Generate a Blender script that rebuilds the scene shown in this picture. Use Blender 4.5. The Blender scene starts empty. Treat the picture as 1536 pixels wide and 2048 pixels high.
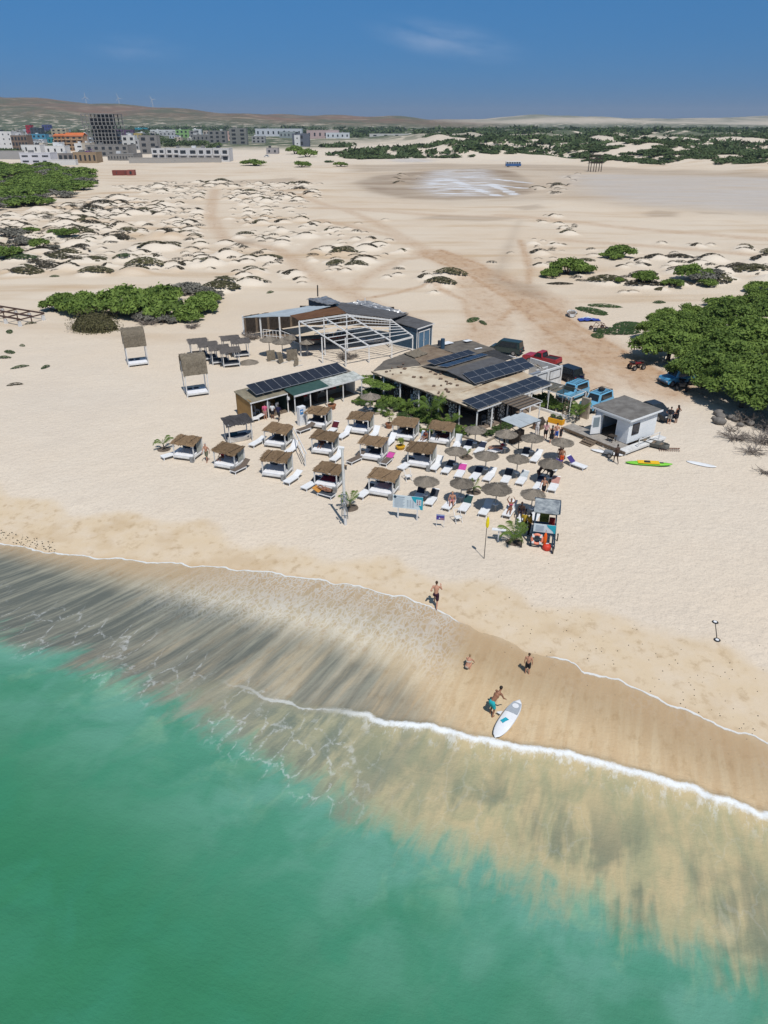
import bpy, bmesh, math, random
import numpy as np
from mathutils import Vector, Matrix
random.seed(7); RNG = np.random.default_rng(11)
SC = bpy.context.scene; COL = SC.collection
R = math.radians
# ---------------------------------------------------------------- camera
F_PX, CAM_H, PITCH = 1420.0, 26.0, math.atan((1024-240)/1420.0)
cam_d = bpy.data.cameras.new('camera'); cam = bpy.data.objects.new('camera', cam_d); COL.objects.link(cam)
cam.location = (0, 0, CAM_H); cam.rotation_euler = (R(90)-PITCH, 0, 0)
cam_d.sensor_fit = 'VERTICAL'; cam_d.sensor_height = 36.0; cam_d.lens = 36.0*F_PX/2048.0
cam_d.clip_start = 0.5; cam_d.clip_end = 40000
SC.camera = cam
SC.cycles.max_bounces = 4; SC.cycles.diffuse_bounces = 2; SC.cycles.glossy_bounces = 2; SC.cycles.transmission_bounces = 2; SC.cycles.transparent_max_bounces = 6
SC.cycles.caustics_reflective = False; SC.cycles.caustics_refractive = False
SC.render.resolution_x, SC.render.resolution_y = 768, 1024
# ---------------------------------------------------------------- sky, sun, exposure
SUN_EL, SUN_AZ = R(61), R(21)                      # sun behind the camera and to its right
sun_dir = Vector((math.sin(SUN_AZ)*math.cos(SUN_EL), -math.cos(SUN_AZ)*math.cos(SUN_EL), math.sin(SUN_EL)))
world = bpy.data.worlds.new('World'); SC.world = world; world.use_nodes = True
wn = world.node_tree; wn.nodes.clear()
w_out = wn.nodes.new('ShaderNodeOutputWorld'); w_bg = wn.nodes.new('ShaderNodeBackground')
sky = wn.nodes.new('ShaderNodeTexSky'); sky.sky_type = 'NISHITA'; sky.sun_disc = False
sky.sun_elevation = SUN_EL; sky.sun_rotation = math.pi - SUN_AZ
sky.altitude = 0; sky.air_density = 0.75; sky.dust_density = 0.0; sky.ozone_density = 4.0
tc = wn.nodes.new('ShaderNodeTexCoord')
tint = wn.nodes.new('ShaderNodeMix'); tint.data_type = 'RGBA'; tint.blend_type = 'MULTIPLY'; tint.inputs[0].default_value = 1.0
wn.links.new(sky.outputs[0], tint.inputs[6])
# clear dry air: the band near the horizon stays a deep blue all round
sxyz = wn.nodes.new('ShaderNodeSeparateXYZ'); wn.links.new(tc.outputs['Generated'], sxyz.inputs[0])
ramp = wn.nodes.new('ShaderNodeValToRGB'); wn.links.new(sxyz.outputs[2], ramp.inputs[0])
ramp.color_ramp.elements[0].position = 0.0; ramp.color_ramp.elements[0].color = (.080, .165, .365, 1)
ramp.color_ramp.elements[1].position = .20; ramp.color_ramp.elements[1].color = (.19, .47, .62, 1)
e_ = ramp.color_ramp.elements.new(.08); e_.color = (.115, .285, .46, 1)
e_ = ramp.color_ramp.elements.new(.5); e_.color = (.85, .86, .74, 1)
e_ = ramp.color_ramp.elements.new(1.0); e_.color = (1.0, .92, .76, 1)
wn.links.new(ramp.outputs[0], tint.inputs[7])
# two thin cirrus wisps high over the far hills
def wisp(direction, sx, sz, prev, amount):
    d = Vector(direction).normalized()
    mp = wn.nodes.new('ShaderNodeMapping'); mp.vector_type = 'TEXTURE'
    mp.inputs['Location'].default_value = d; mp.inputs['Scale'].default_value = (sx, 1.0, sz); mp.inputs['Rotation'].default_value = (0, R(9 if amount > .2 else 2), 0)
    nz = wn.nodes.new('ShaderNodeTexNoise'); nz.inputs['Scale'].default_value = 1.4; nz.inputs['Detail'].default_value = 4
    ln = wn.nodes.new('ShaderNodeVectorMath'); ln.operation = 'LENGTH'
    mr = wn.nodes.new('ShaderNodeMapRange'); mr.interpolation_type = 'SMOOTHSTEP'
    mr.inputs[1].default_value = 1.0; mr.inputs[2].default_value = 0.0
    n2 = wn.nodes.new('ShaderNodeMapRange'); n2.inputs[1].default_value = .35; n2.inputs[2].default_value = .75
    mu = wn.nodes.new('ShaderNodeMath'); mu.operation = 'MULTIPLY'
    m3 = wn.nodes.new('ShaderNodeMath'); m3.operation = 'MULTIPLY'; m3.inputs[1].default_value = amount
    mx = wn.nodes.new('ShaderNodeMix'); mx.data_type = 'RGBA'
    wn.links.new(tc.outputs['Generated'], mp.inputs['Vector']); wn.links.new(mp.outputs[0], nz.inputs['Vector']); wn.links.new(mp.outputs[0], ln.inputs[0])
    wn.links.new(ln.outputs['Value'], mr.inputs[0]); wn.links.new(nz.outputs[0], n2.inputs[0])
    wn.links.new(mr.outputs[0], mu.inputs[0]); wn.links.new(n2.outputs[0], mu.inputs[1]); wn.links.new(mu.outputs[0], m3.inputs[0])
    wn.links.new(m3.outputs[0], mx.inputs[0]); wn.links.new(prev, mx.inputs[6]); mx.inputs[7].default_value = (5.2, 5.6, 6.6, 1)
    return mx.outputs[2]
c_, s_ = math.cos(PITCH), math.sin(PITCH)
def ray(px, py):
    u, v = (px-768)/F_PX, (1024-py)/F_PX
    return Vector((u, c_+v*s_, -s_+v*c_))
o_ = wisp(ray(890, 80), .115, .024, tint.outputs[2], .30)
o_ = wisp(ray(270, 97), .07, .018, o_, .12)
wn.links.new(o_, w_bg.inputs['Color']); w_bg.inputs['Strength'].default_value = 0.135
wn.links.new(w_bg.outputs[0], w_out.inputs[0])
sun_l = bpy.data.lights.new('sun', 'SUN'); sun_l.energy = 3.9; sun_l.angle = R(0.55); sun_l.color = (1.0, .965, .915)
sun = bpy.data.objects.new('sun', sun_l); COL.objects.link(sun); sun.rotation_euler = sun_dir.to_track_quat('Z', 'Y').to_euler()
VS = SC.view_settings; VS.view_transform = 'Standard'; VS.look = 'None'; VS.exposure = 0.0; VS.gamma = 1.0; VS.use_curve_mapping = False
# ---------------------------------------------------------------- terrain function (numpy)
SHORE_O, SHORE_N, SHORE_D = np.array((-27.0, 42.66)), np.array((-.375, -.927)), np.array((.927, -.375))
def us(x, y):
    dx, dy = np.asarray(x)-SHORE_O[0], np.asarray(y)-SHORE_O[1]
    return dx*SHORE_D[0]+dy*SHORE_D[1], dx*SHORE_N[0]+dy*SHORE_N[1]
def sstep(a, b, x):
    t = np.clip((x-a)/(b-a), 0, 1); return t*t*(3-2*t)
SEA = -1.0
def base_z(x, y):
    x = np.asarray(x, float); y = np.asarray(y, float)
    u, s = us(x, y)
    t = np.maximum(0, s+9.0); z = -(t*t/(t+2.5))*.092
    z = np.maximum(z, -6)
    far = sstep(70, 110, y)
    z = z + far*(.35*np.sin(x*.045+1)*np.sin(y*.037)+.22*np.sin(x*.11+y*.05)*np.sin(y*.09+2))
    # dunes with scrub beyond the salt pan
    thr = 660-540*np.clip(x/np.maximum(y, 1), -.05, .6)
    d = sstep(thr, thr+70, y)*(1-sstep(1500, 2200, y))*sstep(-90, 60, x-.03*y)
    z = z + d*(4.6+3.6*np.sin(x*.035+.6*np.sin(y*.012))*np.sin(y*.021+.8)+2.6*np.sin(x*.062+y*.024)+1.2*np.sin(x*.13+1.3*np.sin(y*.05)))
    # long pale dune ridge on the horizon, brown hill on the left
    rr = .8*sstep(2800, 4200, y)*(1-sstep(5200, 7500, y))*sstep(-.02, .24, x/np.maximum(y, 1))
    z = z + rr*(40+13*np.sin(x*.0026+.4)+8*np.sin(x*.0071+y*.002)+4*np.sin(x*.019)+2*np.sin(x*.043))
    q = x/np.maximum(y, 1)
    hz = np.interp(q, [-1.2, -.62, -.47, -.42, -.36, -.30, -.22, -.10, 0.0, .12, .3], [135, 130, 127, 120, 97, 84, 66, 52, 44, 38, 30])
    hh = sstep(2000, 3500, y)*(1-sstep(4200, 7000, y))
    z = z + hh*np.maximum(hz-8+5*np.sin(x*.006+y*.004)+3*np.sin(x*.021), 0)*.98*(1-.75*sstep(.0, .12, q))
    return z
MOUNDS = np.zeros((0, 4))        # x, y, radius, height
def ground_z(x, y):
    return float(base_z(x, y)) + float(mound_z(np.array([x]), np.array([y]))[0])
def mound_z(x, y):
    z = np.zeros_like(np.asarray(x, float))
    if len(MOUNDS) == 0: return z
    if z.size <= 4:
        for i in range(z.size):
            d2 = ((MOUNDS[:, 0]-x[i])**2+(MOUNDS[:, 1]-y[i])**2)/MOUNDS[:, 2]**2
            z[i] = (MOUNDS[:, 3]*np.exp(-1.9*d2**1.45)).max()
    return z
def at(px, py, z=None):
    """pixel of the photograph -> point on the ground (or on a level z)"""
    d = ray(px, py)
    if z is not None:
        t = (z-CAM_H)/d.z; return Vector((d.x*t, d.y*t, z))
    z = 0.0
    for _ in range(14):
        t = (z-CAM_H)/min(d.z, -1e-4); zz = float(base_z(d.x*t, d.y*t)); z = .5*z+.5*zz
    t = (z-CAM_H)/min(d.z, -1e-4)
    return Vector((d.x*t, d.y*t, ground_z(d.x*t, d.y*t)))
def height_at(p, px, py):
    """height above ground point p that projects to image row py"""
    d = ray(px, py); t = p.y/d.y
    return CAM_H+d.z*t-p.z
# ---------------------------------------------------------------- materials
MATS = {}
def nodes_of(name):
    m = bpy.data.materials.new(name); m.use_nodes = True
    nt = m.node_tree; b = nt.nodes['Principled BSDF']
    return m, nt, b
def lin(c):
    return tuple(((v/255)/12.92 if v <= 10 else (((v/255)+.055)/1.055)**2.4) for v in c)+(1,)
def mat(name, c, c2=None, rough=.8, scale=3.0, bump=0.0, bscale=None, metal=0.0, detail=4, stretch=(1, 1, 1), spec=.3, rnd=0.0, alpha=1.0, lo=.35, hi=.65, trans=0.0):
    """mottled surface: two colours mixed by noise, optional relief and per-object variation"""
    if name in MATS: return MATS[name]
    m, nt, b = nodes_of(name); N, L = nt.nodes, nt.links
    c = tuple(c)[:3]+(1,); c2 = (tuple(c2)[:3] if c2 else tuple(v*.8 for v in c[:3]))+(1,)
    tx = N.new('ShaderNodeTexCoord'); mp = N.new('ShaderNodeMapping'); mp.inputs['Scale'].default_value = stretch
    L.new(tx.outputs['Object'], mp.inputs['Vector'])
    nz = N.new('ShaderNodeTexNoise'); nz.inputs['Scale'].default_value = scale; nz.inputs['Detail'].default_value = detail; nz.inputs['Roughness'].default_value = .62
    L.new(mp.outputs[0], nz.inputs['Vector'])
    mr = N.new('ShaderNodeMapRange'); mr.inputs[1].default_value = lo; mr.inputs[2].default_value = hi; L.new(nz.outputs[0], mr.inputs[0])
    mx = N.new('ShaderNodeMix'); mx.data_type = 'RGBA'; mx.inputs[6].default_value = c; mx.inputs[7].default_value = c2
    L.new(mr.outputs[0], mx.inputs[0]); out = mx.outputs[2]
    if rnd:
        oi = N.new('ShaderNodeObjectInfo'); hs = N.new('ShaderNodeHueSaturation')
        r2 = N.new('ShaderNodeMapRange'); r2.inputs[3].default_value = 1-rnd; r2.inputs[4].default_value = 1+rnd
        L.new(oi.outputs['Random'], r2.inputs[0]); L.new(r2.outputs[0], hs.inputs['Value']); L.new(out, hs.inputs['Color']); out = hs.outputs[0]
    L.new(out, b.inputs['Base Color'])
    b.inputs['Roughness'].default_value = rough; b.inputs['Metallic'].default_value = metal; b.inputs['Specular IOR Level'].default_value = spec
    b.inputs['Alpha'].default_value = alpha
    if trans: b.inputs['Transmission Weight'].default_value = trans
    if bump:
        n2 = N.new('ShaderNodeTexNoise'); n2.inputs['Scale'].default_value = bscale or scale*4; n2.inputs['Detail'].default_value = 5
        L.new(mp.outputs[0], n2.inputs['Vector'])
        bp = N.new('ShaderNodeBump'); bp.inputs['Strength'].default_value = bump; bp.inputs['Distance'].default_value = .05
        L.new(n2.outputs[0], bp.inputs['Height']); L.new(bp.outputs[0], b.inputs['Normal'])
    MATS[name] = m; return m
def leaf_mat(name, c_dark, c_light, scale=.8):
    if name in MATS: return MATS[name]
    m, nt, b = nodes_of(name); N, L = nt.nodes, nt.links
    at_ = N.new('ShaderNodeAttribute'); at_.attribute_name = 'shade'
    oi = N.new('ShaderNodeObjectInfo'); ad = N.new('ShaderNodeMath'); ad.operation = 'MULTIPLY_ADD'; ad.inputs[1].default_value = .35; ad.inputs[2].default_value = -.17
    L.new(oi.outputs['Random'], ad.inputs[0]); a2 = N.new('ShaderNodeMath'); a2.operation = 'ADD'; a2.use_clamp = True
    L.new(ad.outputs[0], a2.inputs[0]); L.new(at_.outputs['Fac'], a2.inputs[1])
    mx = N.new('ShaderNodeMix'); mx.data_type = 'RGBA'; mx.inputs[6].default_value = tuple(c_dark)+(1,); mx.inputs[7].default_value = tuple(c_light)+(1,)
    L.new(a2.outputs[0], mx.inputs[0]); L.new(mx.outputs[2], b.inputs['Base Color']); b.inputs['Roughness'].default_value = .7; b.inputs['Specular IOR Level'].default_value = .2
    tr = N.new('ShaderNodeBsdfTranslucent'); L.new(mx.outputs[2], tr.inputs['Color']); ms = N.new('ShaderNodeMixShader'); ms.inputs[0].default_value = .22
    L.new(b.outputs[0], ms.inputs[1]); L.new(tr.outputs[0], ms.inputs[2]); L.new(ms.outputs[0], nt.nodes['Material Output'].inputs['Surface'])
    MATS[name] = m; return m
# ---------------------------------------------------------------- mesh building
class MB:
    def __init__(s): s.v = []; s.f = []; s.m = []; s.cur = 0
    def add(s, vs, fs):
        o = len(s.v); s.v += [tuple(p) for p in vs]; s.f += [tuple(i+o for i in f) for f in fs]; s.m += [s.cur]*len(fs); return s
    def box(s, c, d, rz=0.0, taper=1.0):
        cx, cy, cz = c; hx, hy, hz = d[0]/2, d[1]/2, d[2]/2; ca, sa = math.cos(rz), math.sin(rz); vs = []
        for z, k in ((-hz, 1), (hz, taper)):
            for x, y in ((-hx, -hy), (hx, -hy), (hx, hy), (-hx, hy)):
                vs.append((cx+(x*ca-y*sa)*k, cy+(x*sa+y*ca)*k, cz+z))
        return s.add(vs, [(3, 2, 1, 0), (4, 5, 6, 7), (0, 1, 5, 4), (1, 2, 6, 5), (2, 3, 7, 6), (3, 0, 4, 7)])
    def bar(s, p, q, w, h=None, up=(0, 0, 1)):
        p, q = Vector(p), Vector(q); h = h or w; d = (q-p)
        if d.length < 1e-6: return s
        d.normalize(); u = Vector(up)
        if abs(d.dot(u)) > .98: u = Vector((0, 1, 0))
        a = d.cross(u).normalized()*(w/2); b = a.normalized().cross(d)*(h/2)
        vs = [p-a-b, p+a-b, p+a+b, p-a+b, q-a-b, q+a-b, q+a+b, q-a+b]
        return s.add(vs, [(3, 2, 1, 0), (4, 5, 6, 7), (0, 1, 5, 4), (1, 2, 6, 5), (2, 3, 7, 6), (3, 0, 4, 7)])
    def tube(s, p, q, r, r2=None, n=8, cap=True):
        p, q = Vector(p), Vector(q); r2 = r if r2 is None else r2; d = (q-p).normalized()
        u = Vector((0, 0, 1)) if abs(d.z) < .95 else Vector((1, 0, 0)); a = d.cross(u).normalized(); b = a.cross(d)
        vs = [];
        for c, rr in ((p, r), (q, r2)):
            for i in range(n):
                t = 2*math.pi*i/n; vs.append(c+a*(rr*math.cos(t))+b*(rr*math.sin(t)))
        fs = [(i, i+n, (i+1) % n+n, (i+1) % n) for i in range(n)]
        if cap: fs += [tuple(range(n)), tuple(range(2*n-1, n-1, -1))]
        return s.add(vs, fs)
    def path(s, pts, rs, n=6):
        for i in range(len(pts)-1): s.tube(pts[i], pts[i+1], rs[i], rs[i+1], n)
        return s
    def slab(s, pts, t, down=True):
        """prism: polygon pts (3d) with thickness t along z"""
        n = len(pts); a = [Vector(p) for p in pts]; b = [p-Vector((0, 0, t)) for p in a]
        area = sum(a[i].x*a[(i+1) % n].y-a[(i+1) % n].x*a[i].y for i in range(n))
        if area < 0: a.reverse(); b.reverse()
        return s.add(a+b, [tuple(range(n)), tuple(range(2*n-1, n-1, -1))]+[(i, i+n, (i+1) % n+n, (i+1) % n) for i in range(n)])
    def lathe(s, prof, n=16, c=(0, 0, 0), axis='z', jitter=0):
        vs = []; k = len(prof)
        for i in range(n):
            t = 2*math.pi*i/n; ca, sa = math.cos(t), math.sin(t)
            for r, z in prof:
                j = 1+random.uniform(-jitter, jitter) if jitter else 1
                p = (r*j*ca, r*j*sa, z)
                if axis == 'y': p = (p[0], p[2], p[1])
                if axis == 'x': p = (p[2], p[0], p[1])
                vs.append((c[0]+p[0], c[1]+p[1], c[2]+p[2]))
        fs = [(i*k+j, ((i+1) % n)*k+j, ((i+1) % n)*k+j+1, i*k+j+1) for i in range(n) for j in range(k-1)]
        return s.add(vs, fs)
    def ball(s, c, r, n=8, m=5):
        rx, ry, rz = (r, r, r) if not hasattr(r, '__len__') else r
        vs = [(c[0], c[1], c[2]-rz)]
        for j in range(1, m):
            t = math.pi*j/m-math.pi/2
            for i in range(n):
                a = 2*math.pi*i/n; vs.append((c[0]+rx*math.cos(t)*math.cos(a), c[1]+ry*math.cos(t)*math.sin(a), c[2]+rz*math.sin(t)))
        vs.append((c[0], c[1], c[2]+rz)); e = len(vs)-1; fs = [(0, 1+(i+1) % n, 1+i) for i in range(n)]
        for j in range(m-2):
            for i in range(n): fs.append((1+j*n+i, 1+j*n+(i+1) % n, 1+(j+1)*n+(i+1) % n, 1+(j+1)*n+i))
        fs += [(e, 1+(m-2)*n+i, 1+(m-2)*n+(i+1) % n) for i in range(n)]
        return s.add(vs, fs)
    def loft(s, rings, cap=True):
        n = len(rings[0]); vs = [p for r_ in rings for p in r_]
        fs = [(k*n+i, k*n+(i+1) % n, (k+1)*n+(i+1) % n, (k+1)*n+i) for k in range(len(rings)-1) for i in range(n)]
        if cap: fs += [tuple(range(n-1, -1, -1)), tuple(range((len(rings)-1)*n, len(rings)*n))]
        return s.add(vs, fs)
    def mesh(s, name, mats, smooth=False):
        me = bpy.data.meshes.new(name); me.from_pydata(s.v, [], s.f)
        for m in (mats if isinstance(mats, (list, tuple)) else [mats]): me.materials.append(m)
        me.polygons.foreach_set('material_index', s.m)
        bm = bmesh.new(); bm.from_mesh(me); bmesh.ops.recalc_face_normals(bm, faces=bm.faces); bm.to_mesh(me); bm.free()
        if smooth: me.polygons.foreach_set('use_smooth', [True]*len(me.polygons))
        me.update(); return me
    def build(s, name, mats, parent=None, loc=None, rz=None, smooth=False, bevel=0):
        return link(name, s.mesh(name, mats, smooth), parent, loc, rz, bevel)
def link(name, me, parent=None, loc=None, rz=None, bevel=0):
    o = bpy.data.objects.new(name, me); COL.objects.link(o)
    if parent is not None: o.parent = parent
    if loc is not None: o.location = loc
    if rz is not None: o.rotation_euler = (0, 0, rz)
    if bevel:
        b = o.modifiers.new('bevel', 'BEVEL'); b.width = bevel; b.segments = 2; b.limit_method = 'ANGLE'
    return o
def tag(o, label, cat, group=None):
    o['label'] = label; o['category'] = cat
    if group: o['group'] = group
    return o
def thing(name, label, cat, loc=(0, 0, 0), rz=0.0, group=None, scale=None):
    o = bpy.data.objects.new(name, None); COL.objects.link(o); o.location = loc; o.rotation_euler = (0, 0, rz); o.empty_display_size = .3
    if scale: o.scale = (scale,)*3 if not hasattr(scale, '__len__') else scale
    return tag(o, label, cat, group)
def kind(o, k): o['kind'] = k; return o
KIDS = {}
def copy_tree(root, loc, rz=0.0, label=None, group=None, scale=None):
    r = root.copy(); COL.objects.link(r); r.location = loc; r.rotation_euler = (0, 0, rz)
    if scale is not None: r.scale = (scale,)*3 if not hasattr(scale, '__len__') else scale
    if label: r['label'] = label
    if group: r['group'] = group
    key = root.name
    if key not in KIDS: KIDS[key] = [(c, list(c.children)) for c in root.children]
    for c, gs in KIDS[key]:
        d = c.copy(); COL.objects.link(d); d.parent = r
        for g in gs:
            e = g.copy(); COL.objects.link(e); e.parent = d
    return r
def raw_mesh(name, verts, faces, mats, shade=None, smooth=False):
    """fast mesh from numpy arrays (all faces the same size)"""
    me = bpy.data.meshes.new(name); nv, nf, k = len(verts), len(faces), faces.shape[1]
    me.vertices.add(nv); me.vertices.foreach_set('co', np.ascontiguousarray(verts, dtype=np.float32).ravel())
    me.loops.add(nf*k); me.loops.foreach_set('vertex_index', np.ascontiguousarray(faces, dtype=np.int32).ravel())
    me.polygons.add(nf); me.polygons.foreach_set('loop_start', np.arange(0, nf*k, k, dtype=np.int32))
    try: me.polygons.foreach_set('loop_total', np.full(nf, k, dtype=np.int32))
    except Exception: pass
    if smooth: me.polygons.foreach_set('use_smooth', np.ones(nf, dtype=bool))
    for m in (mats if isinstance(mats, (list, tuple)) else [mats]): me.materials.append(m)
    if shade is not None:
        a = me.attributes.new('shade', 'FLOAT', 'POINT'); a.data.foreach_set('value', np.asarray(shade, np.float32))
    me.update(calc_edges=True); return me
# ================================================================ GROUND AND SEA
def wpoly(pts): return np.array([[at(*p).x, at(*p).y] for p in pts])
def inside(poly, x, y):
    r = np.zeros(np.shape(x), bool); n = len(poly)
    for i in range(n):
        x0, y0 = poly[i]; x1, y1 = poly[(i+1) % n]
        c = ((y0 > y) != (y1 > y)) & (x < (x1-x0)*(y-y0)/((y1-y0) if y1 != y0 else 1e-9)+x0); r ^= c
    return r
def dist_line(pl, x, y):
    d = np.full(np.shape(x), 1e9)
    for (x0, y0), (x1, y1) in zip(pl[:-1], pl[1:]):
        L2 = (x1-x0)**2+(y1-y0)**2+1e-9; t = np.clip(((x-x0)*(x1-x0)+(y-y0)*(y1-y0))/L2, 0, 1)
        d = np.minimum(d, np.hypot(x-x0-t*(x1-x0), y-y0-t*(y1-y0)))
    return d
def soft_poly(poly, x, y, w):
    d = dist_line(np.vstack([poly, poly[:1]]), x, y); i = inside(poly, x, y)
    return sstep(-w, w, np.where(i, d, -d))
def vnoise(x, y, seed=0):
    xi, yi = np.floor(x), np.floor(y); fx, fy = x-xi, y-yi; fx = fx*fx*(3-2*fx); fy = fy*fy*(3-2*fy)
    def h(a, b): v = np.sin(a*127.1+b*311.7+seed*74.7)*43758.5453; return v-np.floor(v)
    return (h(xi, yi)*(1-fx)+h(xi+1, yi)*fx)*(1-fy)+(h(xi, yi+1)*(1-fx)+h(xi+1, yi+1)*fx)*fy
def fbm(x, y, seed=0, o=4):
    r = 0; a = .5
    for k in range(o): r = r+a*vnoise(x*2**k, y*2**k, seed+k); a *= .5
    return r
TRACKS = [([(860, 505), (905, 520), (1000, 560), (1075, 620), (1140, 670), (1230, 720), (1330, 775)], 4.0, 1.0),
          ([(1000, 560), (1080, 600), (1110, 650), (1130, 700), (1180, 760)], 3.8, .85),
          ([(905, 520), (960, 590), (985, 640), (960, 680)], 3.4, .6),
          ([(430, 380), (420, 430), (450, 480), (560, 500), (610, 540), (700, 590), (820, 640)], 1.6, .55),
          ([(640, 440), (780, 470), (880, 515)], 1.5, .5), ([(860, 505), (760, 450), (690, 420), (560, 380)], 1.6, .45),
          ([(700, 590), (720, 560), (800, 520), (870, 510)], 1.2, .5),
          ([(1000, 430), (1200, 450), (1400, 468), (1600, 485)], 2.6, .5), ([(640, 415), (900, 432), (1050, 436)], 3.5, .45),
          ([(600, 505), (640, 480), (700, 476)], 1.4, .3), ([(1130, 480), (1300, 492), (1600, 520)], 2.0, .5)]
TRACKS += [([(880, 500), (960, 530), (1060, 590), (1150, 650), (1250, 705), (1340, 760)], .45, 1.3), ([(850, 512), (930, 545), (1020, 600), (1100, 665), (1200, 735)], .45, 1.2), ([(720, 600), (860, 570), (930, 600), (950, 660)], .4, .8), ([(1040, 480), (1060, 540), (1050, 590), (1000, 640)], .4, .9)]
TRACKS = [(wpoly(a), b, c) for a, b, c in TRACKS]
REGIONS = [([(-30, 440), (60, 425), (200, 395), (410, 410), (400, 470), (430, 545), (330, 548), (-40, 545)], .060, 1.25),
           ([(210, 372), (420, 362), (640, 368), (640, 405), (500, 415), (330, 400)], .030, 1.0),
           ([(455, 470), (640, 445), (770, 440), (830, 500), (800, 555), (650, 575), (560, 560), (450, 590), (430, 560)], .048, 1.15),
           ([(470, 400), (640, 390), (600, 445), (450, 455)], .026, .95),
           ([(845, 545), (935, 545), (940, 585), (850, 592)], .11, 1.1),
           ([(1060, 425), (1160, 440), (1130, 500), (1085, 560), (1060, 500)], .045, 1.0),
           ([(1150, 500), (1340, 485), (1560, 500), (1570, 560), (1250, 590), (1150, 560)], .030, 1.25),
           ([(1130, 352), (1160, 345), (1120, 395), (1060, 380)], .02, 1.1), ([(760, 352), (860, 352), (800, 375)], .004, 1.2),
           ([(960, 500), (1050, 490), (1040, 530), (960, 540)], .012, 1.0)]
mm = []
for poly, dens, k in REGIONS:
    w = wpoly(poly); x0, y0 = w.min(0); x1, y1 = w.max(0); n = int((x1-x0)*(y1-y0)*dens*2.1)
    xs, ys = RNG.uniform(x0, x1, n), RNG.uniform(y0, y1, n); ok = inside(w, xs, ys)
    for tr, wd, st in TRACKS: ok &= dist_line(tr, xs, ys) > wd+1.8
    for x, y in zip(xs[ok], ys[ok]):
        if fbm(np.array([x*.07]), np.array([y*.07]), 5)[0] < .33: continue
        r = (.8+1.9*RNG.random()**2.6)*k*(1+max(0, y-150)/700)
        if all((x-a)**2+(y-b)**2 > (.66*(r+c))**2 for a, b, c, _ in mm[-160:]): mm.append((x, y, r*1.25, r*RNG.uniform(.26, .48)))
# mounds placed where single ones stand out in the picture
for px, py, r, h in [(190, 640, 2.9, .5), (1215, 565, 4, 1.0), (1510, 545, 4.5, 1.2), (50, 548, 4, 1.0), (190, 548, 3.6, 1.1), (290, 535, 4, 1.5),
                     (140, 510, 4, 1.1), (40, 520, 3.4, .9), (560, 640, 3.4, .5), (440, 580, 3.6, 1.2), (1420, 560, 4, 1.0), (880, 570, 3.4, 1.1), (900, 552, 3.4, 1.2)]:
    p = at(px, py); mm.append((p.x, p.y, r, h))
MOUNDS = np.array(mm)
def mound_field(x, y):
    z = np.zeros(x.shape); nr, nc = x.shape; ymin, ymax = y.min(1), y.max(1)
    for mx_, my_, r, h in MOUNDS:
        a = np.searchsorted(ymin, my_-2.2*r); b = np.searchsorted(ymin, my_+2.2*r)
        if a >= b: continue
        row = x[(a+b)//2]; c0 = np.searchsorted(row, mx_-2.6*r); c1 = np.searchsorted(row, mx_+2.6*r)
        if c0 >= c1: continue
        sx, sy = x[a:b, c0:c1], y[a:b, c0:c1]
        z[a:b, c0:c1] = np.maximum(z[a:b, c0:c1], h*np.exp(-1.9*(((sx-mx_)**2+(sy-my_)**2)/r**2)**1.45))
    return z
# ---- shore lines, in shore coordinates (u along the beach, s seaward)
def us_line(pts, z=None):
    q = [at(*p) if z is None else at(p[0], p[1], z) for p in pts]; u, s = us([a.x for a in q], [a.y for a in q]); o = np.argsort(u); return u[o], s[o]
EDGE = us_line([(0, 1087), (45, 1092), (90, 1105), (110, 1104), (200, 1115), (350, 1127), (480, 1138), (600, 1153), (700, 1170), (800, 1192), (860, 1212), (905, 1237), (950, 1256), (1000, 1281), (1050, 1303), (1075, 1308), (1105, 1312), (1140, 1322),
                (1165, 1337), (1200, 1350), (1235, 1358), (1290, 1387), (1340, 1405), (1400, 1430), (1430, 1445), (1480, 1465), (1536, 1490)])
BREAK = us_line([(540, 1389), (650, 1412), (720, 1426), (780, 1440), (850, 1455), (930, 1468), (990, 1480), (1080, 1500), (1200, 1525), (1300, 1552), (1400, 1583), (1536, 1634)], -.85)
DEEP = us_line([(0, 1275), (200, 1345), (400, 1440), (560, 1545), (700, 1625), (850, 1700), (1000, 1745), (1100, 1790), (1300, 1870), (1536, 1960)], SEA)
BERM = us_line([(0, 985), (120, 1010), (230, 1030), (350, 1043), (470, 1075), (560, 1090), (700, 1118), (790, 1135), (900, 1156), (1000, 1166), (1100, 1195), (1200, 1235), (1330, 1262), (1430, 1300), (1536, 1338)])
def e_s(u, ln):
    a, b = ln
    g0 = (b[1]-b[0])/(a[1]-a[0]); 
    return np.interp(u, a, b)
# ---- the ground sheet
ys = [-60.0]
while ys[-1] < 14000:
    y = ys[-1]
    if y < 12: dy = 2.0
    elif y < 62: dy = .30
    elif y < 96: dy = .5
    elif y < 500: dy = .0042*y
    elif y < 900: dy = .008*y
    else: dy = .018*y
    ys.append(y+dy)
ys = np.array(ys); ts = np.linspace(-.85, .85, 560)
Y, T = np.meshgrid(ys, ts, indexing='ij'); X = T*(np.maximum(Y, 0)+48)
Z = base_z(X, Y)+mound_field(X, Y)
U, S = us(X, Y)
Z += np.where((S < -6) & (Y < 110), (fbm(X*.5, Y*.5, 3)-.47)*.14, 0)+np.where(Y > 85, (fbm(X*.33, Y*.33, 9)-.47)*.20*sstep(85, 130, Y), 0)
nr, nc = X.shape; V = np.stack([X, Y, Z], -1).reshape(-1, 3); idx = np.arange(nr*nc).reshape(nr, nc)
FQ = np.stack([idx[:-1, :-1], idx[:-1, 1:], idx[1:, 1:], idx[1:, :-1]], -1).reshape(-1, 4)
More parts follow.
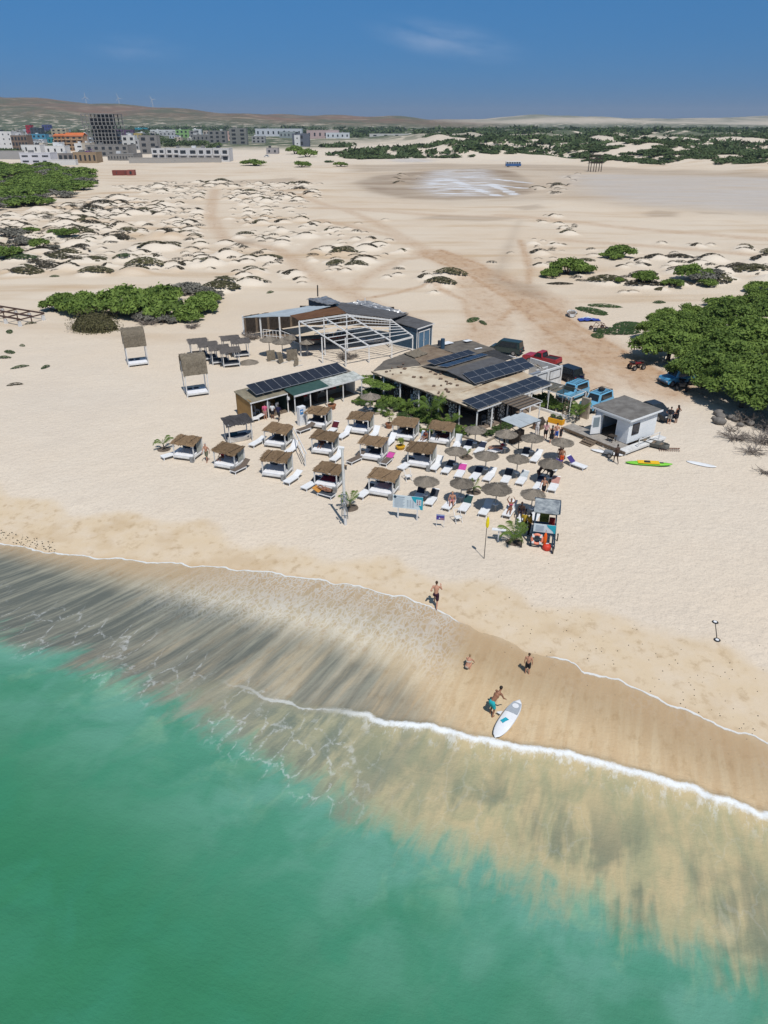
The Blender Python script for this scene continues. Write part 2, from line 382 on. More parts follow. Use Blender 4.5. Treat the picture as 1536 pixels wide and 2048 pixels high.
def ground_material():
    m, nt, b = nodes_of('sand_ground'); N, L = nt.nodes, nt.links
    geo = N.new('ShaderNodeNewGeometry')
    def noise(scale, stretch=(1, 1, 1), detail=3, rough=.6):
        mp = N.new('ShaderNodeMapping'); mp.inputs['Scale'].default_value = stretch; L.new(geo.outputs['Position'], mp.inputs['Vector'])
        nz = N.new('ShaderNodeTexNoise'); nz.inputs['Scale'].default_value = scale; nz.inputs['Detail'].default_value = detail; nz.inputs['Roughness'].default_value = rough
        L.new(mp.outputs[0], nz.inputs['Vector']); return nz.outputs[0]
    def rng(v, a, b_, c=0.0, d=1.0):
        r = N.new('ShaderNodeMapRange'); r.inputs[1].default_value = a; r.inputs[2].default_value = b_; r.inputs[3].default_value = c; r.inputs[4].default_value = d; L.new(v, r.inputs[0]); return r.outputs[0]
    def mixc(f, a, b_):
        x = N.new('ShaderNodeMix'); x.data_type = 'RGBA'
        for v, k in ((f, 0), (a, 6), (b_, 7)):
            if hasattr(v, 'links'): L.new(v, x.inputs[k])
            else: x.inputs[k].default_value = v if k == 0 else tuple(v)[:3]+(1,)
        return x.outputs[2]
    def mul(a, b_):
        x = N.new('ShaderNodeMath'); x.operation = 'MULTIPLY'
        for v, k in ((a, 0), (b_, 1)):
            if hasattr(v, 'links'): L.new(v, x.inputs[k])
            else: x.inputs[k].default_value = v
        return x.outputs[0]
    def attr(n):
        a = N.new('ShaderNodeAttribute'); a.attribute_name = n; return a
    A, B, Cz = attr('zones'), attr('zones2'), attr('zones3'); sc3 = N.new('ShaderNodeSeparateColor'); L.new(Cz.outputs['Color'], sc3.inputs[0]); pan2, moundz, ridgez = sc3.outputs
    sa = N.new('ShaderNodeSeparateColor'); L.new(A.outputs['Color'], sa.inputs[0]); sb = N.new('ShaderNodeSeparateColor'); L.new(B.outputs['Color'], sb.inputs[0])
    wet, salt, track = sa.outputs[0], sa.outputs[1], sa.outputs[2]; green, damp, hill = sb.outputs[0], sb.outputs[1], sb.outputs[2]; mud = A.outputs['Alpha']; rough_ = B.outputs['Alpha']
    n1, n2, n3 = noise(.05), noise(.6, (1, 1, 1)), noise(5.0, detail=3)
    c = mixc(rng(n1, .35, .65), (.66, .562, .445), (.65, .568, .465))
    c = mixc(mul(rng(n2, .45, .75), .35), c, (.575, .49, .395))
    c = mixc(mul(rng(n3, .50, .70), .30), c, (.38, .315, .25))
    c = mixc(mul(rng(noise(.035), .5, .68), .5), c, (.56, .49, .41))
    c = mixc(mul(rough_, .75), c, mixc(rng(noise(.02, detail=4), .38, .62), (.575, .465, .345), (.63, .54, .425)))
    c = mixc(mul(moundz, .8), c, (.69, .61, .505))
    n4 = noise(.06, (.35, 1.6, 1)); c = mixc(mul(rng(n4, .52, .70), mul(rough_, .75)), c, (.47, .335, .205))
    tr = mul(track, rng(noise(.25, (1, 1, 1)), .3, .62, .55, 1.0)); c = mixc(tr, c, (.46, .315, .20))
    c = mixc(mul(tr, rng(noise(1.1, (1, .6, 1)), .5, .7, 0, .7)), c, (.31, .175, .10))
    c = mixc(mul(damp, rng(noise(.8), .3, .6, .55, 1.0)), c, (.60, .48, .33))
    c = mixc(mul(damp, mul(rng(noise(1.6, detail=4), .55, .72), .5)), c, (.34, .235, .135))
    c = mixc(mul(damp, mul(rng(noise(.28, (1, 1, 1)), .53, .66), .42)), c, (.45, .32, .18))
    c = mixc(wet, c, (.52, .375, .225))
    c = mixc(mud, c, mixc(rng(noise(.05, (.4, 1.4, 1)), .35, .65), (.27, .20, .14), (.42, .345, .265)))
    c = mixc(mul(pan2, rng(noise(.035, (.5, 1.8, 1), 4), .3, .62, .35, .95)), c, (.455, .41, .365))
    c = mixc(mul(salt, rng(noise(.11, (.5, 2.2, 1), 4), .42, .60)), c, (.60, .61, .63))
    c = mixc(mul(green, rng(noise(.03, detail=5), .36, .46)), c, (.085, .105, .058))
    hc = mixc(rng(noise(.004, (1, .6, 1), 6), .4, .6), (.19, .115, .075), (.105, .105, .06)); hc = mixc(rng(noise(.012, detail=6), .52, .66), hc, (.30, .22, .15))
    c = mixc(hill, c, hc)
    c = mixc(ridgez, c, mixc(rng(noise(.006, (1, .5, 1), 6), .42, .6), (.20, .205, .15), (.40, .36, .28)))
    L.new(c, b.inputs['Base Color'])
    b.inputs['Specular IOR Level'].default_value = .2
    L.new(rng(wet, 0, 1, .95, .45), b.inputs['Roughness'])
    vor = N.new('ShaderNodeTexVoronoi'); vor.inputs['Scale'].default_value = 1.9; vor.feature = 'SMOOTH_F1'; L.new(geo.outputs['Position'], vor.inputs['Vector'])
    hgt = N.new('ShaderNodeMath'); hgt.operation = 'MULTIPLY_ADD'; L.new(vor.outputs['Distance'], hgt.inputs[0]); hgt.inputs[1].default_value = .5; L.new(noise(2.6, detail=3, rough=.7), hgt.inputs[2])
    bp = N.new('ShaderNodeBump'); bp.inputs['Distance'].default_value = .13; L.new(rng(damp, 0, .8, .75, .12), bp.inputs['Strength']); L.new(hgt.outputs[0], bp.inputs['Height']); L.new(bp.outputs[0], b.inputs['Normal'])
    return m
ground_me = raw_mesh('ground', V, FQ, ground_material(), smooth=True)
bsc = e_s(U, BERM)+.55*np.sin(U*.9)+.5*np.sin(U*.37+1)+(fbm(U*.8, S*.8, 21)-.47)*1.1
damp = sstep(-.6, .8, S-bsc)
wet = sstep(-.4, .5, S-e_s(U, EDGE))
track = np.zeros_like(X)
for tr, wd, st in TRACKS: track = np.maximum(track, st*(1-sstep(wd*.25, wd*1.5+.8, dist_line(tr, X, Y))))
PAN1 = wpoly([(705, 366), (745, 352), (800, 346), (880, 338), (960, 336), (1030, 342), (1062, 358), (1075, 385), (1010, 397), (900, 402), (800, 397), (740, 385)])
PAN2 = wpoly([(1135, 352), (1230, 349), (1400, 352), (1536, 356), (1650, 358), (1650, 432), (1400, 416), (1280, 409), (1180, 388)])
PAN3 = wpoly([(780, 318), (830, 316), (870, 320), (850, 325), (790, 324)])
MUD2 = wpoly([(700, 330), (900, 327), (1130, 330), (1536, 345), (1600, 350), (1600, 358), (1400, 352), (1130, 345), (900, 340), (700, 345)])
mud = np.maximum.reduce([soft_poly(PAN1, X, Y, 6)*.95, soft_poly(PAN2, X, Y, 8)*.45, soft_poly(PAN3, X, Y, 8)*.5, soft_poly(MUD2, X, Y, 10)*.6, soft_poly(wpoly([(690, 372), (730, 348), (860, 334), (1130, 334), (1560, 344), (1600, 440), (1380, 424), (1240, 412), (1120, 398), (1080, 404), (900, 408), (740, 392)]), X, Y, 14)*.38])
for q in [[(835, 437), (880, 430), (1000, 434), (1040, 437), (960, 443)], [(1285, 428), (1310, 420), (1360, 424), (1350, 434), (1300, 434)], [(1380, 422), (1470, 426), (1480, 430), (1400, 428)], [(1020, 415), (1075, 408), (1090, 416), (1050, 420)],
          [(450, 484), (500, 478), (520, 484), (490, 490)], [(430, 363), (590, 355), (595, 362), (480, 368)], [(1040, 440), (1000, 560), (1080, 570), (1090, 600), (1040, 590), (980, 560)]]:
    mud = np.maximum(mud, soft_poly(wpoly(q), X, Y, 2.5)*.55)
salt = np.maximum.reduce([soft_poly(wpoly([(830, 372), (870, 340), (960, 338), (985, 350), (1000, 372), (960, 392), (880, 392)]), X, Y, 8), soft_poly(PAN2, X, Y, 14)*.12, soft_poly(PAN3, X, Y, 9)*.8])
lines = [[(862, 367), (925, 372), (1005, 393)], [(900, 359), (935, 371)], [(975, 366), (1005, 378), (1030, 390)], [(985, 369), (1055, 377)], [(990, 358), (1060, 366)]]
sl = np.zeros_like(X)
for l in lines: sl = np.maximum(sl, 1-sstep(.8, 2.6, dist_line(wpoly(l), X, Y)))
q_ = X/np.maximum(Y, 1)
veg = sstep(800, 1400, Y)*(1-sstep(3000, 3600, Y)); veg = np.maximum(veg, sstep(750, 950, Y)*(1-sstep(-.12, .0, q_))*(1-sstep(3000, 3600, Y))*1.0)
hill = sstep(2300, 2900, Y)*(1-sstep(.02, .20, q_))
ridge = sstep(3200, 3900, Y)*sstep(.02, .2, q_)
rough_ = sstep(75, 120, Y)*(1-sstep(480, 600, Y))
def setcol(me, name, ch):
    a = me.attributes.new(name, 'FLOAT_COLOR', 'POINT'); a.data.foreach_set('color', np.stack([c.ravel() for c in ch], -1).astype(np.float32).ravel())
setcol(ground_me, 'zones', (wet, np.clip(salt+sl*3, 0, 3), track, mud))
setcol(ground_me, 'zones2', (np.clip(veg*(1-.75*ridge), 0, 1), damp*(1-sstep(0, 14, S-30)), hill, rough_))
MF = mound_field(X, Y)
setcol(ground_me, 'zones3', (soft_poly(PAN2, X, Y, 14), sstep(.03, .35, MF), ridge, 0*X))
ground = kind(link('ground', ground_me), 'structure')
# ---- sea: one sheet from the swash edge outwards
uu = np.concatenate([np.linspace(-160, -12, 30), np.arange(-11, 62, .16), np.linspace(63, 260, 36)])
rr = np.concatenate([np.arange(0, 1.2, .06), np.arange(1.2, 27, .13), np.geomspace(27.3, 420, 30)])
UU, RR = np.meshgrid(uu, rr, indexing='ij')
edge = e_s(UU, EDGE)+.10*np.sin(UU*1.9)+(fbm(UU*1.3, UU*0, 4)-.47)*.5
SS = edge+RR
SX = SHORE_O[0]+UU*SHORE_D[0]+SS*SHORE_N[0]; SY = SHORE_O[1]+UU*SHORE_D[1]+SS*SHORE_N[1]
bk = SS-e_s(UU, BREAK)-(fbm(UU*.9, SS*.2, 31)-.47)*.8
dp = SS-e_s(UU, DEEP)
u_b0 = BREAK[0][0]; lit = sstep(u_b0+1, u_b0+8, UU)
SZ = np.maximum(base_z(SX, SY)+.018+.03*sstep(0, 1.2, RR), SEA+.04*np.sin(SS*.5+fbm(UU*.3, SS*.3, 2)*6)*sstep(2, 6, SS))
SZ += lit*np.exp(-(bk/.30)**2)*(.12+.22*fbm(UU*2.1, SS*2.1, 8))+.02*np.exp(-((RR-.08)/.08)**2)
SZ += (fbm(UU*.8, SS*1.1, 41)-.47)*.10*sstep(1, 5, RR)
si = np.arange(UU.size).reshape(UU.shape)
SF = np.stack([si[:-1, :-1], si[:-1, 1:], si[1:, 1:], si[1:, :-1]], -1).reshape(-1, 4)
def sea_material():
    m, nt, b = nodes_of('shore_water'); N, L = nt.nodes, nt.links
    def attr(n):
        a = N.new('ShaderNodeAttribute'); a.attribute_name = n; return a
    P = attr('us').outputs['Vector']; FL = attr('flow').outputs['Vector']; Q = attr('rbd'); sp = N.new('ShaderNodeSeparateXYZ'); L.new(Q.outputs['Vector'], sp.inputs[0]); r, bkv, dpv = sp.outputs
    su = N.new('ShaderNodeSeparateXYZ'); L.new(P, su.inputs[0]); u, s = su.outputs[0], su.outputs[1]
    def M(op, a, b_=None, c=None):
        x = N.new('ShaderNodeMath'); x.operation = op
        for i, v in enumerate((a, b_, c)):
            if v is None: continue
            if hasattr(v, 'links'): L.new(v, x.inputs[i])
            else: x.inputs[i].default_value = v
        return x.outputs[0]
    def noise(scale, stretch=(1, 1, 1), detail=3, rough=.6, dist=0.0, flow=False):
        mp = N.new('ShaderNodeMapping'); mp.inputs['Scale'].default_value = stretch; L.new(FL if flow else P, mp.inputs['Vector'])
        nz = N.new('ShaderNodeTexNoise'); nz.inputs['Scale'].default_value = scale; nz.inputs['Detail'].default_value = detail; nz.inputs['Roughness'].default_value = rough; nz.inputs['Distortion'].default_value = dist
        L.new(mp.outputs[0], nz.inputs['Vector']); return nz.outputs[0]
    def sm(v, a, b_, c=0.0, d=1.0):
        x = N.new('ShaderNodeMapRange'); x.interpolation_type = 'SMOOTHSTEP'; x.inputs[1].default_value = a; x.inputs[2].default_value = b_; x.inputs[3].default_value = c; x.inputs[4].default_value = d
        if hasattr(v, 'links'): L.new(v, x.inputs[0])
        return x.outputs[0]
    def mixc(f, a, b_):
        x = N.new('ShaderNodeMix'); x.data_type = 'RGBA'
        for v, k in ((f, 0), (a, 6), (b_, 7)):
            if hasattr(v, 'links'): L.new(v, x.inputs[k])
            else: x.inputs[k].default_value = v if k == 0 else tuple(v)[:3]+(1,)
        return x.outputs[2]
    st = noise(1.0, (.85, .10, 1), 4, .62, .2, True); st2 = noise(1.0, (2.1, .17, 1), 5, .64, .25, True); cl = noise(.30, (1, .8, 1), 3, .58, .8); tb = noise(.8, (1.25, .45, 1), 6, .64, .5, True)
    # black sand carried in the swash, dense towards the western end of the beach
    uw = M('ADD', u, M('MULTIPLY', M('SUBTRACT', st, .5), 14.0))
    west = sm(uw, 37.0, 30.0); inr = sm(M('SUBTRACT', r, M('MULTIPLY', M('MAXIMUM', M('SUBTRACT', u, 3.0), 0.0), .185)), -.5, 2.4)
    black = M('MULTIPLY', M('MULTIPLY', west, inr), sm(M('ADD', M('MULTIPLY_ADD', st2, .45, M('MULTIPLY', st, .75)), sm(u, 26.0, 4.0, 0, .22)), .40, .74, .25, 1.0))
    black = M('MULTIPLY', black, .95)
    film = mixc(sm(u, 27.0, 35.0), mixc(sm(st2, .35, .68), (.50, .42, .285), (.60, .53, .40)), mixc(sm(st2, .35, .68), (.545, .40, .24), (.60, .47, .30))); film = mixc(sm(noise(2.2, (1, .5, 1), 4), .5, .72, 0, .5), film, (.40, .27, .14))
    film = mixc(black, film, mixc(sm(st2, .4, .7), (.10, .115, .105), (.25, .25, .20)))
    plume = mixc(sm(tb, .34, .66), (.365, .35, .21), (.51, .42, .245)); plume = mixc(sm(st2, .55, .75, 0, .28), plume, (.34, .36, .25))
    pb = M('MULTIPLY', sm(M('ADD', M('MULTIPLY', st, .7), M('MULTIPLY', cl, .8)), .72, .90), sm(M('ADD', dpv, M('MULTIPLY', st, 3.0)), -5.0, -.5)); plume = mixc(M('MULTIPLY', pb, .62), plume, (.10, .145, .115))
    plume = mixc(M('MULTIPLY', sm(uw, 38.0, 26.0), .8), plume, mixc(sm(M('ADD', st, M('MULTIPLY_ADD', tb, .6, -.3)), .40, .62), (.15, .185, .155), (.37, .36, .24)))
    deep = mixc(sm(M('ADD', dpv, M('MULTIPLY', cl, 3.0)), .5, 11.0), (.128, .318, .24), (.038, .192, .098)); deep = mixc(sm(cl, .42, .68, 0, .55), deep, (.045, .225, .135))
    deep = mixc(M('MULTIPLY', sm(noise(.42, (1, .75, 1), 4, .6, .6), .52, .70), sm(dpv, 4.5, -.5, 0, .6)), deep, (.22, .39, .25))
    deep = mixc(M('MULTIPLY', sm(noise(.16, (1, 1, 1), 4), .52, .66), .5), deep, (.045, .205, .115))
    k1 = sm(M('ADD', bkv, M('MULTIPLY_ADD', tb, .6, -.3)), -.6, .8); k1 = M('MULTIPLY', k1, sm(u, u_b0-9, u_b0+4))
    c = mixc(k1, film, plume)
    dn = M('ADD', dpv, M('ADD', M('MULTIPLY_ADD', tb, 5.5, -2.75), M('MULTIPLY_ADD', st, 3.2, -1.6))); k2 = sm(dn, -1.5, 1.0)
    c = mixc(k2, c, deep)
    # foam: breaking line, swash edge, lacy remains
    lf = sm(u, u_b0+2.0, u_b0+7.0)
    w_ = M('ADD', .10, M('MULTIPLY', noise(1.3, (1, .6, 1), 5, .7), .55)); ab = M('ABSOLUTE', M('SUBTRACT', bkv, .05))
    fb = M('MULTIPLY', sm(M('ADD', M('SUBTRACT', ab, M('MULTIPLY', w_, .38)), M('MULTIPLY_ADD', noise(4.5, detail=5, rough=.75), .55, -.28)), .15, -.12), lf)
    fb = M('MAXIMUM', fb, M('MULTIPLY', M('MULTIPLY', sm(M('ADD', ab, M('MULTIPLY_ADD', noise(1.4, detail=5, rough=.7), .5, -.25)), .13, .03), sm(u, u_b0+6.0, u_b0+2.0)), M('MULTIPLY', sm(u, u_b0-4.0, u_b0+1.5), .5)))
    tr_ = M('MULTIPLY', M('MULTIPLY', sm(bkv, 1.6, .1), sm(bkv, -.1, .15)), M('MULTIPLY', lf, sm(noise(1.6, (1, .45, 1), 5, .75), .50, .62))); fb = M('MAXIMUM', fb, M('MULTIPLY', tr_, .5))
    ea = M('MULTIPLY', sm(M('ADD', r, M('MULTIPLY_ADD', noise(1.1, (1, .3, 1), 4), .30, -.15)), .20, .08), sm(noise(.35, (1, .05, 1), 3), .26, .40)); gap = M('SUBTRACT', 1.0, M('MULTIPLY', sm(u, 32.0, 33.0), sm(u, 38.4, 37.6)))
    ea = M('MULTIPLY', ea, gap)
    mp = N.new('ShaderNodeMapping'); mp.inputs['Scale'].default_value = (1, .55, 1); L.new(P, mp.inputs['Vector'])
    wn_ = N.new('ShaderNodeTexNoise'); wn_.inputs['Scale'].default_value = 1.6; wn_.inputs['Detail'].default_value = 5; L.new(mp.outputs[0], wn_.inputs['Vector'])
    va = N.new('ShaderNodeVectorMath'); va.operation = 'MULTIPLY_ADD'; L.new(wn_.outputs['Color'], va.inputs[0]); va.inputs[1].default_value = (.9, .9, 0); L.new(mp.outputs[0], va.inputs[2])
    def lace(scale, w):
        v = N.new('ShaderNodeTexVoronoi'); v.feature = 'DISTANCE_TO_EDGE'; v.inputs['Scale'].default_value = scale; L.new(va.outputs[0], v.inputs['Vector']); return sm(v.outputs['Distance'], w, w*.15)
    pat = noise(.35, (1, .5, 1), 4)
    l1 = M('MULTIPLY', lace(4.4, .22), M('MULTIPLY', M('MULTIPLY', sm(u, 10.0, 20.0), sm(u, 34.0, 31.5)), M('MULTIPLY', sm(r, 6.5, .3), sm(M('ADD', pat, M('MULTIPLY_ADD', st2, .6, -.22)), .34, .52))))
    l2 = M('MULTIPLY', lace(.85, .06), M('MULTIPLY', sm(pat, .44, .56), M('MULTIPLY', sm(u, 34.0, 30.0), sm(M('ABSOLUTE', M('ADD', dpv, 1.6)), 3.0, 1.6))))
    l2 = M('MULTIPLY', l2, sm(noise(2.5, detail=4, rough=.75), .42, .58))
    l3 = M('MULTIPLY', lace(.8, .04), M('MULTIPLY', sm(pat, .46, .58), M('MULTIPLY', sm(u, 24.0, 32.0), M('MULTIPLY', sm(bkv, .3, 1.5), sm(dpv, 0.0, -2.0))))); l3 = M('MULTIPLY', l3, .07)
    l4 = M('MULTIPLY', lace(3.0, .14), M('MULTIPLY', sm(u, 37.0, 40.0), M('MULTIPLY', sm(r, 3.2, .2), sm(pat, .44, .62)))); l4 = M('MULTIPLY', l4, .22)
    fo = M('MAXIMUM', M('MAXIMUM', fb, M('MULTIPLY', ea, .9)), M('MAXIMUM', M('MULTIPLY', l1, .58), M('MAXIMUM', M('MULTIPLY', l2, .32), M('MAXIMUM', l3, l4))))
    c = mixc(M('MULTIPLY', fo, .92), c, (.76, .79, .80)); L.new(c, b.inputs['Base Color'])
    al = M('MAXIMUM', M('ADD', sm(r, 0.0, 4.5, .30, .98), M('MULTIPLY', black, .5)), fo); L.new(al, b.inputs['Alpha'])
    L.new(sm(fo, 0, 1, .22, .9), b.inputs['Roughness']); b.inputs['IOR'].default_value = 1.33; b.inputs['Specular IOR Level'].default_value = .13
    bp = N.new('ShaderNodeBump'); bp.inputs['Distance'].default_value = .09; bp.inputs['Strength'].default_value = .5
    L.new(noise(3.4, (1, 1.5, 1), 4, .68), bp.inputs['Height']); L.new(bp.outputs[0], b.inputs['Normal'])
    return m
sea_me = raw_mesh('sea', np.stack([SX, SY, SZ], -1).reshape(-1, 3), SF, sea_material(), smooth=True)
a = sea_me.attributes.new('us', 'FLOAT_VECTOR', 'POINT'); a.data.foreach_set('vector', np.stack([UU, SS, 0*UU], -1).astype(np.float32).ravel())
a = sea_me.attributes.new('rbd', 'FLOAT_VECTOR', 'POINT'); a.data.foreach_set('vector', np.stack([RR, bk, dp], -1).astype(np.float32).ravel())
a = sea_me.attributes.new('flow', 'FLOAT_VECTOR', 'POINT'); a.data.foreach_set('vector', np.stack([37+(UU-37)*(1-np.where(UU < 37, .019, .010)*np.clip(SS-2, -8, 16)), SS, 0*UU], -1).astype(np.float32).ravel())
kind(link('sea', sea_me), 'structure')
# ================================================================ PLANTS
LG = leaf_mat('leaf_green', (.068, .115, .024), (.225, .32, .07))
LD = leaf_mat('leaf_dark', (.035, .065, .020), (.10, .155, .05))
LO = leaf_mat('leaf_olive', (.075, .07, .032), (.16, .15, .07))
LB = leaf_mat('leaf_brown', (.045, .038, .024), (.105, .090, .056))
LY = leaf_mat('leaf_grey', (.12, .115, .095), (.26, .25, .21))
LP = leaf_mat('leaf_palm', (.10, .16, .03), (.28, .34, .07))
LF = leaf_mat('leaf_far', (.042, .070, .028), (.11, .155, .06))
BARK = mat('bark', (.16, .125, .095), (.08, .06, .045), .9, 6, .6)
def leaves(lobes, n, size, out=.55, up=.35, seed=0, inner=.4):
    g = np.random.default_rng(seed); lb = np.array(lobes, float); w = (lb[:, 3]*lb[:, 4]+lb[:, 3]*lb[:, 5]); w /= w.sum()
    k = g.choice(len(lb), n, p=w); d = g.normal(size=(n, 3)); d /= np.linalg.norm(d, axis=1)[:, None]; d[:, 2] = np.where(d[:, 2] < -.25, -d[:, 2], d[:, 2])
    rad = 1-inner*g.random(n)**1.6; rad = np.where(g.random(n) < .2, rad*(1.08+.42*g.random(n)), rad); L_ = lb[k]; p = L_[:, :3]+d*L_[:, 3:6]*rad[:, None]
    p[:, 2] = np.maximum(p[:, 2], .03)
    nrm = d*out+g.normal(size=(n, 3))*.45+np.array((0, 0, up)); nrm /= np.linalg.norm(nrm, axis=1)[:, None]
    a = np.cross(nrm, g.normal(size=(n, 3))); a /= np.linalg.norm(a, axis=1)[:, None]; b = np.cross(nrm, a)
    sz = size*(.55+.9*g.random(n)); a *= sz[:, None]*1.15; b *= (sz*(.32+.3*g.random(n)))[:, None]
    v = np.stack([p-a, p-b, p+a, p+b], 1).reshape(-1, 3); f = np.arange(4*n).reshape(n, 4)
    lobe_t = g.random(len(lb))*.5; sh = np.clip(.08+lobe_t[k]+.45*g.random(n), 0, 1); return v, f, np.repeat(sh, 4)
def leaf_obj(name, lobes, n, size, m, parent=None, seed=0, **kw):
    v, f, s = leaves(lobes, n, size, seed=seed, **kw); return link(name, raw_mesh(name, v, f, m, s), parent)
def rand_lobes(g, n, r, h, zlo, lr, squash=.7):
    out = []
    for i in range(n):
        a = g.random()*6.283; q = math.sqrt(g.random())*r*.82; s = lr*(.7+.6*g.random()); z = zlo+(h-zlo-s*squash)*(1-(q/r)**2*.85)*(.55+.45*g.random())
        out.append((q*math.cos(a), q*math.sin(a), z, s, s, s*squash))
    return out
def make_tree(i, r, h, label, group):
    g = np.random.default_rng(50+i); t = thing('acacia_tree', label, 'tree', group=group)
    tr = MB(); top = Vector((.2, .1, 1.5)); tr.path([(0, 0, -.2), (.08, .03, .8), top], [.30, .22, .17], 8)
    lo = rand_lobes(g, 46, r, h, .6, r*.19, .66)
    for l in lo[:10]: e = Vector(l[:3]); m_ = top.lerp(e, .5)+Vector((0, 0, -.25)); tr.path([top, m_, e], [.12, .08, .03], 5)
    tr.build('trunk', BARK, t, smooth=True); leaf_obj('crown', lo, 15000, .185, LG, t, seed=i, inner=.5); return t
def make_shrub(name, i, r, h, n, size, m, label, group, stems=True):
    g = np.random.default_rng(90+i); t = thing(name, label, 'shrub', group=group); lo = rand_lobes(g, 24, r, h, .12, r*.24, .75)
    if stems:
        s = MB()
        for l in lo[:6]: s.path([(0, 0, -.1), (l[0]*.5, l[1]*.5, l[2]*.4), l[:3]], [.05, .035, .015], 4)
        s.build('stem', BARK, t)
    leaf_obj('foliage', lo, n, size, m, t, seed=200+i, inner=.55); return t
FAR = (0, -500, -50)
class Proto:
    """first call places the prototype itself, later calls copies of it"""
    def __init__(s, root): s.root = root; s.used = False; s.lab = root['label']; s.grp = root.get('group')
    def put(s, loc, rz=0.0, label=None, group=None, scale=None):
        label = label or s.lab; group = group or s.grp
        if not s.used:
            KIDS[s.root.name] = [(c, list(c.children)) for c in s.root.children]; s.used = True; o = s.root; o.location = loc; o.rotation_euler = (0, 0, rz)
            if scale is not None: o.scale = (scale,)*3 if not hasattr(scale, '__len__') else scale
            if label: o['label'] = label
            if group: o['group'] = group
            return o
        return copy_tree(s.root, loc, rz, label, group, scale)
# ---- acacia trees at the parking place
G_T = 'acacia trees spreading over the parking place'
TL = 'spreading green acacia in the dense thicket beside the sandy parking place'
trees = [Proto(make_tree(i, 4.6, 4.4, TL, G_T)) for i in range(3)]
tspots = [(1335, 722, 1.05), (1405, 775, .98), (1482, 815, 1.05), (1442, 742, 1.08), (1545, 795, 1.1), (1388, 690, 1.0), (1500, 720, 1.2), (1322, 682, .82), (1570, 850, 1.0), (1455, 668, 1.1), (1545, 660, 1.15), (1385, 655, .8), (1600, 720, 1.2), (1330, 655, .65), (1520, 625, .9)]
for i, (px, py, k) in enumerate(tspots): trees[i % 3].put(at(px, py), i*2.1, scale=k)
# ---- shrubs by photograph position: base pixel, width in metres, height factor
sg = [Proto(make_shrub('green_shrub', i, 1.0, .75, 2600, .085, LG, 'bushy green shrub on the pale dune sand', 'green shrubs on the dunes')) for i in range(3)]
sy = [Proto(make_shrub('grey_shrub', 5+i, 1.0, .7, 1500, .075, LY, 'leafless grey shrub among the green ones', 'dry grey shrubs')) for i in range(2)]
GT, LT = 'shrubs of the wide thicket behind the arched daybeds', 'bright green shrub in the wide thicket behind the arched daybeds'
for i, (px, py, w, k) in enumerate([(118, 622, 3.1, .9), (165, 628, 3.6, 1), (222, 634, 3.8, .95), (285, 632, 4.2, 1), (345, 634, 4.2, .9), (398, 622, 3.4, .9), (250, 612, 4.4, .95), (330, 610, 4.4, 1), (180, 606, 3.2, .8), (415, 604, 2.8, .8), (125, 603, 2.2, .9), (375, 640, 2.6, .7)]):
    sg[i % 3].put(at(px, py), i*1.7, LT, GT, (w, w*.85, w*k))
for i, (px, py, w) in enumerate([(300, 641, 2.6), (330, 645, 1.9), (375, 585, 3.0), (430, 596, 2.2), (405, 590, 2.4), (170, 598, 1.8)]):
    sy[i % 2].put(at(px, py), i*1.3, 'leafless grey shrub at the edge of the wide green thicket', 'grey shrubs edging the thicket', (w, w, w*.85))
for i, (px, py, w, k) in enumerate([(1135, 548, 4.0, 1.0), (1160, 545, 3, .9), (1105, 553, 2.6, .8), (1240, 515, 3.8, .9), (1222, 518, 2.6, .8), (1290, 572, 2.6, .9), (1237, 570, 1.1, 1), (1345, 575, 2.2, .8), (1385, 560, 3.4, .95), (1415, 572, 2.2, .8), (1520, 582, 3.2, .7), (1470, 622, 4, .7), (1530, 615, 4.5, .7), (1440, 616, 3, .7), (135, 475, 3, .8), (110, 470, 2.4, .7), (80, 500, 2.8, 1), (15, 518, 3.4, .8), (60, 470, 3, .6), (510, 331, 9, .6), (603, 334, 7, .7), (590, 308, 9, 1), (615, 314, 8, 1.1), (680, 333, 5, .8)]):
    sg[i % 3].put(at(px, py), i*2.3, scale=(w, w*.9, w*k))
for i, (px, py, w) in enumerate([(1405, 566, 3.0), (20, 475, 4.5), (45, 490, 3.4), (1430, 560, 1.8), (110, 500, 1.5)]): sy[i % 2].put(at(px, py), i, scale=(w, w, w*.8))
# thicket towards the town
gth = np.random.default_rng(5); poly = wpoly([(-60, 330), (120, 338), (190, 352), (175, 378), (120, 398), (60, 412), (-60, 425)])
xs, ys_ = gth.uniform(poly[:, 0].min(), poly[:, 0].max(), 700), gth.uniform(poly[:, 1].min(), poly[:, 1].max(), 700); ok = inside(poly, xs, ys_)
for i, (x, y) in enumerate(list(zip(xs[ok], ys_[ok]))[:120]):
    w = gth.uniform(5.0, 8.5); grey = gth.random() < .22 or (x > -120 and gth.random() < .5)
    (sy[i % 2] if grey else sg[i % 3]).put((x, y, ground_z(x, y)-.2), i, 'grey dry shrub in the thicket before the town' if grey else 'dark green shrub in the thicket before the town', 'shrubs of the thicket before the town', (w, w, w*.62))
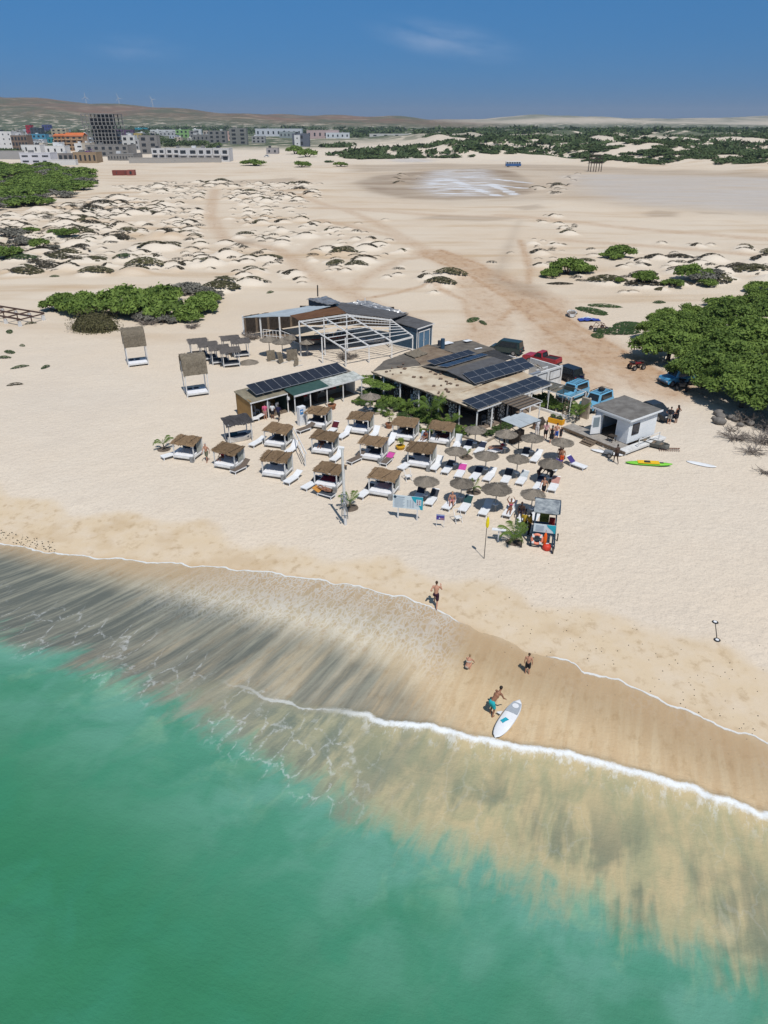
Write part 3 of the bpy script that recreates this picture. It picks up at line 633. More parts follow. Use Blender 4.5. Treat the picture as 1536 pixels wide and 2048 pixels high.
# ---- dune scrub beyond the salt pans: 300 near ones as things, the rest as one mass
bl = []
for i in range(4):
    g = np.random.default_rng(300+i); t = thing('dune_bush', 'dark green bush on the white dunes beyond the salt pan', 'bush', group='bushes on the far dunes'); leaf_obj('foliage', rand_lobes(g, 6, 1.0, .75, .1, .5, .7), 420, .15, LF, t, seed=310+i, inner=.3); bl.append(Proto(t))
poly = wpoly([(560, 318), (640, 296), (700, 282), (1600, 275), (1600, 352), (1400, 343), (1250, 333), (1100, 318), (900, 312), (760, 318), (660, 325)])
xs, ys_ = gth.uniform(poly[:, 0].min(), poly[:, 0].max(), 9000), gth.uniform(poly[:, 1].min(), poly[:, 1].max(), 9000); ok = inside(poly, xs, ys_); ok &= fbm(xs*.011, ys_*.009, 14) > np.where(xs > .2*ys_, .425, .46)
pts = sorted(zip(xs[ok], ys_[ok]), key=lambda q: q[1])
for i, (x, y) in enumerate(pts[:285]):
    w = gth.uniform(3.2, 7.0); bl[i % 4].put((x, y, ground_z(x, y)-.2), i, scale=(w, w, w*.52))
def blob_mass(pts, rmin, rmax, k=22, seed=0):
    g = np.random.default_rng(seed); vs, fs, ss = [], [], []; o = 0
    for x, y in pts:
        w = g.uniform(rmin, rmax); z = float(base_z(x, y)); v, f, s = leaves([(x, y, z+w*.08, w, w, w*.40)], k, w*.42, seed=int(g.integers(1 << 30)), inner=.25)
        v[:, 2] = np.maximum(v[:, 2], z-.5); v[:, 2] = np.where(v[:, 2] <= .03, np.maximum(v[:, 2], z), v[:, 2]); vs.append(v); fs.append(f+o); ss.append(s); o += len(v)
    return np.vstack(vs), np.vstack(fs), np.concatenate(ss)
def belt(n, y0, y1, q0, q1, seed, rmin, rmax, thr, k, f1=.0065, f2=.006):
    g = np.random.default_rng(seed); y = np.exp(g.uniform(math.log(y0), math.log(y1), n)); x = g.uniform(q0, q1, n)*y; ok = fbm(x*f1, y*f2, 17) > thr; return [blob_mass(list(zip(x[ok], y[ok])), rmin, rmax, k, seed)]
mass = [blob_mass(pts[285:2600:2], 3.5, 7, 22, 2)]+belt(3600, 1250, 1900, -.05, .62, 3, 5, 9, .475, 18)+belt(4200, 1500, 2300, -.35, .62, 4, 6, 12, .465, 16)+belt(900, 1300, 2100, -.6, -.1, 6, 5, 10, .45, 18)
o = 0; vs, fs, ss = [], [], []
for v, f, s in mass: vs.append(v); fs.append(f+o); ss.append(s); o += len(v)
wood = kind(link('scrubland', raw_mesh('scrubland', np.vstack(vs), np.vstack(fs), LF, np.concatenate(ss))), 'stuff'); tag(wood, 'dark green scrub covering the plain towards the horizon', 'scrub')
# ---- mat plants capping the sand mounds
def mat_patch(seed, cresc, n, size=.085, thick=.15):
    g = np.random.default_rng(seed); P = []
    while len(P) < n:
        x, y = g.uniform(-1.05, 1.05), g.uniform(-.7, 1.0); r_ = math.hypot(x, y); a = abs(math.atan2(x, y))
        if cresc and (a > 1.75 or r_ > .95-.1*a or (y < -.16+.30*x*x-.15*abs(x))): continue
        if not cresc and (x/.9)**2+((y-.1)/.72)**2 > 1: continue
        if vnoise(np.array([x*3.1]), np.array([y*3.1]), seed)[0] < .16: continue
        P.append((x, y, math.exp(-1.9*(x*x+y*y)**1.45)+thick*g.random()**.7))
    p = np.array(P); nrm = g.normal(size=(n, 3))*.25+np.stack([1.1*p[:, 0], 1.1*p[:, 1], np.full(n, .9)], -1); nrm /= np.linalg.norm(nrm, axis=1)[:, None]; a = np.cross(nrm, g.normal(size=(n, 3))); a /= np.linalg.norm(a, axis=1)[:, None]; b = np.cross(nrm, a); s = size*(.6+.8*g.random(n))
    a *= s[:, None]; b *= (s*.7)[:, None]; a[:, 2] *= .8; b[:, 2] *= .8
    return np.stack([p-a, p-b, p+a, p+b], 1).reshape(-1, 3), np.arange(4*n).reshape(n, 4), np.repeat(np.clip(.1+.6*g.random(n), 0, 1), 4)
patches = [mat_patch(i, i < 6, 330 if i < 6 else 420) for i in range(8)]
pm = []
for i, (v, f, s) in enumerate(patches):
    pm.append((raw_mesh('mat_plant', v, f, LB, s), raw_mesh('mat_plant', v, f, LO, s), raw_mesh('mat_plant', v, f, LD, s)))
order = sorted(range(len(MOUNDS)), key=lambda i: -MOUNDS[i, 2]*MOUNDS[i, 3]**.5/MOUNDS[i, 1]); rest = []; g = np.random.default_rng(77)
special = set(range(len(MOUNDS)-13, len(MOUNDS)))
order = [i for i in order if i in special]+[i for i in order if i not in special]
cnt = 0
for i in order:
    x, y, r, h = MOUNDS[i]; z = float(base_z(x, y))+.09; rz = g.normal()*.45; full = i in special or g.random() < (.26 if y < 190 else .10); k = g.integers(6, 8) if full else g.integers(0, 6)
    if not full and g.random() < .14: continue
    sx = r*(.95+.25*g.random()) if full else r*(.7+.4*g.random()); zs = h*1.05
    if cnt < 295:
        c = 0 if g.random() < .62 else 1
        if i in special: c = 1 if g.random() < .7 else 2
        ob = link('mat_plant', pm[k][c], None, (x, y, z), rz); ob.scale = (sx, sx, zs); cnt += 1
        tag(ob, 'olive mat of low plants covering a whole sand mound' if full else 'dark brown mat plant along the crest of a small sand mound', 'plant', 'mats covering whole mounds' if full else 'mat plants on the crests of the sand mounds')
    else: rest.append((x, y, z, sx, zs, rz, k))
vs, fs, ss, o = [], [], [], 0
for x, y, z, sx, zs, rz, k in rest:
    v, f, s = patches[k]; n = len(f)//2; v = v[:4*n]; ca, sa = math.cos(rz), math.sin(rz)
    vs.append(np.stack([x+(v[:, 0]*ca-v[:, 1]*sa)*sx, y+(v[:, 0]*sa+v[:, 1]*ca)*sx, z+v[:, 2]*zs], -1)); fs.append(f[:n]+o); ss.append(s[:4*n]); o += 4*n
if vs:
    mo = kind(link('dune_ground_cover', raw_mesh('dune_ground_cover', np.vstack(vs), np.vstack(fs), LB, np.concatenate(ss))), 'stuff'); tag(mo, 'small brown mat plants sprinkled over the distant sand mounds', 'ground cover')
# flat mats without a mound: pixel, width m, depth m, colour
for i, (px, py, w, d, c) in enumerate([(1235, 664, 3.6, 3.0, 2), (1262, 652, 3.0, 2.8, 2), (1197, 672, 1.6, 1.2, 2), (1185, 622, 3.6, 2.0, 2), (1210, 612, 3.0, 1.4, 2), (1318, 605, 1.3, 1.0, 2), (945, 640, 2.0, 1.0, 2), (965, 646, 1.6, .6, 2), (18, 705, 1.1, .7, 2), (8, 716, 1.0, .6, 2), (40, 735, 1.2, .6, 2), (92, 735, .9, .5, 2), (20, 664, 1.2, .6, 2), (45, 692, .5, .3, 2), (62, 647, .9, .4, 1),
                                    (540, 585, 1.0, .6, 2), (35, 548, 3.0, 1.5, 0), (450, 568, 3, 1.4, 1), (1120, 568, 2.8, 1.5, 0), (1100, 545, 1.4, 2.6, 1), (410, 530, 1.6, 1.2, 1), (250, 522, 2.2, 1.8, 2), (110, 553, 1.2, .8, 2), (30, 770, 1.0, .4, 0), (1150, 628, .8, .4, 2)]):
    p = at(px, py); ob = link('mat_plant', pm[6+i % 2][c], None, (p.x, p.y, p.z-.06), i*.7); ob.scale = (w, d, .30)
    tag(ob, 'flat spreading mat plant on level sand', 'plant', 'flat mat plants on level sand')
# dense dome shrub in front of the thicket
p = at(190, 658); t = thing('dome_shrub', 'dense rounded olive brown shrub in front of the green thicket', 'shrub', p); leaf_obj('foliage', [(0, 0, .2, 2.9, 2.3, 2.0), (-.8, 0, .1, 2.3, 2.0, 1.5), (1.0, -.2, .1, 2.2, 1.9, 1.5)], 9000, .11, LO, t, seed=4, inner=.08, out=.9)
# ---- palms
def frond(L_, droop, n, seed):
    g = np.random.default_rng(seed); m = MB(); pts = []
    for i in range(9):
        q = i/8; pts.append(Vector((L_*q*(1-.25*q), 0, L_*(1.35*q-droop*1.15*q*q))))
    for i in range(8): m.tube(pts[i], pts[i+1], .018*(1-i/9), .018*(1-(i+1)/9), 4, False)
    for i in range(n):
        q = .15+.83*i/n; k = min(int(q*8), 7); p = pts[k].lerp(pts[k+1], q*8-k); l = L_*.30*math.sin(math.pi*min(.95, q*.8+.12))
        for sd in (-1, 1):
            t_ = p+Vector((l*.55, sd*l*.75, -l*(.25+.3*g.random()))); w = Vector((.035, 0, .01)); m.add([p-w, p+w, t_], [(0, 1, 2)])
    return m.mesh('frond', LP)
frs = [frond(1.3, .85, 16, 1), frond(1.2, 1.15, 16, 2), frond(1.0, .45, 14, 3)]
frl = [frond(2.3, .8, 24, 4), frond(2.2, 1.1, 24, 5), frond(2.0, .4, 22, 6)]
def palm(label, p, h, fr, n, sc=1.0, pit=True, rz=0):
    t = thing('palm', label, 'palm', p, rz); m = MB(); m.path([(0, 0, -.1), (.03, .02, h*.5), (0, 0, h)], [.07*sc, .055*sc, .04*sc], 7); m.build('trunk', BARK, t)
    for i in range(n):
        o = link('frond', fr[i % 3], t, (0, 0, h)); o.rotation_euler = (0, 0, i*2.4+.3); o.scale = (sc,)*3
    if pit:
        m = MB(); m.lathe([(.0, .03), (.45, .035), (.55, .06), (.62, .0)], 14, jitter=.08); m.build('soil_ring', mat('soil', (.17, .13, .10), (.10, .08, .06), .95, 4), t)
    return t
palm('young palm with bent fronds left of the outermost thatched daybed', at(328, 899), .5, frs, 6, 1.0)
palm('small palm with upright fronds beside the tall white letter pole', at(701, 1016), .55, frs, 7, .95, rz=1)
palm('bushy young palm beside the blue lifeguard tower', at(1028, 1085), .45, frs, 9, 1.25, rz=.6)
palm('small palm between two straw umbrellas behind the yellow flag', at(947, 984), .35, frs, 7, .8, rz=2)
palm('tall palm with arching fronds in the restaurant garden', at(862, 846), 1.3, frl, 11, .95, False)
palm('small palm sprouting beside the umbrella by the garden corner', at(932, 915), .3, frs, 5, .6, rz=.5)
# ================================================================ PEOPLE
def mirror(p): return Vector((-p[0], p[1], p[2]))
def V3(*a): return Vector(a)
def pose(pel=(0, 0, .93), lean=(0, 0), legs=None, arms=None, headoff=(0, .02)):
    """joint table for a 1.75 m figure facing +y; legs/arms give (knee, ankle, toe) and (elbow, wrist, fingertip dir) per side"""
    P = V3(*pel); ch = P+V3(lean[0]*.45, lean[1]*.45, .36*math.cos(math.hypot(*lean))); nk = P+V3(lean[0]*.75, lean[1]*.75, .56*math.cos(math.hypot(*lean)*.95))
    J = dict(pel=P, ch=ch, nk=nk, hd=nk+V3(headoff[0]+lean[0]*.12, headoff[1]+lean[1]*.12, .15), s=[])
    for k, sd in ((0, -1), (1, 1)):
        hip = P+V3(sd*.09, 0, -.03); sh = nk+V3(sd*.185, 0, -.07)
        J['s'].append(dict(hip=hip, kn=V3(*legs[k][0]), an=V3(*legs[k][1]), to=V3(*legs[k][2]), sh=sh, el=sh+V3(*arms[k][0]), wr=sh+V3(*arms[k][1]), fd=V3(*arms[k][2]).normalized()))
    return J
def cap(m, p, q, r1, r2, n=8):
    m.tube(p, q, r1, r2, n); m.ball(p, r1, 8, 5); m.ball(q, r2, 8, 5)
def body_mb(J, slim=1.0):
    m = MB(); k = slim
    cap(m, J['pel']+V3(-.06, 0, 0), J['pel']+V3(.06, 0, 0), .125*k, .125*k); cap(m, J['pel'], J['ch'], .125*k, .135*k); m.ball(J['ch']+V3(0, .01, .02), (.175*k, .12*k, .17), 10, 6)
    cap(m, J['ch'], J['nk']+V3(0, 0, -.05), .13*k, .085*k); cap(m, J['nk']+V3(0, 0, -.06), J['hd']+V3(0, 0, -.04), .058, .055)
    h = J['hd']; m.ball(h+V3(0, 0, .035), (.076, .095, .105), 10, 7); m.ball(h+V3(0, .035, -.045), (.055, .055, .06), 8, 5); m.ball(h+V3(0, .1, .0), (.016, .022, .026), 6, 4)
    for sd in (-1, 1): m.ball(h+V3(sd*.078, -.005, .01), (.014, .024, .034), 6, 4)
    for s in J['s']:
        cap(m, s['hip'], s['kn'], .086*k, .057*k); calf = s['kn'].lerp(s['an'], .3); cap(m, s['kn'], calf, .055, .056); cap(m, calf, s['an'], .056, .036); cap(m, s['an']+V3(0, 0, -.035), s['to'], .040, .026)
        cap(m, J['nk']+V3(0, 0, -.09), s['sh'], .07, .06); cap(m, s['sh'], s['el'], .054*k, .040); cap(m, s['el'], s['wr'], .041, .027)
        f = s['fd']; a = f.cross(V3(0, 0, 1)); a = (a if a.length > .2 else f.cross(V3(1, 0, 0))).normalized(); pm_ = s['wr']+f*.05; cap(m, s['wr'], pm_, .028, .030); cap(m, pm_+a*.018, pm_+a*.018+f*.03, .018, .016); cap(m, pm_-a*.018, pm_-a*.018+f*.03, .018, .016)
        for i, l in enumerate((.062, .075, .07, .055)):
            b = pm_+f*.035+a*(.030-.02*i); d = f*.8+a.cross(f)*-.25; cap(m, b, b+f*(l*.5), .0105, .010, 6); cap(m, b+f*(l*.5), b+f*(l*.5)+d.normalized()*l*.5, .010, .009, 6)
        b = pm_-f*.02+a*.03; cap(m, b, b+(f+a*.9).normalized()*.055, .012, .010, 6)
    return m
def remesh(name, m, vox, mats):
    ob = m.build(name, mats); r = ob.modifiers.new('r', 'REMESH'); r.mode = 'VOXEL'; r.voxel_size = vox; r.use_smooth_shade = True
    sm = ob.modifiers.new('s', 'SMOOTH'); sm.factor = .5; sm.iterations = 2
    dg = bpy.context.evaluated_depsgraph_get(); me = bpy.data.meshes.new_from_object(ob.evaluated_get(dg)); old = ob.data; bpy.data.objects.remove(ob); bpy.data.meshes.remove(old)
    me.name = name; me.materials.clear(); me.materials.append(mats)
    return me
def wear(J, what):
    m = MB()
    if what in ('shorts', 'trunks', 'trousers'):
        cap(m, J['pel']+V3(-.05, 0, .02), J['pel']+V3(.05, 0, .02), .138, .138)
        for s in J['s']:
            q = s['hip'].lerp(s['kn'], .75 if what == 'shorts' else .5); cap(m, s['hip'], q, .108, .098)
            if what == 'trousers': cap(m, q, s['kn'], .09, .07); cap(m, s['kn'], s['an'], .07, .055)
    elif what == 'shirt':
        cap(m, J['pel']+V3(0, 0, .06), J['ch'], .145, .15); m.ball(J['ch']+V3(0, .01, .02), (.19, .135, .185), 10, 6); cap(m, J['ch'], J['nk']+V3(0, 0, -.06), .145, .10)
        for s in J['s']: cap(m, J['nk']+V3(0, 0, -.09), s['sh'], .085, .075); cap(m, s['sh'], s['sh'].lerp(s['el'], .65), .072, .066)
    elif what == 'dress':
        cap(m, J['pel'], J['ch'], .15, .145); m.ball(J['ch']+V3(0, .01, .0), (.185, .135, .15), 10, 6)
        for s in J['s']: cap(m, s['hip'], s['hip'].lerp(s['kn'], .85), .115, .13)
    elif what == 'bikini':
        cap(m, J['pel']+V3(-.05, 0, -.01), J['pel']+V3(.05, 0, -.01), .132, .132); m.lathe([(.0, .03), (.178, .03), (.185, 0), (.178, -.05), (0, -.05)], 12, tuple(J['ch']+V3(0, .01, .03)))
    return m
def hair_mb(J, long=False):
    m = MB(); h = J['hd']; m.ball(h+V3(0, -.018, .055), (.086, .100, .100), 10, 6)
    if long: cap(m, h+V3(0, -.06, .03), J['nk']+V3(0, -.11, -.12), .075, .05)
    return m
ST_L = [((-.10, .02, .48), (-.11, -.02, .07), (-.12, .14, .03)), ((.10, .02, .48), (.11, -.02, .07), (.13, .14, .03))]
POSES = {
 'stand': pose(legs=ST_L, arms=[((-.06, -.02, -.28), (-.07, .05, -.53), (0, .2, -1)), ((.06, -.02, -.28), (.07, .05, -.53), (0, .2, -1))]),
 'akimbo': pose(legs=ST_L, arms=[((-.20, -.06, -.24), (-.06, .08, -.38), (.6, .3, -.6)), ((.20, -.06, -.24), (.06, .08, -.38), (-.6, .3, -.6))]),
 'talk': pose(legs=ST_L, arms=[((-.07, 0, -.28), (-.02, .20, -.40), (.2, 1, 0)), ((.08, -.02, -.28), (.08, .06, -.52), (0, .2, -1))], headoff=(.02, .03)),
 'walk': pose(lean=(0, .05), legs=[((-.09, .20, .50), (-.09, .18, .07), (-.10, .34, .05)), ((.09, -.02, .48), (.09, -.30, .12), (.10, -.18, .02))], arms=[((-.06, -.12, -.25), (-.07, -.14, -.50), (0, .1, -1)), ((.06, .10, -.25), (.05, .26, -.42), (0, .5, -.8))]),
 'run': pose(pel=(0, 0, .90), lean=(0, .14), legs=[((-.09, .33, .66), (-.09, .22, .26), (-.10, .37, .22)), ((.09, -.06, .46), (.09, -.30, .10), (.10, -.17, .02))], arms=[((-.12, -.20, -.20), (-.10, -.02, -.36), (.2, 1, 0)), ((.12, .12, -.24), (.04, .30, -.12), (-.2, .6, .7))]),
 'bend': pose(pel=(0, -.10, .90), lean=(0, .62), legs=[((-.11, .06, .48), (-.12, -.02, .07), (-.13, .14, .03)), ((.11, .02, .47), (.12, -.12, .07), (.13, .04, .03))], arms=[((-.07, .12, -.26), (-.02, .26, -.44), (.1, .6, -.7)), ((.07, .10, -.26), (.04, .28, -.42), (-.1, .6, -.7))], headoff=(0, .06)),
 'sit': pose(pel=(0, 0, .12), lean=(0, .10), legs=[((-.11, .36, .28), (-.13, .70, .05), (-.13, .76, .16)), ((.11, .36, .26), (.13, .72, .05), (.13, .78, .16))], arms=[((-.08, .06, -.26), (-.05, .26, -.32), (.1, .9, -.2)), ((.08, .06, -.26), (.05, .26, -.32), (-.1, .9, -.2))]),
 'up': pose(pel=(0, 0, .12), lean=(0, -.10), legs=[((-.11, .38, .22), (-.13, .76, .05), (-.13, .82, .14)), ((.11, .38, .16), (.13, .78, .05), (.13, .84, .14))], arms=[((-.14, .05, .24), (-.04, .04, .46), (.4, 0, .6)), ((.14, .05, .24), (.04, .04, .46), (-.4, 0, .6))]),
 'crouch': pose(pel=(0, -.10, .36), lean=(0, .42), legs=[((-.16, .26, .44), (-.14, .02, .07), (-.15, .18, .03)), ((.16, .26, .44), (.14, .02, .07), (.15, .18, .03))], arms=[((-.08, .18, -.22), (-.04, .32, -.42), (0, .5, -.8)), ((.08, .18, -.22), (.04, .32, -.42), (0, .5, -.8))]),
}
def lie_of():
    J = POSES['stand']; r = Matrix.Rotation(R(90), 3, 'X'); f = lambda v: (r @ (v-V3(0, 0, .93)))+V3(0, 0, .13)
    K = {k: f(J[k]) for k in ('pel', 'ch', 'nk', 'hd')}; K['s'] = []
    for i, s in enumerate(J['s']):
        d = {k: f(s[k]) for k in ('hip', 'kn', 'an', 'to', 'sh', 'el', 'wr')}; d['fd'] = r @ s['fd']; d['kn'] += V3(0, 0, .16 if i else .02); K['s'].append(d)
    return K
POSES['lie'] = lie_of()     # on the back, head towards -y
SKIN = {'light': mat('skin_light', (.50, .27, .18), (.43, .215, .14), .55, 8), 'tan': mat('skin_tan', (.30, .145, .085), (.24, .11, .065), .5, 8), 'dark': mat('skin_dark', (.075, .042, .028), (.05, .028, .02), .45, 8)}
HAIR = {'dark': mat('hair_dark', (.018, .013, .010), (.03, .02, .015), .6, 30), 'brown': mat('hair_brown', (.07, .04, .022), (.045, .025, .015), .6, 30), 'fair': mat('hair_fair', (.34, .24, .13), (.25, .17, .09), .6, 30), 'grey': mat('hair_grey', (.4, .38, .36), (.3, .29, .28), .6, 30)}
def cloth(c, name=None):
    c = tuple(round(v, 3) for v in c); k = 'cloth_%02d%02d%02d' % tuple(int(v*99) for v in c); return mat(name or k, c, tuple(v*.75 for v in c), .85, 7, .25, 25)
PM = {}
def pmesh(po, what):
    if (po, what) not in PM:
        J = POSES[po]
        if what == 'body': PM[po, what] = remesh('body', body_mb(J), .0135, SKIN['tan'])
        elif what in ('hair', 'long_hair'): PM[po, what] = remesh('hair', hair_mb(J, what == 'long_hair'), .016, HAIR['dark'])
        else: PM[po, what] = remesh(what, wear(J, what), .018, HAIR['dark'])
    return PM[po, what]
def own(o, m): o.material_slots[0].link = 'OBJECT'; o.material_slots[0].material = m; return o
def person(label, p, face, po, skin, hair, clothes, scale=1.0, long=False, group=None):
    """face: heading in degrees (0 = +x, 90 = away from the sea)"""
    t = thing('person', label, 'person', p, R(face-90), group, scale)
    own(link('body', pmesh(po, 'body'), t), SKIN[skin]); own(link('hair', pmesh(po, 'long_hair' if long else 'hair'), t), HAIR[hair])
    for w, c in clothes: own(link({'bikini': 'swimsuit', 'trunks': 'swim_trunks'}.get(w, w), pmesh(po, w), t), cloth(c))
    return t
def gp(px, py, dz=0.0): p = at(px, py); return V3(p.x, p.y, p.z+dz)
person('man in dark maroon swim trunks running up out of the swash', gp(871, 1214), 80, 'run', 'light', 'brown', [('shorts', (.045, .012, .03))], 1.05)
person('man in turquoise shorts bending beside the white paddleboard', gp(984, 1430), 38, 'bend', 'tan', 'dark', [('shorts', (.02, .42, .46))], 1.02)
person('crouching small child in a pale swimsuit on the wet sand', gp(935, 1339), 60, 'crouch', 'light', 'fair', [('bikini', (.55, .5, .42))], .80)
person('child in dark swim shorts standing in the shallow water', gp(1054, 1348), 70, 'stand', 'light', 'brown', [('shorts', (.02, .02, .025))], .82)
person('shirtless grey haired man in patterned shorts between two thatched daybeds', gp(415, 923), 250, 'walk', 'light', 'grey', [('shorts', (.16, .16, .11))], .98)
person('person in pink shirt standing before the open shop', gp(531, 839), 100, 'stand', 'light', 'dark', [('shirt', (.62, .12, .22)), ('shorts', (.55, .30, .26))], .94)
person('person in white shirt walking before the open shop', gp(546, 838), 90, 'talk', 'tan', 'dark', [('shirt', (.7, .7, .7)), ('shorts', (.02, .02, .03))], .92)
person('person in navy shirt walking before the open shop', gp(558, 842), 70, 'walk', 'dark', 'dark', [('shirt', (.02, .02, .06)), ('shorts', (.03, .03, .035))], .96)
person('man in dark cap and grey shirt with hands on hips by the thicket', gp(1337, 848), 60, 'akimbo', 'light', 'dark', [('shirt', (.02, .02, .03)), ('shorts', (.33, .31, .28))], 1.0)
person('woman in black standing beside the man with hands on hips', gp(1351, 846), 120, 'akimbo', 'tan', 'dark', [('dress', (.012, .012, .018))], 1.05, True)
person('dark skinned bather walking past the white hut deck', gp(1231, 926), 100, 'walk', 'dark', 'dark', [('trunks', (.03, .02, .02))], .98)
G5 = None
person('woman in pink top and black skirt beside the grey awning', gp(1090, 879), 95, 'talk', 'tan', 'dark', [('shirt', (.62, .36, .36)), ('shorts', (.015, .015, .015))], 1.0, True)
person('woman with dark hair in white top under the grey awning', gp(1073, 872), 250, 'stand', 'tan', 'dark', [('shirt', (.72, .72, .74)), ('trousers', (.6, .6, .62))], 1.0, True)
person('person in dark brown dress with the group beside the yellow box', gp(1102, 886), 80, 'stand', 'light', 'dark', [('dress', (.02, .015, .015))], .98, True)
person('shirtless man in royal blue shorts in the standing group', gp(1111, 882), 75, 'talk', 'light', 'brown', [('shorts', (.02, .10, .42))], 1.0)
person('child in black top beside the man in royal blue shorts', gp(1120, 880), 300, 'stand', 'light', 'fair', [('shirt', (.02, .02, .02)), ('shorts', (.02, .02, .02))], .74)
person('boy in bright orange swim shorts under a straw umbrella', gp(1122, 931), 95, 'stand', 'tan', 'dark', [('shorts', (.70, .10, .02))], .95)
person('child bathing suit in dark red behind the boy in orange', gp(1118, 922), 250, 'stand', 'tan', 'dark', [('bikini', (.12, .01, .02))], .80)
person('woman in black swimsuit standing by the umbrella near the awning', gp(1009, 893), 200, 'stand', 'tan', 'dark', [('dress', (.01, .01, .012))], .85, True)
person('skinny teenager in black shorts behind the lifeguard tower', gp(1086, 992), 240, 'walk', 'light', 'brown', [('shorts', (.012, .012, .015))], .95)
person('brown skinned bather bending over a sunbed under the feathered umbrella', gp(1077, 962), 30, 'bend', 'dark', 'dark', [('trunks', (.04, .02, .02))], .98)
person('dark clothed person standing over the sunbed under the feathered umbrella', gp(1099, 966), 200, 'bend', 'dark', 'dark', [('shirt', (.012, .012, .012)), ('shorts', (.02, .02, .02))], 1.02)
person('lifeguard in yellow shirt and dark trousers beside the blue tower', gp(1057, 1069), 330, 'talk', 'dark', 'dark', [('shirt', (.72, .36, .03)), ('trousers', (.02, .02, .02))], 1.0)
person('lifeguard in dark top leaning beside the yellow shirted one', gp(1047, 1066), 60, 'stand', 'dark', 'dark', [('shirt', (.45, .30, .03)), ('trousers', (.025, .02, .02))], 1.0)
# ================================================================ BEACH FURNITURE
WHITE = mat('white_paint', (.74, .74, .73), (.60, .59, .57), .55, 1.6, .15, 20, rnd=.05)
PLAST = mat('white_plastic', (.78, .79, .80), (.70, .71, .72), .4, 2)
MATT = mat('white_mattress', (.78, .78, .79), (.68, .68, .70), .9, 3, .3, 9)
GREYC = mat('grey_cushion', (.045, .052, .065), (.065, .07, .08), .9, 4, .3, 12)
BROWNC = mat('brown_mesh', (.16, .125, .10), (.12, .095, .075), .85, 6)
SHADE = mat('curtain', (.36, .37, .33), (.28, .29, .27), .9, 2, .2, 6)
THATCH = mat('thatch', (.30, .205, .12), (.165, .105, .058), .95, 5, .8, 30, stretch=(1, 7, 1), rnd=.26)
STRAW = mat('straw', (.31, .27, .22), (.195, .165, .13), .95, 6, .8, 30, stretch=(3, 3, 1), rnd=.18)
DTHATCH = mat('dry_thatch', (.27, .23, .175), (.15, .125, .09), .95, 5, .8, 28, stretch=(1, 6, 1), rnd=.12)
WOOD = mat('weathered_wood', (.22, .165, .115), (.13, .095, .068), .85, 3, .4, 20, stretch=(6, 1, 1))
DARKW = mat('dark_wood', (.06, .045, .035), (.035, .028, .022), .85, 3, .3, 20)
YEL = mat('yellow_cloth', (.62, .30, .015), (.55, .25, .01), .85, 4)
def thatch_roof(w, d, z0, z1, n=330, th=.09, ov=.12, seed=1, ridge=0.0):
    """sloping slab of palm straw; strands are real strips that overhang the edges"""
    g = random.Random(seed); m = MB()
    if ridge: zf = lambda x, y: z0+(z1-z0)*(y/d+.5)+ridge*(1-abs(2*y/d))
    else: zf = lambda x, y: z0+(z1-z0)*(y/d+.5)+.04*math.sin(x*5+seed)
    k = 8; vs = [];
    for t in (0, -th):
        for i in range(k+1):
            for j in range(k+1):
                x = -w/2+w*i/k; y = -d/2+d*j/k; e = .05*g.uniform(-1, 1); vs.append((x+(e if i in (0, k) else 0), y+(e if j in (0, k) else 0), zf(x, y)+t+g.uniform(-.015, .015)))
    o = (k+1)*(k+1); ix = lambda i, j: i*(k+1)+j; fs = [(ix(i, j), ix(i+1, j), ix(i+1, j+1), ix(i, j+1)) for i in range(k) for j in range(k)]; fs += [tuple(o+a for a in reversed(f)) for f in list(fs)]
    bd = [ix(i, 0) for i in range(k)]+[ix(k, j) for j in range(k)]+[ix(k-i, k) for i in range(k)]+[ix(0, k-j) for j in range(k)]
    fs += [(bd[i], o+bd[i], o+bd[(i+1) % len(bd)], bd[(i+1) % len(bd)]) for i in range(len(bd))]; m.add(vs, fs)
    for i in range(n):
        x, y = g.uniform(-w/2, w/2), g.uniform(-d/2-ov*.3, d/2); l = g.uniform(.3, .75); a = g.gauss(0, .28); q = Vector((x+math.sin(a)*l, y-math.cos(a)*l, 0)); p = Vector((x, y, 0))
        q.x = max(-w/2-ov, min(w/2+ov, q.x)); q.y = max(-d/2-ov, q.y); p.z = zf(p.x, max(-d/2, p.y))+.01+g.random()*.05; q.z = zf(q.x, max(-d/2, q.y))+.0+g.random()*.07-(.12 if q.y < -d/2 else 0)
        s = Vector((math.cos(a), math.sin(a), 0))*g.uniform(.012, .03); m.add([p-s, p+s, q+s, q-s], [(0, 1, 2, 3)])
    return m
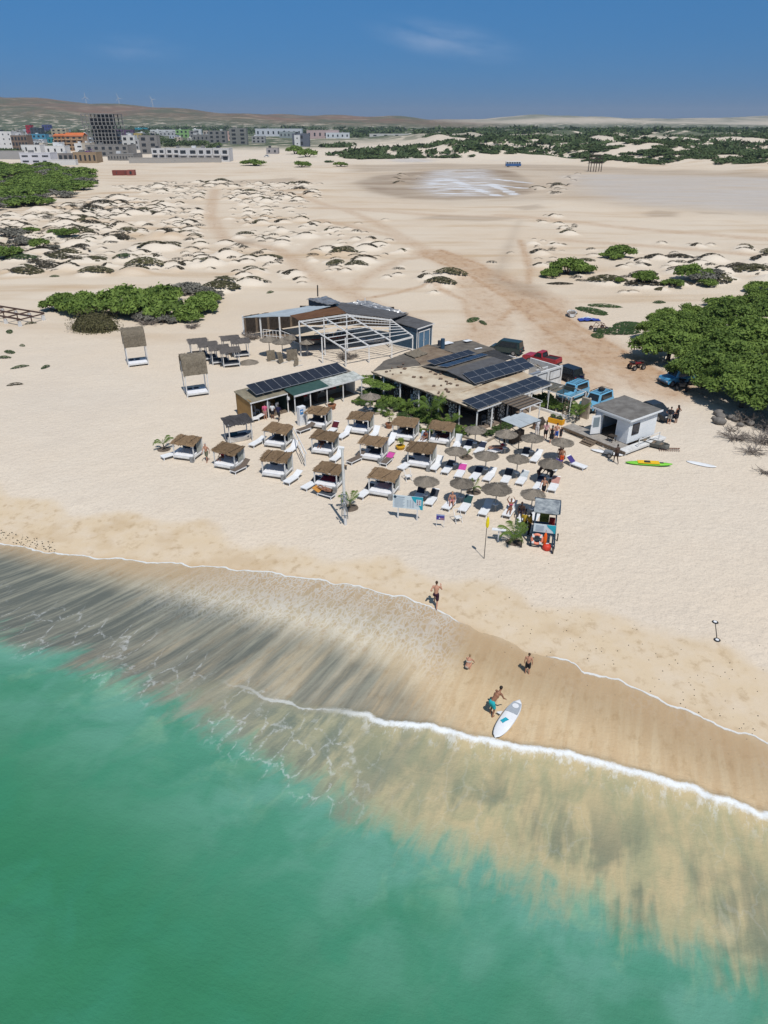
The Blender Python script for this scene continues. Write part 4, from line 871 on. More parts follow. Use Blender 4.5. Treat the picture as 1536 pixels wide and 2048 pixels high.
# ---- thatched daybeds
def cabana(label, i, px, py, fill=GREYC, side=SHADE, yellow=False, roofm=None, sc=1.0, rz=-19, group='thatched double daybeds'):
    roofm = roofm or THATCH; g = random.Random(i)
    t = thing('thatched_daybed', label, 'daybed', at(px, py), R(rz+g.uniform(-3, 3)), group, sc)
    W, D = 1.0, .95
    m = MB(); m.box((0, 0, .30), (2.0, 1.96, .16)); bf = m.build('bed_frame', WHITE, t, bevel=.02)
    for x in (-W, W):
        for y in (-.72, .82):
            m = MB(); h = 1.50 if y < 0 else 1.64; m.box((x, y, h/2-.05), (.09, .09, h+.1)); m.build('post', WHITE, t)
    m = MB(); m.box((0, -.72, 1.45), (2.1, .07, .09)); m.box((0, .82, 1.58), (2.1, .07, .09)); m.bar((-W, -.72, 1.47), (-W, .82, 1.6), .06, .08); m.bar((W, -.72, 1.47), (W, .82, 1.6), .06, .08); m.build('roof_frame', WHITE, t)
    m = MB(); m.box((0, -.03, .45), (1.86, 1.84, .17)); mt = m.build('mattress', MATT, t, bevel=.05)
    if g.random() < .75:
        m = MB(); m.box((-.25+g.random()*.5, .22, .548), (1.0+g.random()*.6, 1.0, .03), g.uniform(-.15, .15)); m.build('towel', fill, t, bevel=.01)
    for x in (-.5, .5):
        m = MB(); m.box((0, 0, 0), (.7, .22, .42)); o = m.build('pillow', GREYC, t, (x+g.uniform(-.1, .1), .68, .72), bevel=.08); o.rotation_euler = (R(-28), 0, g.uniform(-.2, .2))
    m = MB(); n = 10                                                     # pleated curtain on the shore-parallel side and the back
    top = lambda y: 1.42+.14*(y+D)/(2*D)
    vs = [];
    for k in range(n+1):
        y = -.15+(D+.12)*k/n; x = W-.05+.03*(-1)**k; vs += [(x, y, .5), (x, y, top(y)), (x+.012, y, .5), (x+.012, y, top(y))]
    m.add(vs, [(4*k, 4*k+4, 4*k+5, 4*k+1) for k in range(n)]+[(4*k+2, 4*k+3, 4*k+7, 4*k+6) for k in range(n)]); m.build('curtain', side, t)
    if yellow: m = MB(); m.box((.25, D-.02, 1.22), (1.35, .03, .6)); m.build('back_panel', YEL, t)
    else: m = MB(); m.box((.3, D-.02, 1.1), (.75, .025, .8)); m.build('back_panel', side, t)
    m = MB(); m.box((.93, -1.02, .25), (.32, .26, .5)); m.build('side_table', mat('grey_box', (.30, .31, .31), (.2, .2, .2), .7, 4), t, bevel=.01)
    r_ = thatch_roof(2.28, 1.62, 1.56, 1.72, seed=i, n=420, ov=.11).build('roof', roofm, t, (0, .06, 0)); r_.rotation_euler = (R(g.uniform(-2, 2)), R(g.uniform(-2.5, 2.5)), R(g.uniform(-4, 4)))
    m = MB(); 
    for s in (-.6+g.uniform(-.2, .2), .5+g.uniform(-.3, .3)): m.bar((s-.2, -.78, 1.615), (s+g.uniform(-.2, .4), .78, 1.765), .025, .025)
    m.build('batten', DARKW, r_)
    return t
CAB = [(378, 913, 'beside the lone young palm'), (460, 931, 'with a brown sunbed at its corner'), (556, 948, 'nearest the white slanting rail'), (659, 971, 'next to the white letter pole'), (768, 985, 'behind the large blue notice board'),
       (558, 889, 'with yellow back cloth, facing the slanting rail'), (651, 903, 'in the second row with a sunbather inside'), (748, 915, 'flanked by two brown mesh sunbeds'), (843, 929, 'beside the first straw umbrella pair'), (639, 851, 'in the row nearest the open shop'),
       (722, 863, 'by the corner of the planted garden'), (811, 876, 'between the terracotta pot and the yellow flower pot'), (883, 883, 'with yellow back cloth below the restaurant garden')]
for i, (px, py, l) in enumerate(CAB):
    cabana('white daybed with brown thatch roof '+l, i, px, py, fill=[GREYC, cloth((.02, .035, .10)), GREYC, cloth((.30, .02, .05)), cloth((.62, .42, .46)), GREYC, cloth((.05, .03, .04)), cloth((.03, .04, .07)), cloth((.60, .60, .58)), cloth((.02, .03, .06)), cloth((.25, .38, .62)), GREYC, cloth((.20, .05, .06))][i], yellow=i in (5, 12), sc=.97+.04*((i*7) % 3)/2)
# the boat shaped daybed with a black cane roof
t = thing('boat_daybed', 'white boat shaped daybed under a black cane roof beside the open shop', 'daybed', at(478, 880), R(28))
m = MB(); sec = []
for x, w, z0, z1 in ((-1.15, .55, .12, .72), (-.5, .62, .03, .52), (.3, .62, .03, .50), (.95, .45, .08, .62), (1.35, .05, .35, .80)):
    sec.append([(x, -w, z1), (x, -w*.7, z0), (x, w*.7, z0), (x, w, z1), (x, w*.85, z1-.02), (x, w*.55, z0+.15), (x, -w*.55, z0+.15), (x, -w*.85, z1-.02)])
m.loft(sec); m.build('hull', WHITE, t)
m = MB(); m.box((-.1, 0, .40), (1.9, .95, .2)); m.build('mattress', cloth((.06, .075, .10)), t, bevel=.05)
for x in (-1.05, 1.05):
    for y in (-.75, .75):
        m = MB(); m.box((x, y, .95), (.08, .08, 2.0)); m.build('post', WHITE, t)
for x in (-.7, -.3): m = MB(); m.box((x, .15, .6), (.5, .25, .35)); m.build('pillow', cloth((.02, .09, .13)), t, bevel=.08)
m = thatch_roof(2.5, 1.95, 1.92, 2.12, 260, .05, .06, 41); m.build('roof', mat('black_cane', (.045, .042, .045), (.09, .085, .085), .8, 6, .6, 30, stretch=(1, 8, 1)), t)
m = MB(); m.bar((-1.05, -.8, 1.88), (1.05, -.8, 1.88), .06); m.bar((-1.05, .8, 2.02), (1.05, .8, 2.02), .06); m.build('roof_frame', WHITE, t)
# ---- straw umbrellas
def umbrella_proto(i, r, tilt, ragged):
    g = random.Random(60+i); t = thing('straw_umbrella', 'grey straw umbrella', 'umbrella'); m = MB(); n = 30; prof = [(.02, .44), (.10, .37), (.42*r, .21), (.8*r, .08), (r, .0)]
    vs = []; k = len(prof)
    for i_ in range(n):
        a = 6.283*i_/n; e = 1+g.uniform(-.05, .05)*ragged
        for q, (rr_, z) in enumerate(prof): f = e if q == k-1 else 1; vs.append((rr_*f*math.cos(a), rr_*f*math.sin(a), 1.78+z+.02*math.sin(a*7+q)))
    vs += [(x*.97, y*.97, z-.06) for x, y, z in vs]; o = n*k
    fs = [(i_*k+j, ((i_+1) % n)*k+j, ((i_+1) % n)*k+j+1, i_*k+j+1) for i_ in range(n) for j in range(k-1)]; fs += [tuple(o+v for v in reversed(f)) for f in list(fs)]; fs += [(i_*k+k-1, ((i_+1) % n)*k+k-1, o+((i_+1) % n)*k+k-1, o+i_*k+k-1) for i_ in range(n)]
    m.add(vs, fs)
    for s in range(300):
        a = g.random()*6.283; q = g.uniform(.2, .92)*r; l = g.uniform(.18, .38); a2 = a+g.gauss(0, .12); zf = lambda d: 1.79+max(-.05, .33*(1-d/r)+.05*(1-d/r)**2); p = Vector((q*math.cos(a), q*math.sin(a), zf(q)+.015+.03*g.random())); d2 = min(q+l, r*1.07); e = Vector((d2*math.cos(a2), d2*math.sin(a2), zf(d2)+.01+.03*g.random())); w = Vector((-math.sin(a), math.cos(a), 0))*.016; m.add([p-w, p+w, e+w, e-w], [(0, 1, 2, 3)])
    m.build('canopy', STRAW, t)
    m = MB(); m.tube((0, 0, -.1), (0, 0, 2.28), .045, .04, 8); m.build('pole', mat('pole_wood', (.42, .40, .37), (.3, .28, .25), .8, 4), t)
    m = MB(); m.lathe([(.0, .56), (.22, .56), (.22, .60), (.0, .60)], 14); m.build('table_ring', PLAST, t)
    for c in range(6):
        m = MB(); a = c*1.047; m.bar((.03*math.cos(a), .03*math.sin(a), 2.12), (.9*r*math.cos(a), .9*r*math.sin(a), 1.76), .025); m.build('rib', DARKW, t)
    return Proto(t)
UP = [umbrella_proto(0, 1.04, 0, 1.0), umbrella_proto(1, 1.10, 0, 2.2), umbrella_proto(2, 1.0, 0, 1.2)]
for px, py, k, sc, l in [(949, 897, 0, 1.0, 'grey straw umbrella at the corner of the stone garden edging'), (1009, 908, 2, 1.05, 'grey straw umbrella with a woman in black beside its pole'), (1061, 914, 0, 1.0, 'grey straw umbrella standing by the grey awning corner'), (910, 940, 2, 1.0, 'grey straw umbrella over the sunbed with the pink towel'),
                         (970, 950, 0, 1.02, 'grey straw umbrella above two sunbeds, one holding a black bag'), (1032, 957, 2, .98, 'grey straw umbrella with a pink parasol hung below it'), (851, 1002, 1, .95, 'grey straw umbrella behind the large blue notice board'), (921, 1006, 0, .95, 'grey straw umbrella by the sunbed with a dark green towel'),
                         (990, 1022, 1, 1.08, 'wide brown tinged straw umbrella over a single empty sunbed'), (1061, 1030, 2, .98, 'grey straw umbrella beside the blue lifeguard tower'), (1097, 967, 1, .97, 'feathered grey straw umbrella over a crowd of bathers'), (1120, 922, 0, 1.0, 'grey straw umbrella above the boy in orange shorts'), (741, 829, 2, 1.05, 'grey straw umbrella among the plants of the garden')]:
    UP[k].put(at(px, py), px*.1, l, 'straw umbrellas', (sc*.95, sc*.95, sc*(.97+.06*((px*7) % 5)/5)))
# ---- sunbeds
def sunbed(label, px, py, rz=-24, back=28, cov=None, full=None, group='white sunbeds', bm=None):
    t = thing('sunbed', label, 'sunbed', at(px, py), R(rz), group); fm = bm or PLAST
    m = MB(); m.box((-.31, -.25, .28), (.05, 1.3, .07)); m.box((.31, -.25, .28), (.05, 1.3, .07)); m.box((0, -.92, .28), (.66, .05, .07)); m.box((0, .38, .28), (.66, .05, .07)); m.build('frame', PLAST, t)
    for x in (-.28, .28):
        for y in (-.8, .45): m = MB(); m.bar((x, y, .28), (x*1.05, y-.08, -.03), .055, .055); m.build('leg', PLAST, t)
    m = MB(); m.box((0, -.27, .325), (.60, 1.28, .03)); m.build('seat', full or fm, t, bevel=.01)
    m = MB(); m.box((0, .36, .0), (.60, .74, .035)); o = m.build('backrest', full or fm, t, (0, .36, .33), bevel=.01); o.rotation_euler = (R(back), 0, 0)
    if cov: m = MB(); m.box((0, .30, .026), (.62, .66, .02)); o = m.build('towel', cov, t, (0, .36, .33)); o.rotation_euler = (R(back), 0, 0)
    return t
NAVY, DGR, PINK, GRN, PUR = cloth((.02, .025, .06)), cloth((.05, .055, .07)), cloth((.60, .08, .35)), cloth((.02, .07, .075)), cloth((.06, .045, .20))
for a in [('empty white sunbed left of the daybed by the lone palm', 344, 914, -50, 20), ('brown mesh sunbed with a blue towel hanging off its end', 481, 941, -35, 35, None, BROWNC), ('white sunbed with a black bag beside the daybed by the slanting rail', 586, 962, -30, 20, None), ('empty white sunbed standing alone above the slanting rail', 515, 889, -30, 10),
          ('white sunbed right of the daybed with yellow back cloth', 583, 904, -25, 45), ('white sunbed with raised back beside the sunbather daybed', 675, 918, -25, 50), ('brown mesh sunbed left of its daybed', 712, 923, -40, 35, None, BROWNC), ('brown mesh sunbed with pink towel on it', 775, 925, -25, 20, PINK, BROWNC), ('white sunbed in shade left of the umbrella side daybed', 812, 935, -35, 25, DGR), ('white sunbed with raised back beside the umbrella side daybed', 873, 936, -25, 45),
          ('white sunbed with a dark red bag near the open shop', 666, 864, -22, 40, cloth((.09, .01, .02))), ('brown mesh sunbed left of the daybed near the shop', 611, 862, -45, 20, None, BROWNC), ('white sunbed left of the daybed at the garden corner', 689, 874, -30, 40), ('white sunbed with raised back right of the daybed at the garden corner', 748, 874, -22, 45),
          ('white sunbed left of the daybed between the pots', 780, 888, -25, 40), ('white sunbed with a pale blue towel on its upright back', 845, 886, -22, 60, cloth((.30, .42, .55))), ('white sunbed with almost upright back below the garden', 915, 893, -16, 75), ('white sunbed half in shade left of the letter pole daybed', 622, 974, -35, 25, DGR), ('white sunbed half in shade behind the notice board', 731, 990, -30, 30, DGR), ('grey covered sunbed carrying an orange towel and a sunbather', 648, 992, 60, 25, cloth((.60, .28, .06)), GREYC),
          ('white sunbed left under the garden corner umbrella', 934, 901, -22, 25, NAVY), ('white sunbed right under the garden corner umbrella', 960, 904, -26, 25, NAVY), ('white sunbed under the umbrella with a red float on it', 992, 906, -60, 30, cloth((.5, .02, .06))), ('grey cushioned sunbed under the umbrella by the awning', 1048, 917, -24, 30, DGR), ('white sunbed without cushion under the umbrella by the awning', 1072, 920, -28, 25),
          ('white sunbed in umbrella shade beside the pink towel one', 896, 942, -24, 20, DGR), ('white sunbed covered by a bright pink towel', 921, 950, -20, 25, PINK), ('white sunbed with a black bag under the umbrella', 952, 955, -26, 22, NAVY), ('empty white sunbed beside the one with the black bag', 979, 957, -26, 22), ('white sunbed carrying small purple and pink things', 1013, 961, -22, 30, DGR), ('white sunbed with a white patterned towel on its back', 1044, 964, -26, 25, cloth((.5, .55, .58))),
          ('white sunbed under the crowd of bathers', 1078, 975, -26, 25, NAVY), ('white sunbed with a salmon towel over its back', 1107, 977, -24, 30, cloth((.50, .26, .22))), ('white sunbed end showing under the feathered umbrella', 1111, 938, -30, 20, PUR), ('white sunbed with a purple towel over its raised back', 1152, 934, 42, 40, PUR), ('navy backed sunbed in umbrella shade behind the notice board', 838, 997, -20, 40, NAVY), ('white sunbed with grey shade cloth beside the notice board', 864, 1004, -22, 35, DGR),
          ('white sunbed with a seated bather beside the dark green one', 900, 1013, -28, 40), ('white sunbed with a dark green towel', 931, 1017, -24, 35, GRN), ('single empty white sunbed under the wide brown umbrella', 971, 1024, -24, 25), ('white sunbed with a pink clad bather reclining', 1019, 1027, -26, 35), ('white sunbed with a navy towel and a seated man', 1043, 1040, -14, 10, NAVY), ('white sunbed half hidden by the lifeguard tower', 1070, 1036, -26, 40, NAVY),
          ('white sunbed standing inside the shop corner', 508, 842, -60, 20), ]:
    sunbed(*(a[:5]), cov=a[5] if len(a) > 5 else None, full=a[6] if len(a) > 6 else None, group=None)
def on_bed(label, px, py, face, po, skin, hair, cl, z=.36, sc=1.0, long=False): person(label, gp(px, py, z), face, po, skin, hair, cl, sc, long)
on_bed('sunbather lying on the orange towel by the letter pole', 650, 990, 150, 'lie', 'tan', 'brown', [('bikini', (.03, .02, .02))], .42, .95, True)
on_bed('bather in pink reclining with raised arms on a white sunbed', 1020, 1028, 250, 'up', 'tan', 'dark', [('bikini', (.6, .1, .2))], .36, .95, True)
on_bed('dark skinned man sitting hunched on the sunbed with navy towel', 1042, 1034, 250, 'sit', 'dark', 'dark', [('trunks', (.02, .02, .06))], .36, 1.0)
on_bed('pale bather in pink shorts sitting by the dark green towel', 904, 1012, 260, 'sit', 'light', 'fair', [('shorts', (.6, .25, .32))], .36, 1.0, True)
on_bed('sunbather in red lying under the thatch with a navy sheet', 447, 928, 250, 'sit', 'tan', 'dark', [('shirt', (.28, .02, .03))], .56, .9, True)
on_bed('bather reclining under thatch in the second row daybed', 645, 902, 250, 'sit', 'tan', 'dark', [('shirt', (.06, .02, .02))], .56, .95, True)
on_bed('dark haired bather sitting under thatch between the pots', 818, 874, 250, 'sit', 'dark', 'dark', [('shirt', (.03, .015, .02))], .56, .95)
on_bed('bather in dark red beside the pale blue towel', 852, 884, 230, 'sit', 'tan', 'dark', [('bikini', (.2, .02, .03))], .36, .95, True)
on_bed('bather lying with red float under an umbrella', 994, 905, 200, 'lie', 'light', 'dark', [('bikini', (.35, .02, .06))], .42, .9)
on_bed('two tone bather resting under the yellow cloth daybed', 878, 884, 250, 'lie', 'dark', 'dark', [('shirt', (.03, .03, .05))], .56, .9)
# ================================================================ BEACH BUILDINGS
def zz(ox, oy, sc): return lambda x, y, z=None: at(ox+x/sc, oy+y/sc, z)
z7, z8, zs, z1, z2, zt = zz(470, 580, 3.746), zz(740, 660, 3.84), zz(470, 720, 5.297), zz(960, 640, 5.12), zz(1136, 660, 3.84), zz(220, 560, 5.12)
class Fr:
    def __init__(s, o, ang): s.o = Vector((o[0], o[1], 0)); s.ang = R(ang); s.a = Vector((math.cos(s.ang), math.sin(s.ang), 0)); s.b = Vector((-math.sin(s.ang), math.cos(s.ang), 0))
    def __call__(s, a, b, z=0.0): return s.o+s.a*a+s.b*b+Vector((0, 0, z))
FELT = mat('grey_felt', (.105, .105, .11), (.075, .073, .075), .9, 1.2, .4, 14); FELT2 = mat('worn_felt', (.17, .15, .125), (.10, .088, .075), .9, .7, .5, 9)
TAN = mat('tan_roof', (.55, .475, .36), (.33, .235, .15), .95, .55, .5, 6, detail=6, lo=.42, hi=.72)
BRSHEET = mat('brown_sheet', (.155, .075, .032), (.115, .052, .022), .8, .6, .3, 12); PALESHEET = mat('pale_blue_sheet', (.40, .46, .50), (.30, .34, .37), .6, .7, .4, 9, stretch=(1, 5, 1))
SILVER = mat('silver_foil', (.42, .43, .44), (.20, .20, .21), .35, 1.3, 1.0, 3, metal=.5); BLUEW = mat('blue_boards', (.040, .085, .135), (.030, .065, .105), .6, .8, .3, 8, stretch=(8, 8, 1)); BLUED = mat('light_blue_boards', (.075, .155, .245), (.06, .13, .21), .6, 1, .2, 8)
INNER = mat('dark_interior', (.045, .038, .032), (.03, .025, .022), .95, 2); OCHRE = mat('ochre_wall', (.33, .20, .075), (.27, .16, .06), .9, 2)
PV = mat('solar_cell', (.018, .021, .030), (.026, .030, .042), .16, .8, spec=.5); ALU = mat('aluminium', (.55, .56, .58), (.45, .46, .48), .35, 3, metal=.6)
def mosaic():
    m, nt, b = nodes_of('pebble_mosaic'); N, L = nt.nodes, nt.links; tx = N.new('ShaderNodeTexCoord'); v = N.new('ShaderNodeTexVoronoi'); v.feature = 'DISTANCE_TO_EDGE'; v.inputs['Scale'].default_value = 3.6; L.new(tx.outputs['Object'], v.inputs['Vector'])
    r = N.new('ShaderNodeMapRange'); r.inputs[1].default_value = .10; r.inputs[2].default_value = .17; L.new(v.outputs['Distance'], r.inputs[0]); x = N.new('ShaderNodeMix'); x.data_type = 'RGBA'; x.inputs[6].default_value = (.03, .03, .03, 1); x.inputs[7].default_value = (.70, .70, .68, 1); L.new(r.outputs[0], x.inputs[0]); L.new(x.outputs[2], b.inputs['Base Color'])
    bp = N.new('ShaderNodeBump'); bp.inputs['Distance'].default_value = .04; L.new(r.outputs[0], bp.inputs['Height']); L.new(bp.outputs[0], b.inputs['Normal']); b.inputs['Roughness'].default_value = .6; return m
MOSAIC = mosaic()
def part_bar(name, parent, p, q, w, h=None, m=None): return MB().bar(p, q, w, h).build(name, m or WHITE, parent)
def part_slab(name, parent, pts, t, m): return MB().slab(pts, t).build(name, m, parent)
def sheet(name, parent, pts, t, m, n=10, amp=.02, seed=0):
    """warped roof sheet spanned over 4 corners, with real thickness"""
    g = np.random.default_rng(seed); a, b, c, d = [np.array(p) for p in pts]; vs = []; ga = g.normal(size=(n+1, n+1))*amp
    for t_ in (0, -t):
        for i in range(n+1):
            for j in range(n+1): u_, v_ = i/n, j/n; p = (a*(1-u_)+b*u_)*(1-v_)+(d*(1-u_)+c*u_)*v_; vs.append((p[0], p[1], p[2]+t_+ga[i, j]))
    o = (n+1)**2; ix = lambda i, j: i*(n+1)+j; fs = [(ix(i, j), ix(i+1, j), ix(i+1, j+1), ix(i, j+1)) for i in range(n) for j in range(n)]; fs += [tuple(o+k for k in reversed(f)) for f in list(fs)]
    bd = [ix(i, 0) for i in range(n)]+[ix(n, j) for j in range(n)]+[ix(n-i, n) for i in range(n)]+[ix(0, n-j) for j in range(n)]; fs += [(bd[i], o+bd[i], o+bd[(i+1) % len(bd)], bd[(i+1) % len(bd)]) for i in range(len(bd))]
    return MB().add(vs, fs).build(name, m, parent)
def panels(parent, c, nu, nv, gap=.05, lift=.10):
    """solar panels on the quad c = (origin, along, far, back); each a part with its own frame"""
    A, B, C_, D = [Vector(p) for p in c]; q = lambda u_, v_: (A.lerp(B, u_)).lerp(D.lerp(C_, u_), v_)
    for i in range(nu):
        for j in range(nv):
            p = [q((i+e)/nu, (j+f)/nv) for e, f in ((0, 0), (1, 0), (1, 1), (0, 1))]; ce = sum(p, Vector())/4; p = [ce+(v-ce)*.965+Vector((0, 0, lift)) for v in p]
            o = MB().slab([tuple(v) for v in p], .035).build('solar_panel', ALU, parent); p2 = [ce+(v-ce)*.93+Vector((0, 0, lift+.004)) for v in [q((i+e)/nu, (j+f)/nv) for e, f in ((0, 0), (1, 0), (1, 1), (0, 1))]]
            MB().slab([tuple(v) for v in p2], .006).build('cell_face', PV, o)
# ---------------- open hall with the bare rafter frame
hall = thing('beach_hall', 'half roofed timber hall with bare white rafter frame above the beach', 'building', (0, 0, 0)); hp = hall
P1, P2, P3, P4, P5, P6 = [z7(*p) for p in ((495, 495), (658, 550), (832, 575), (1005, 545), (1175, 510), (1330, 460))]
E0b = z7(1160, 430); up = lambda p, z: V3(p.x, p.y, z)
L0, L5, L1, M1, R1, E1, E0 = up(P1, 4.3), up(P2, 3.2), up(P3, 2.0), up(P4, 2.0), up(P5, 2.0), up(P6, 1.9), up(E0b, 3.6); R0 = z7(835, 186, 5.0); M0 = L0.lerp(R0, .52)
for p in (L0, L5, L1, M1, R1, E1, E0, R0, M0, L5.lerp(up(P4, 3.0), .5)): part_bar('post', hp, (p.x, p.y, -.2), p, .17 if p in (L0, R0) else .14)
for a, b in ((L0, L1), (M0, M1), (R0, R1), (E0, E1)): part_bar('rafter', hp, a+V3(0, 0, .1), b+V3(0, 0, .1), .11, .14)
for a, b in ((L0, R0), (R0, E0), (L1, R1), (R1, E1)): part_bar('beam', hp, a, b, .15, .2)
for k in range(1, 8):
    q = k/8; a, b, c, d = L0.lerp(L1, q), R0.lerp(R1, q), E0.lerp(E1, q), V3(0, 0, .22); part_bar('purlin', hp, a+d, b+d, .075, .075); part_bar('purlin', hp, b+d, c+d, .075, .075)
sheet('roof_sheet', hp, [z7(52, 205, 2.7), z7(415, 194, 3.2), z7(715, 120, 3.5), z7(540, 120, 3.3)], .07, PALESHEET)['label'] = 'pale blue roof sheet'
sheet('roof_sheet', hp, [z7(412, 190, 4.0), L0+V3(-.1, -.1, .25), R0+V3(0, 0, .25), z7(762, 124, 5.0)], .07, BRSHEET)['label'] = 'brown roof sheet'
sheet('roof_sheet', hp, [R0+V3(.05, .05, .2), E0+V3(.3, .1, .2), z7(1300, 180, 3.3), z7(985, 118, 4.4)], .07, FELT)['label'] = 'dark grey roofing felt'
sheet('roof_sheet', hp, [z7(764, 122, 5.0), R0+V3(.0, .08, .22), z7(990, 118, 4.42), z7(800, 92, 4.3)], .07, FELT, seed=2)
sheet('roof_sheet', hp, [z7(795, 100, 4.35), z7(985, 124, 4.5), z7(1302, 178, 3.38), z7(985, 76, 4.3)], .05, SILVER, 14, .07, 3)['label'] = 'crumpled silver foil sheet'
sheet('roof_sheet', hp, [z7(535, 66, 3.2), z7(690, 108, 3.3), z7(800, 98, 3.6), z7(690, 46, 3.4)], .05, SILVER, 12, .05, 4)
lp = [z7(70, 340), z7(200, 360), z7(343, 370)]; lz = [2.6, 2.85, 3.0]
for p, z in zip(lp, lz): part_bar('post', hp, (p.x, p.y, -.2), (p.x, p.y, z), .2)
bw = [z7(60, 335), z7(215, 250)]; wl, wr = V3(lp[0].x+.1, lp[0].y+.5, 0), V3(lp[0].x+7.5, lp[0].y+5.2, 0)
for k in range(26):                                                              # dark reed wall of single planks
    p = wl.lerp(wr, k/25); MB().box((p.x, p.y, 1.2), (.33, .05, 2.5+random.uniform(-.1, .15)), R(32)).build('plank', [DARKW, WOOD][k % 5 == 0], hp)
for k in range(30):
    p = wr.lerp(V3(z7(1180, 250).x, z7(1180, 250).y-2, 0), k/29); MB().box((p.x, p.y, 1.4), (.42, .05, 2.8), R(8)).build('plank', DARKW, hp)
def railing(par, a, b, n, z0=.3, h=.9):
    part_bar('handrail', par, a+V3(0, 0, z0+h), b+V3(0, 0, z0+h), .07); part_bar('handrail', par, a+V3(0, 0, z0+.1), b+V3(0, 0, z0+.1), .06)
    for k in range(n+1): p = a.lerp(b, k/n); part_bar('baluster', par, p+V3(0, 0, 0), p+V3(0, 0, z0+h), .06)
railing(hp, lp[1]+V3(.3, -.1, 0), lp[2]+V3(-.1, -.2, 0), 5); railing(hp, lp[2], up(P1, 0)+V3(-.6, 4.2, 0), 4); railing(hp, z7(600, 395), z7(800, 380), 6)
part_slab('deck', hp, [tuple(lp[1]+V3(0, 0, .35)), tuple(lp[2]+V3(0, 0, .35)), tuple(up(P1, .35)+V3(1, 4.4, 0)), tuple(z7(330, 280, .35))], .3, WOOD)
MB().tube(z7(620, 45, 3.1), z7(620, 12, 3.1)+V3(0, 0, .9), .1).build('chimney', DARKW, hp)
p = z7(975, 100, 4.4); MB().bar(p, p+V3(0, 0, .7), .12).build('vent', WHITE, hp)
rq = [z7(550, 70, 3.1), z7(690, 105, 3.1), z7(780, 98, 3.1), z7(690, 55, 3.1)]; MB().slab([tuple(v) for v in rq], 3.2).build('back_room', BLUEW, hp)
# debris of thatch under the frame
def boat(name, label, p, rz, L_, w, h, hullm, inm, stripe=None):
    t = thing(name, label, 'boat', p, rz); m = MB(); sec = []
    for q in (-.5, -.42, -.25, 0, .25, .4, .5):
        k = (1-abs(2*q)**2.4)**.6 if abs(q) < .5 else .03; k = max(k, .55) if q < -.41 else k; ww = w/2*k; sh_ = .18*(2*abs(q))**2; sec.append([(q*L_, -ww, h*(1+sh_)), (q*L_, -ww*.75, h*.3), (q*L_, 0, .02+sh_*.4), (q*L_, ww*.75, h*.3), (q*L_, ww, h*(1+sh_)), (q*L_, ww*.86, h*(1+sh_)), (q*L_, ww*.6, h*.45), (q*L_, -ww*.6, h*.45), (q*L_, -ww*.86, h*(1+sh_))])
    m.loft(sec); m.build('hull', hullm, t, smooth=False)
    for q in (-.25, .02, .25): MB().box((q*L_, 0, h*.85), (.25, w*.8, .05)).build('thwart', inm, t)
    if stripe:
        for sd in (-1, 1): MB().box((-.02*L_, sd*w*.49, h*.93), (L_*.62, .04, .10)).build('rubbing_strake', stripe, t)
    return t
boat('wooden_boat', 'old wooden boat with red rail parked under the bare rafters', z7(690, 400), R(20), 7.5, 2.0, 1.0, mat('old_boat', (.26, .22, .185), (.14, .11, .09), .8, 1.5, .3), WOOD, cloth((.25, .03, .03)))
boat('dinghy', 'white dinghy lying under the right end of the bare rafters', z7(1040, 395), R(12), 3.4, 1.3, .5, WHITE, WOOD)
# ---------------- blue shed with the white door frame
q1, q2 = z7(1360, 450), z7(1472, 410); an = math.degrees(math.atan2(q2.y-q1.y, q2.x-q1.x)); B = Fr((q1.x, q1.y), an); wd = (q2-q1).length
shed = thing('blue_shed', 'blue boarded shed with white framed double door', 'shed', (0, 0, 0))
def wall(par, f, a0, b0, a1, b1, z0, z1, m, th=.12, name='wall'): return MB().slab([tuple(f(a0, b0, z1)), tuple(f(a1, b1, z1)), tuple(f(a1, b1, z1)+((f(a1, b1)-f(a0, b0)).normalized().cross(V3(0, 0, 1))*-th)), tuple(f(a0, b0, z1)+((f(a1, b1)-f(a0, b0)).normalized().cross(V3(0, 0, 1))*-th))], z1-z0).build(name, m, par)
wall(shed, B, 0, 0, wd, 0, -.2, 2.75, BLUEW); wall(shed, B, .0, 4.6, .0, .12, -.2, 2.75, BLUEW); wall(shed, B, wd, .12, wd, 4.6, -.2, 2.75, BLUEW); wall(shed, B, wd, 4.6, 0, 4.6, -.2, 2.75, BLUEW)
sheet('roof', shed, [B(-.15, -.2, 2.85), B(wd+.15, -.2, 2.85), B(wd+.15, 4.9, 3.25), B(-.15, 4.9, 3.25)], .08, FELT, amp=.012)
part_bar('fascia', shed, B(-.2, -.24, 2.8), B(wd+.2, -.24, 2.8), .05, .14)
for a in (.35, .35+wd*.34, .35+wd*.72): part_bar('door_frame', shed, B(a, -.05, 0), B(a, -.05, 2.25), .07, .12)
part_bar('door_frame', shed, B(.3, -.06, 2.25), B(.4+wd*.72, -.06, 2.25), .07, .12)
for k in (0, 1):
    d = MB().slab([tuple(B(.42+k*wd*.355, -.05, 2.18)), tuple(B(.28+wd*(.34+k*.37), -.05, 2.18)), tuple(B(.28+wd*(.34+k*.37), -.01, 2.18)), tuple(B(.42+k*wd*.355, -.01, 2.18))], 2.1).build('door', BLUED, shed); p = B(.42+wd*(.26+k*.13), -.08, 1.05); MB().box(tuple(p), (.05, .05, .16)).build('handle', ALU, d)
part_bar('corner_trim', shed, B(0, -.03, 0), B(0, -.03, 2.75), .09); part_bar('corner_trim', shed, B(wd, -.03, 0), B(wd, -.03, 2.75), .09); part_bar('base_trim', shed, B(-.05, 0, .06), B(-.05, 4.6, .06), .07, .12)
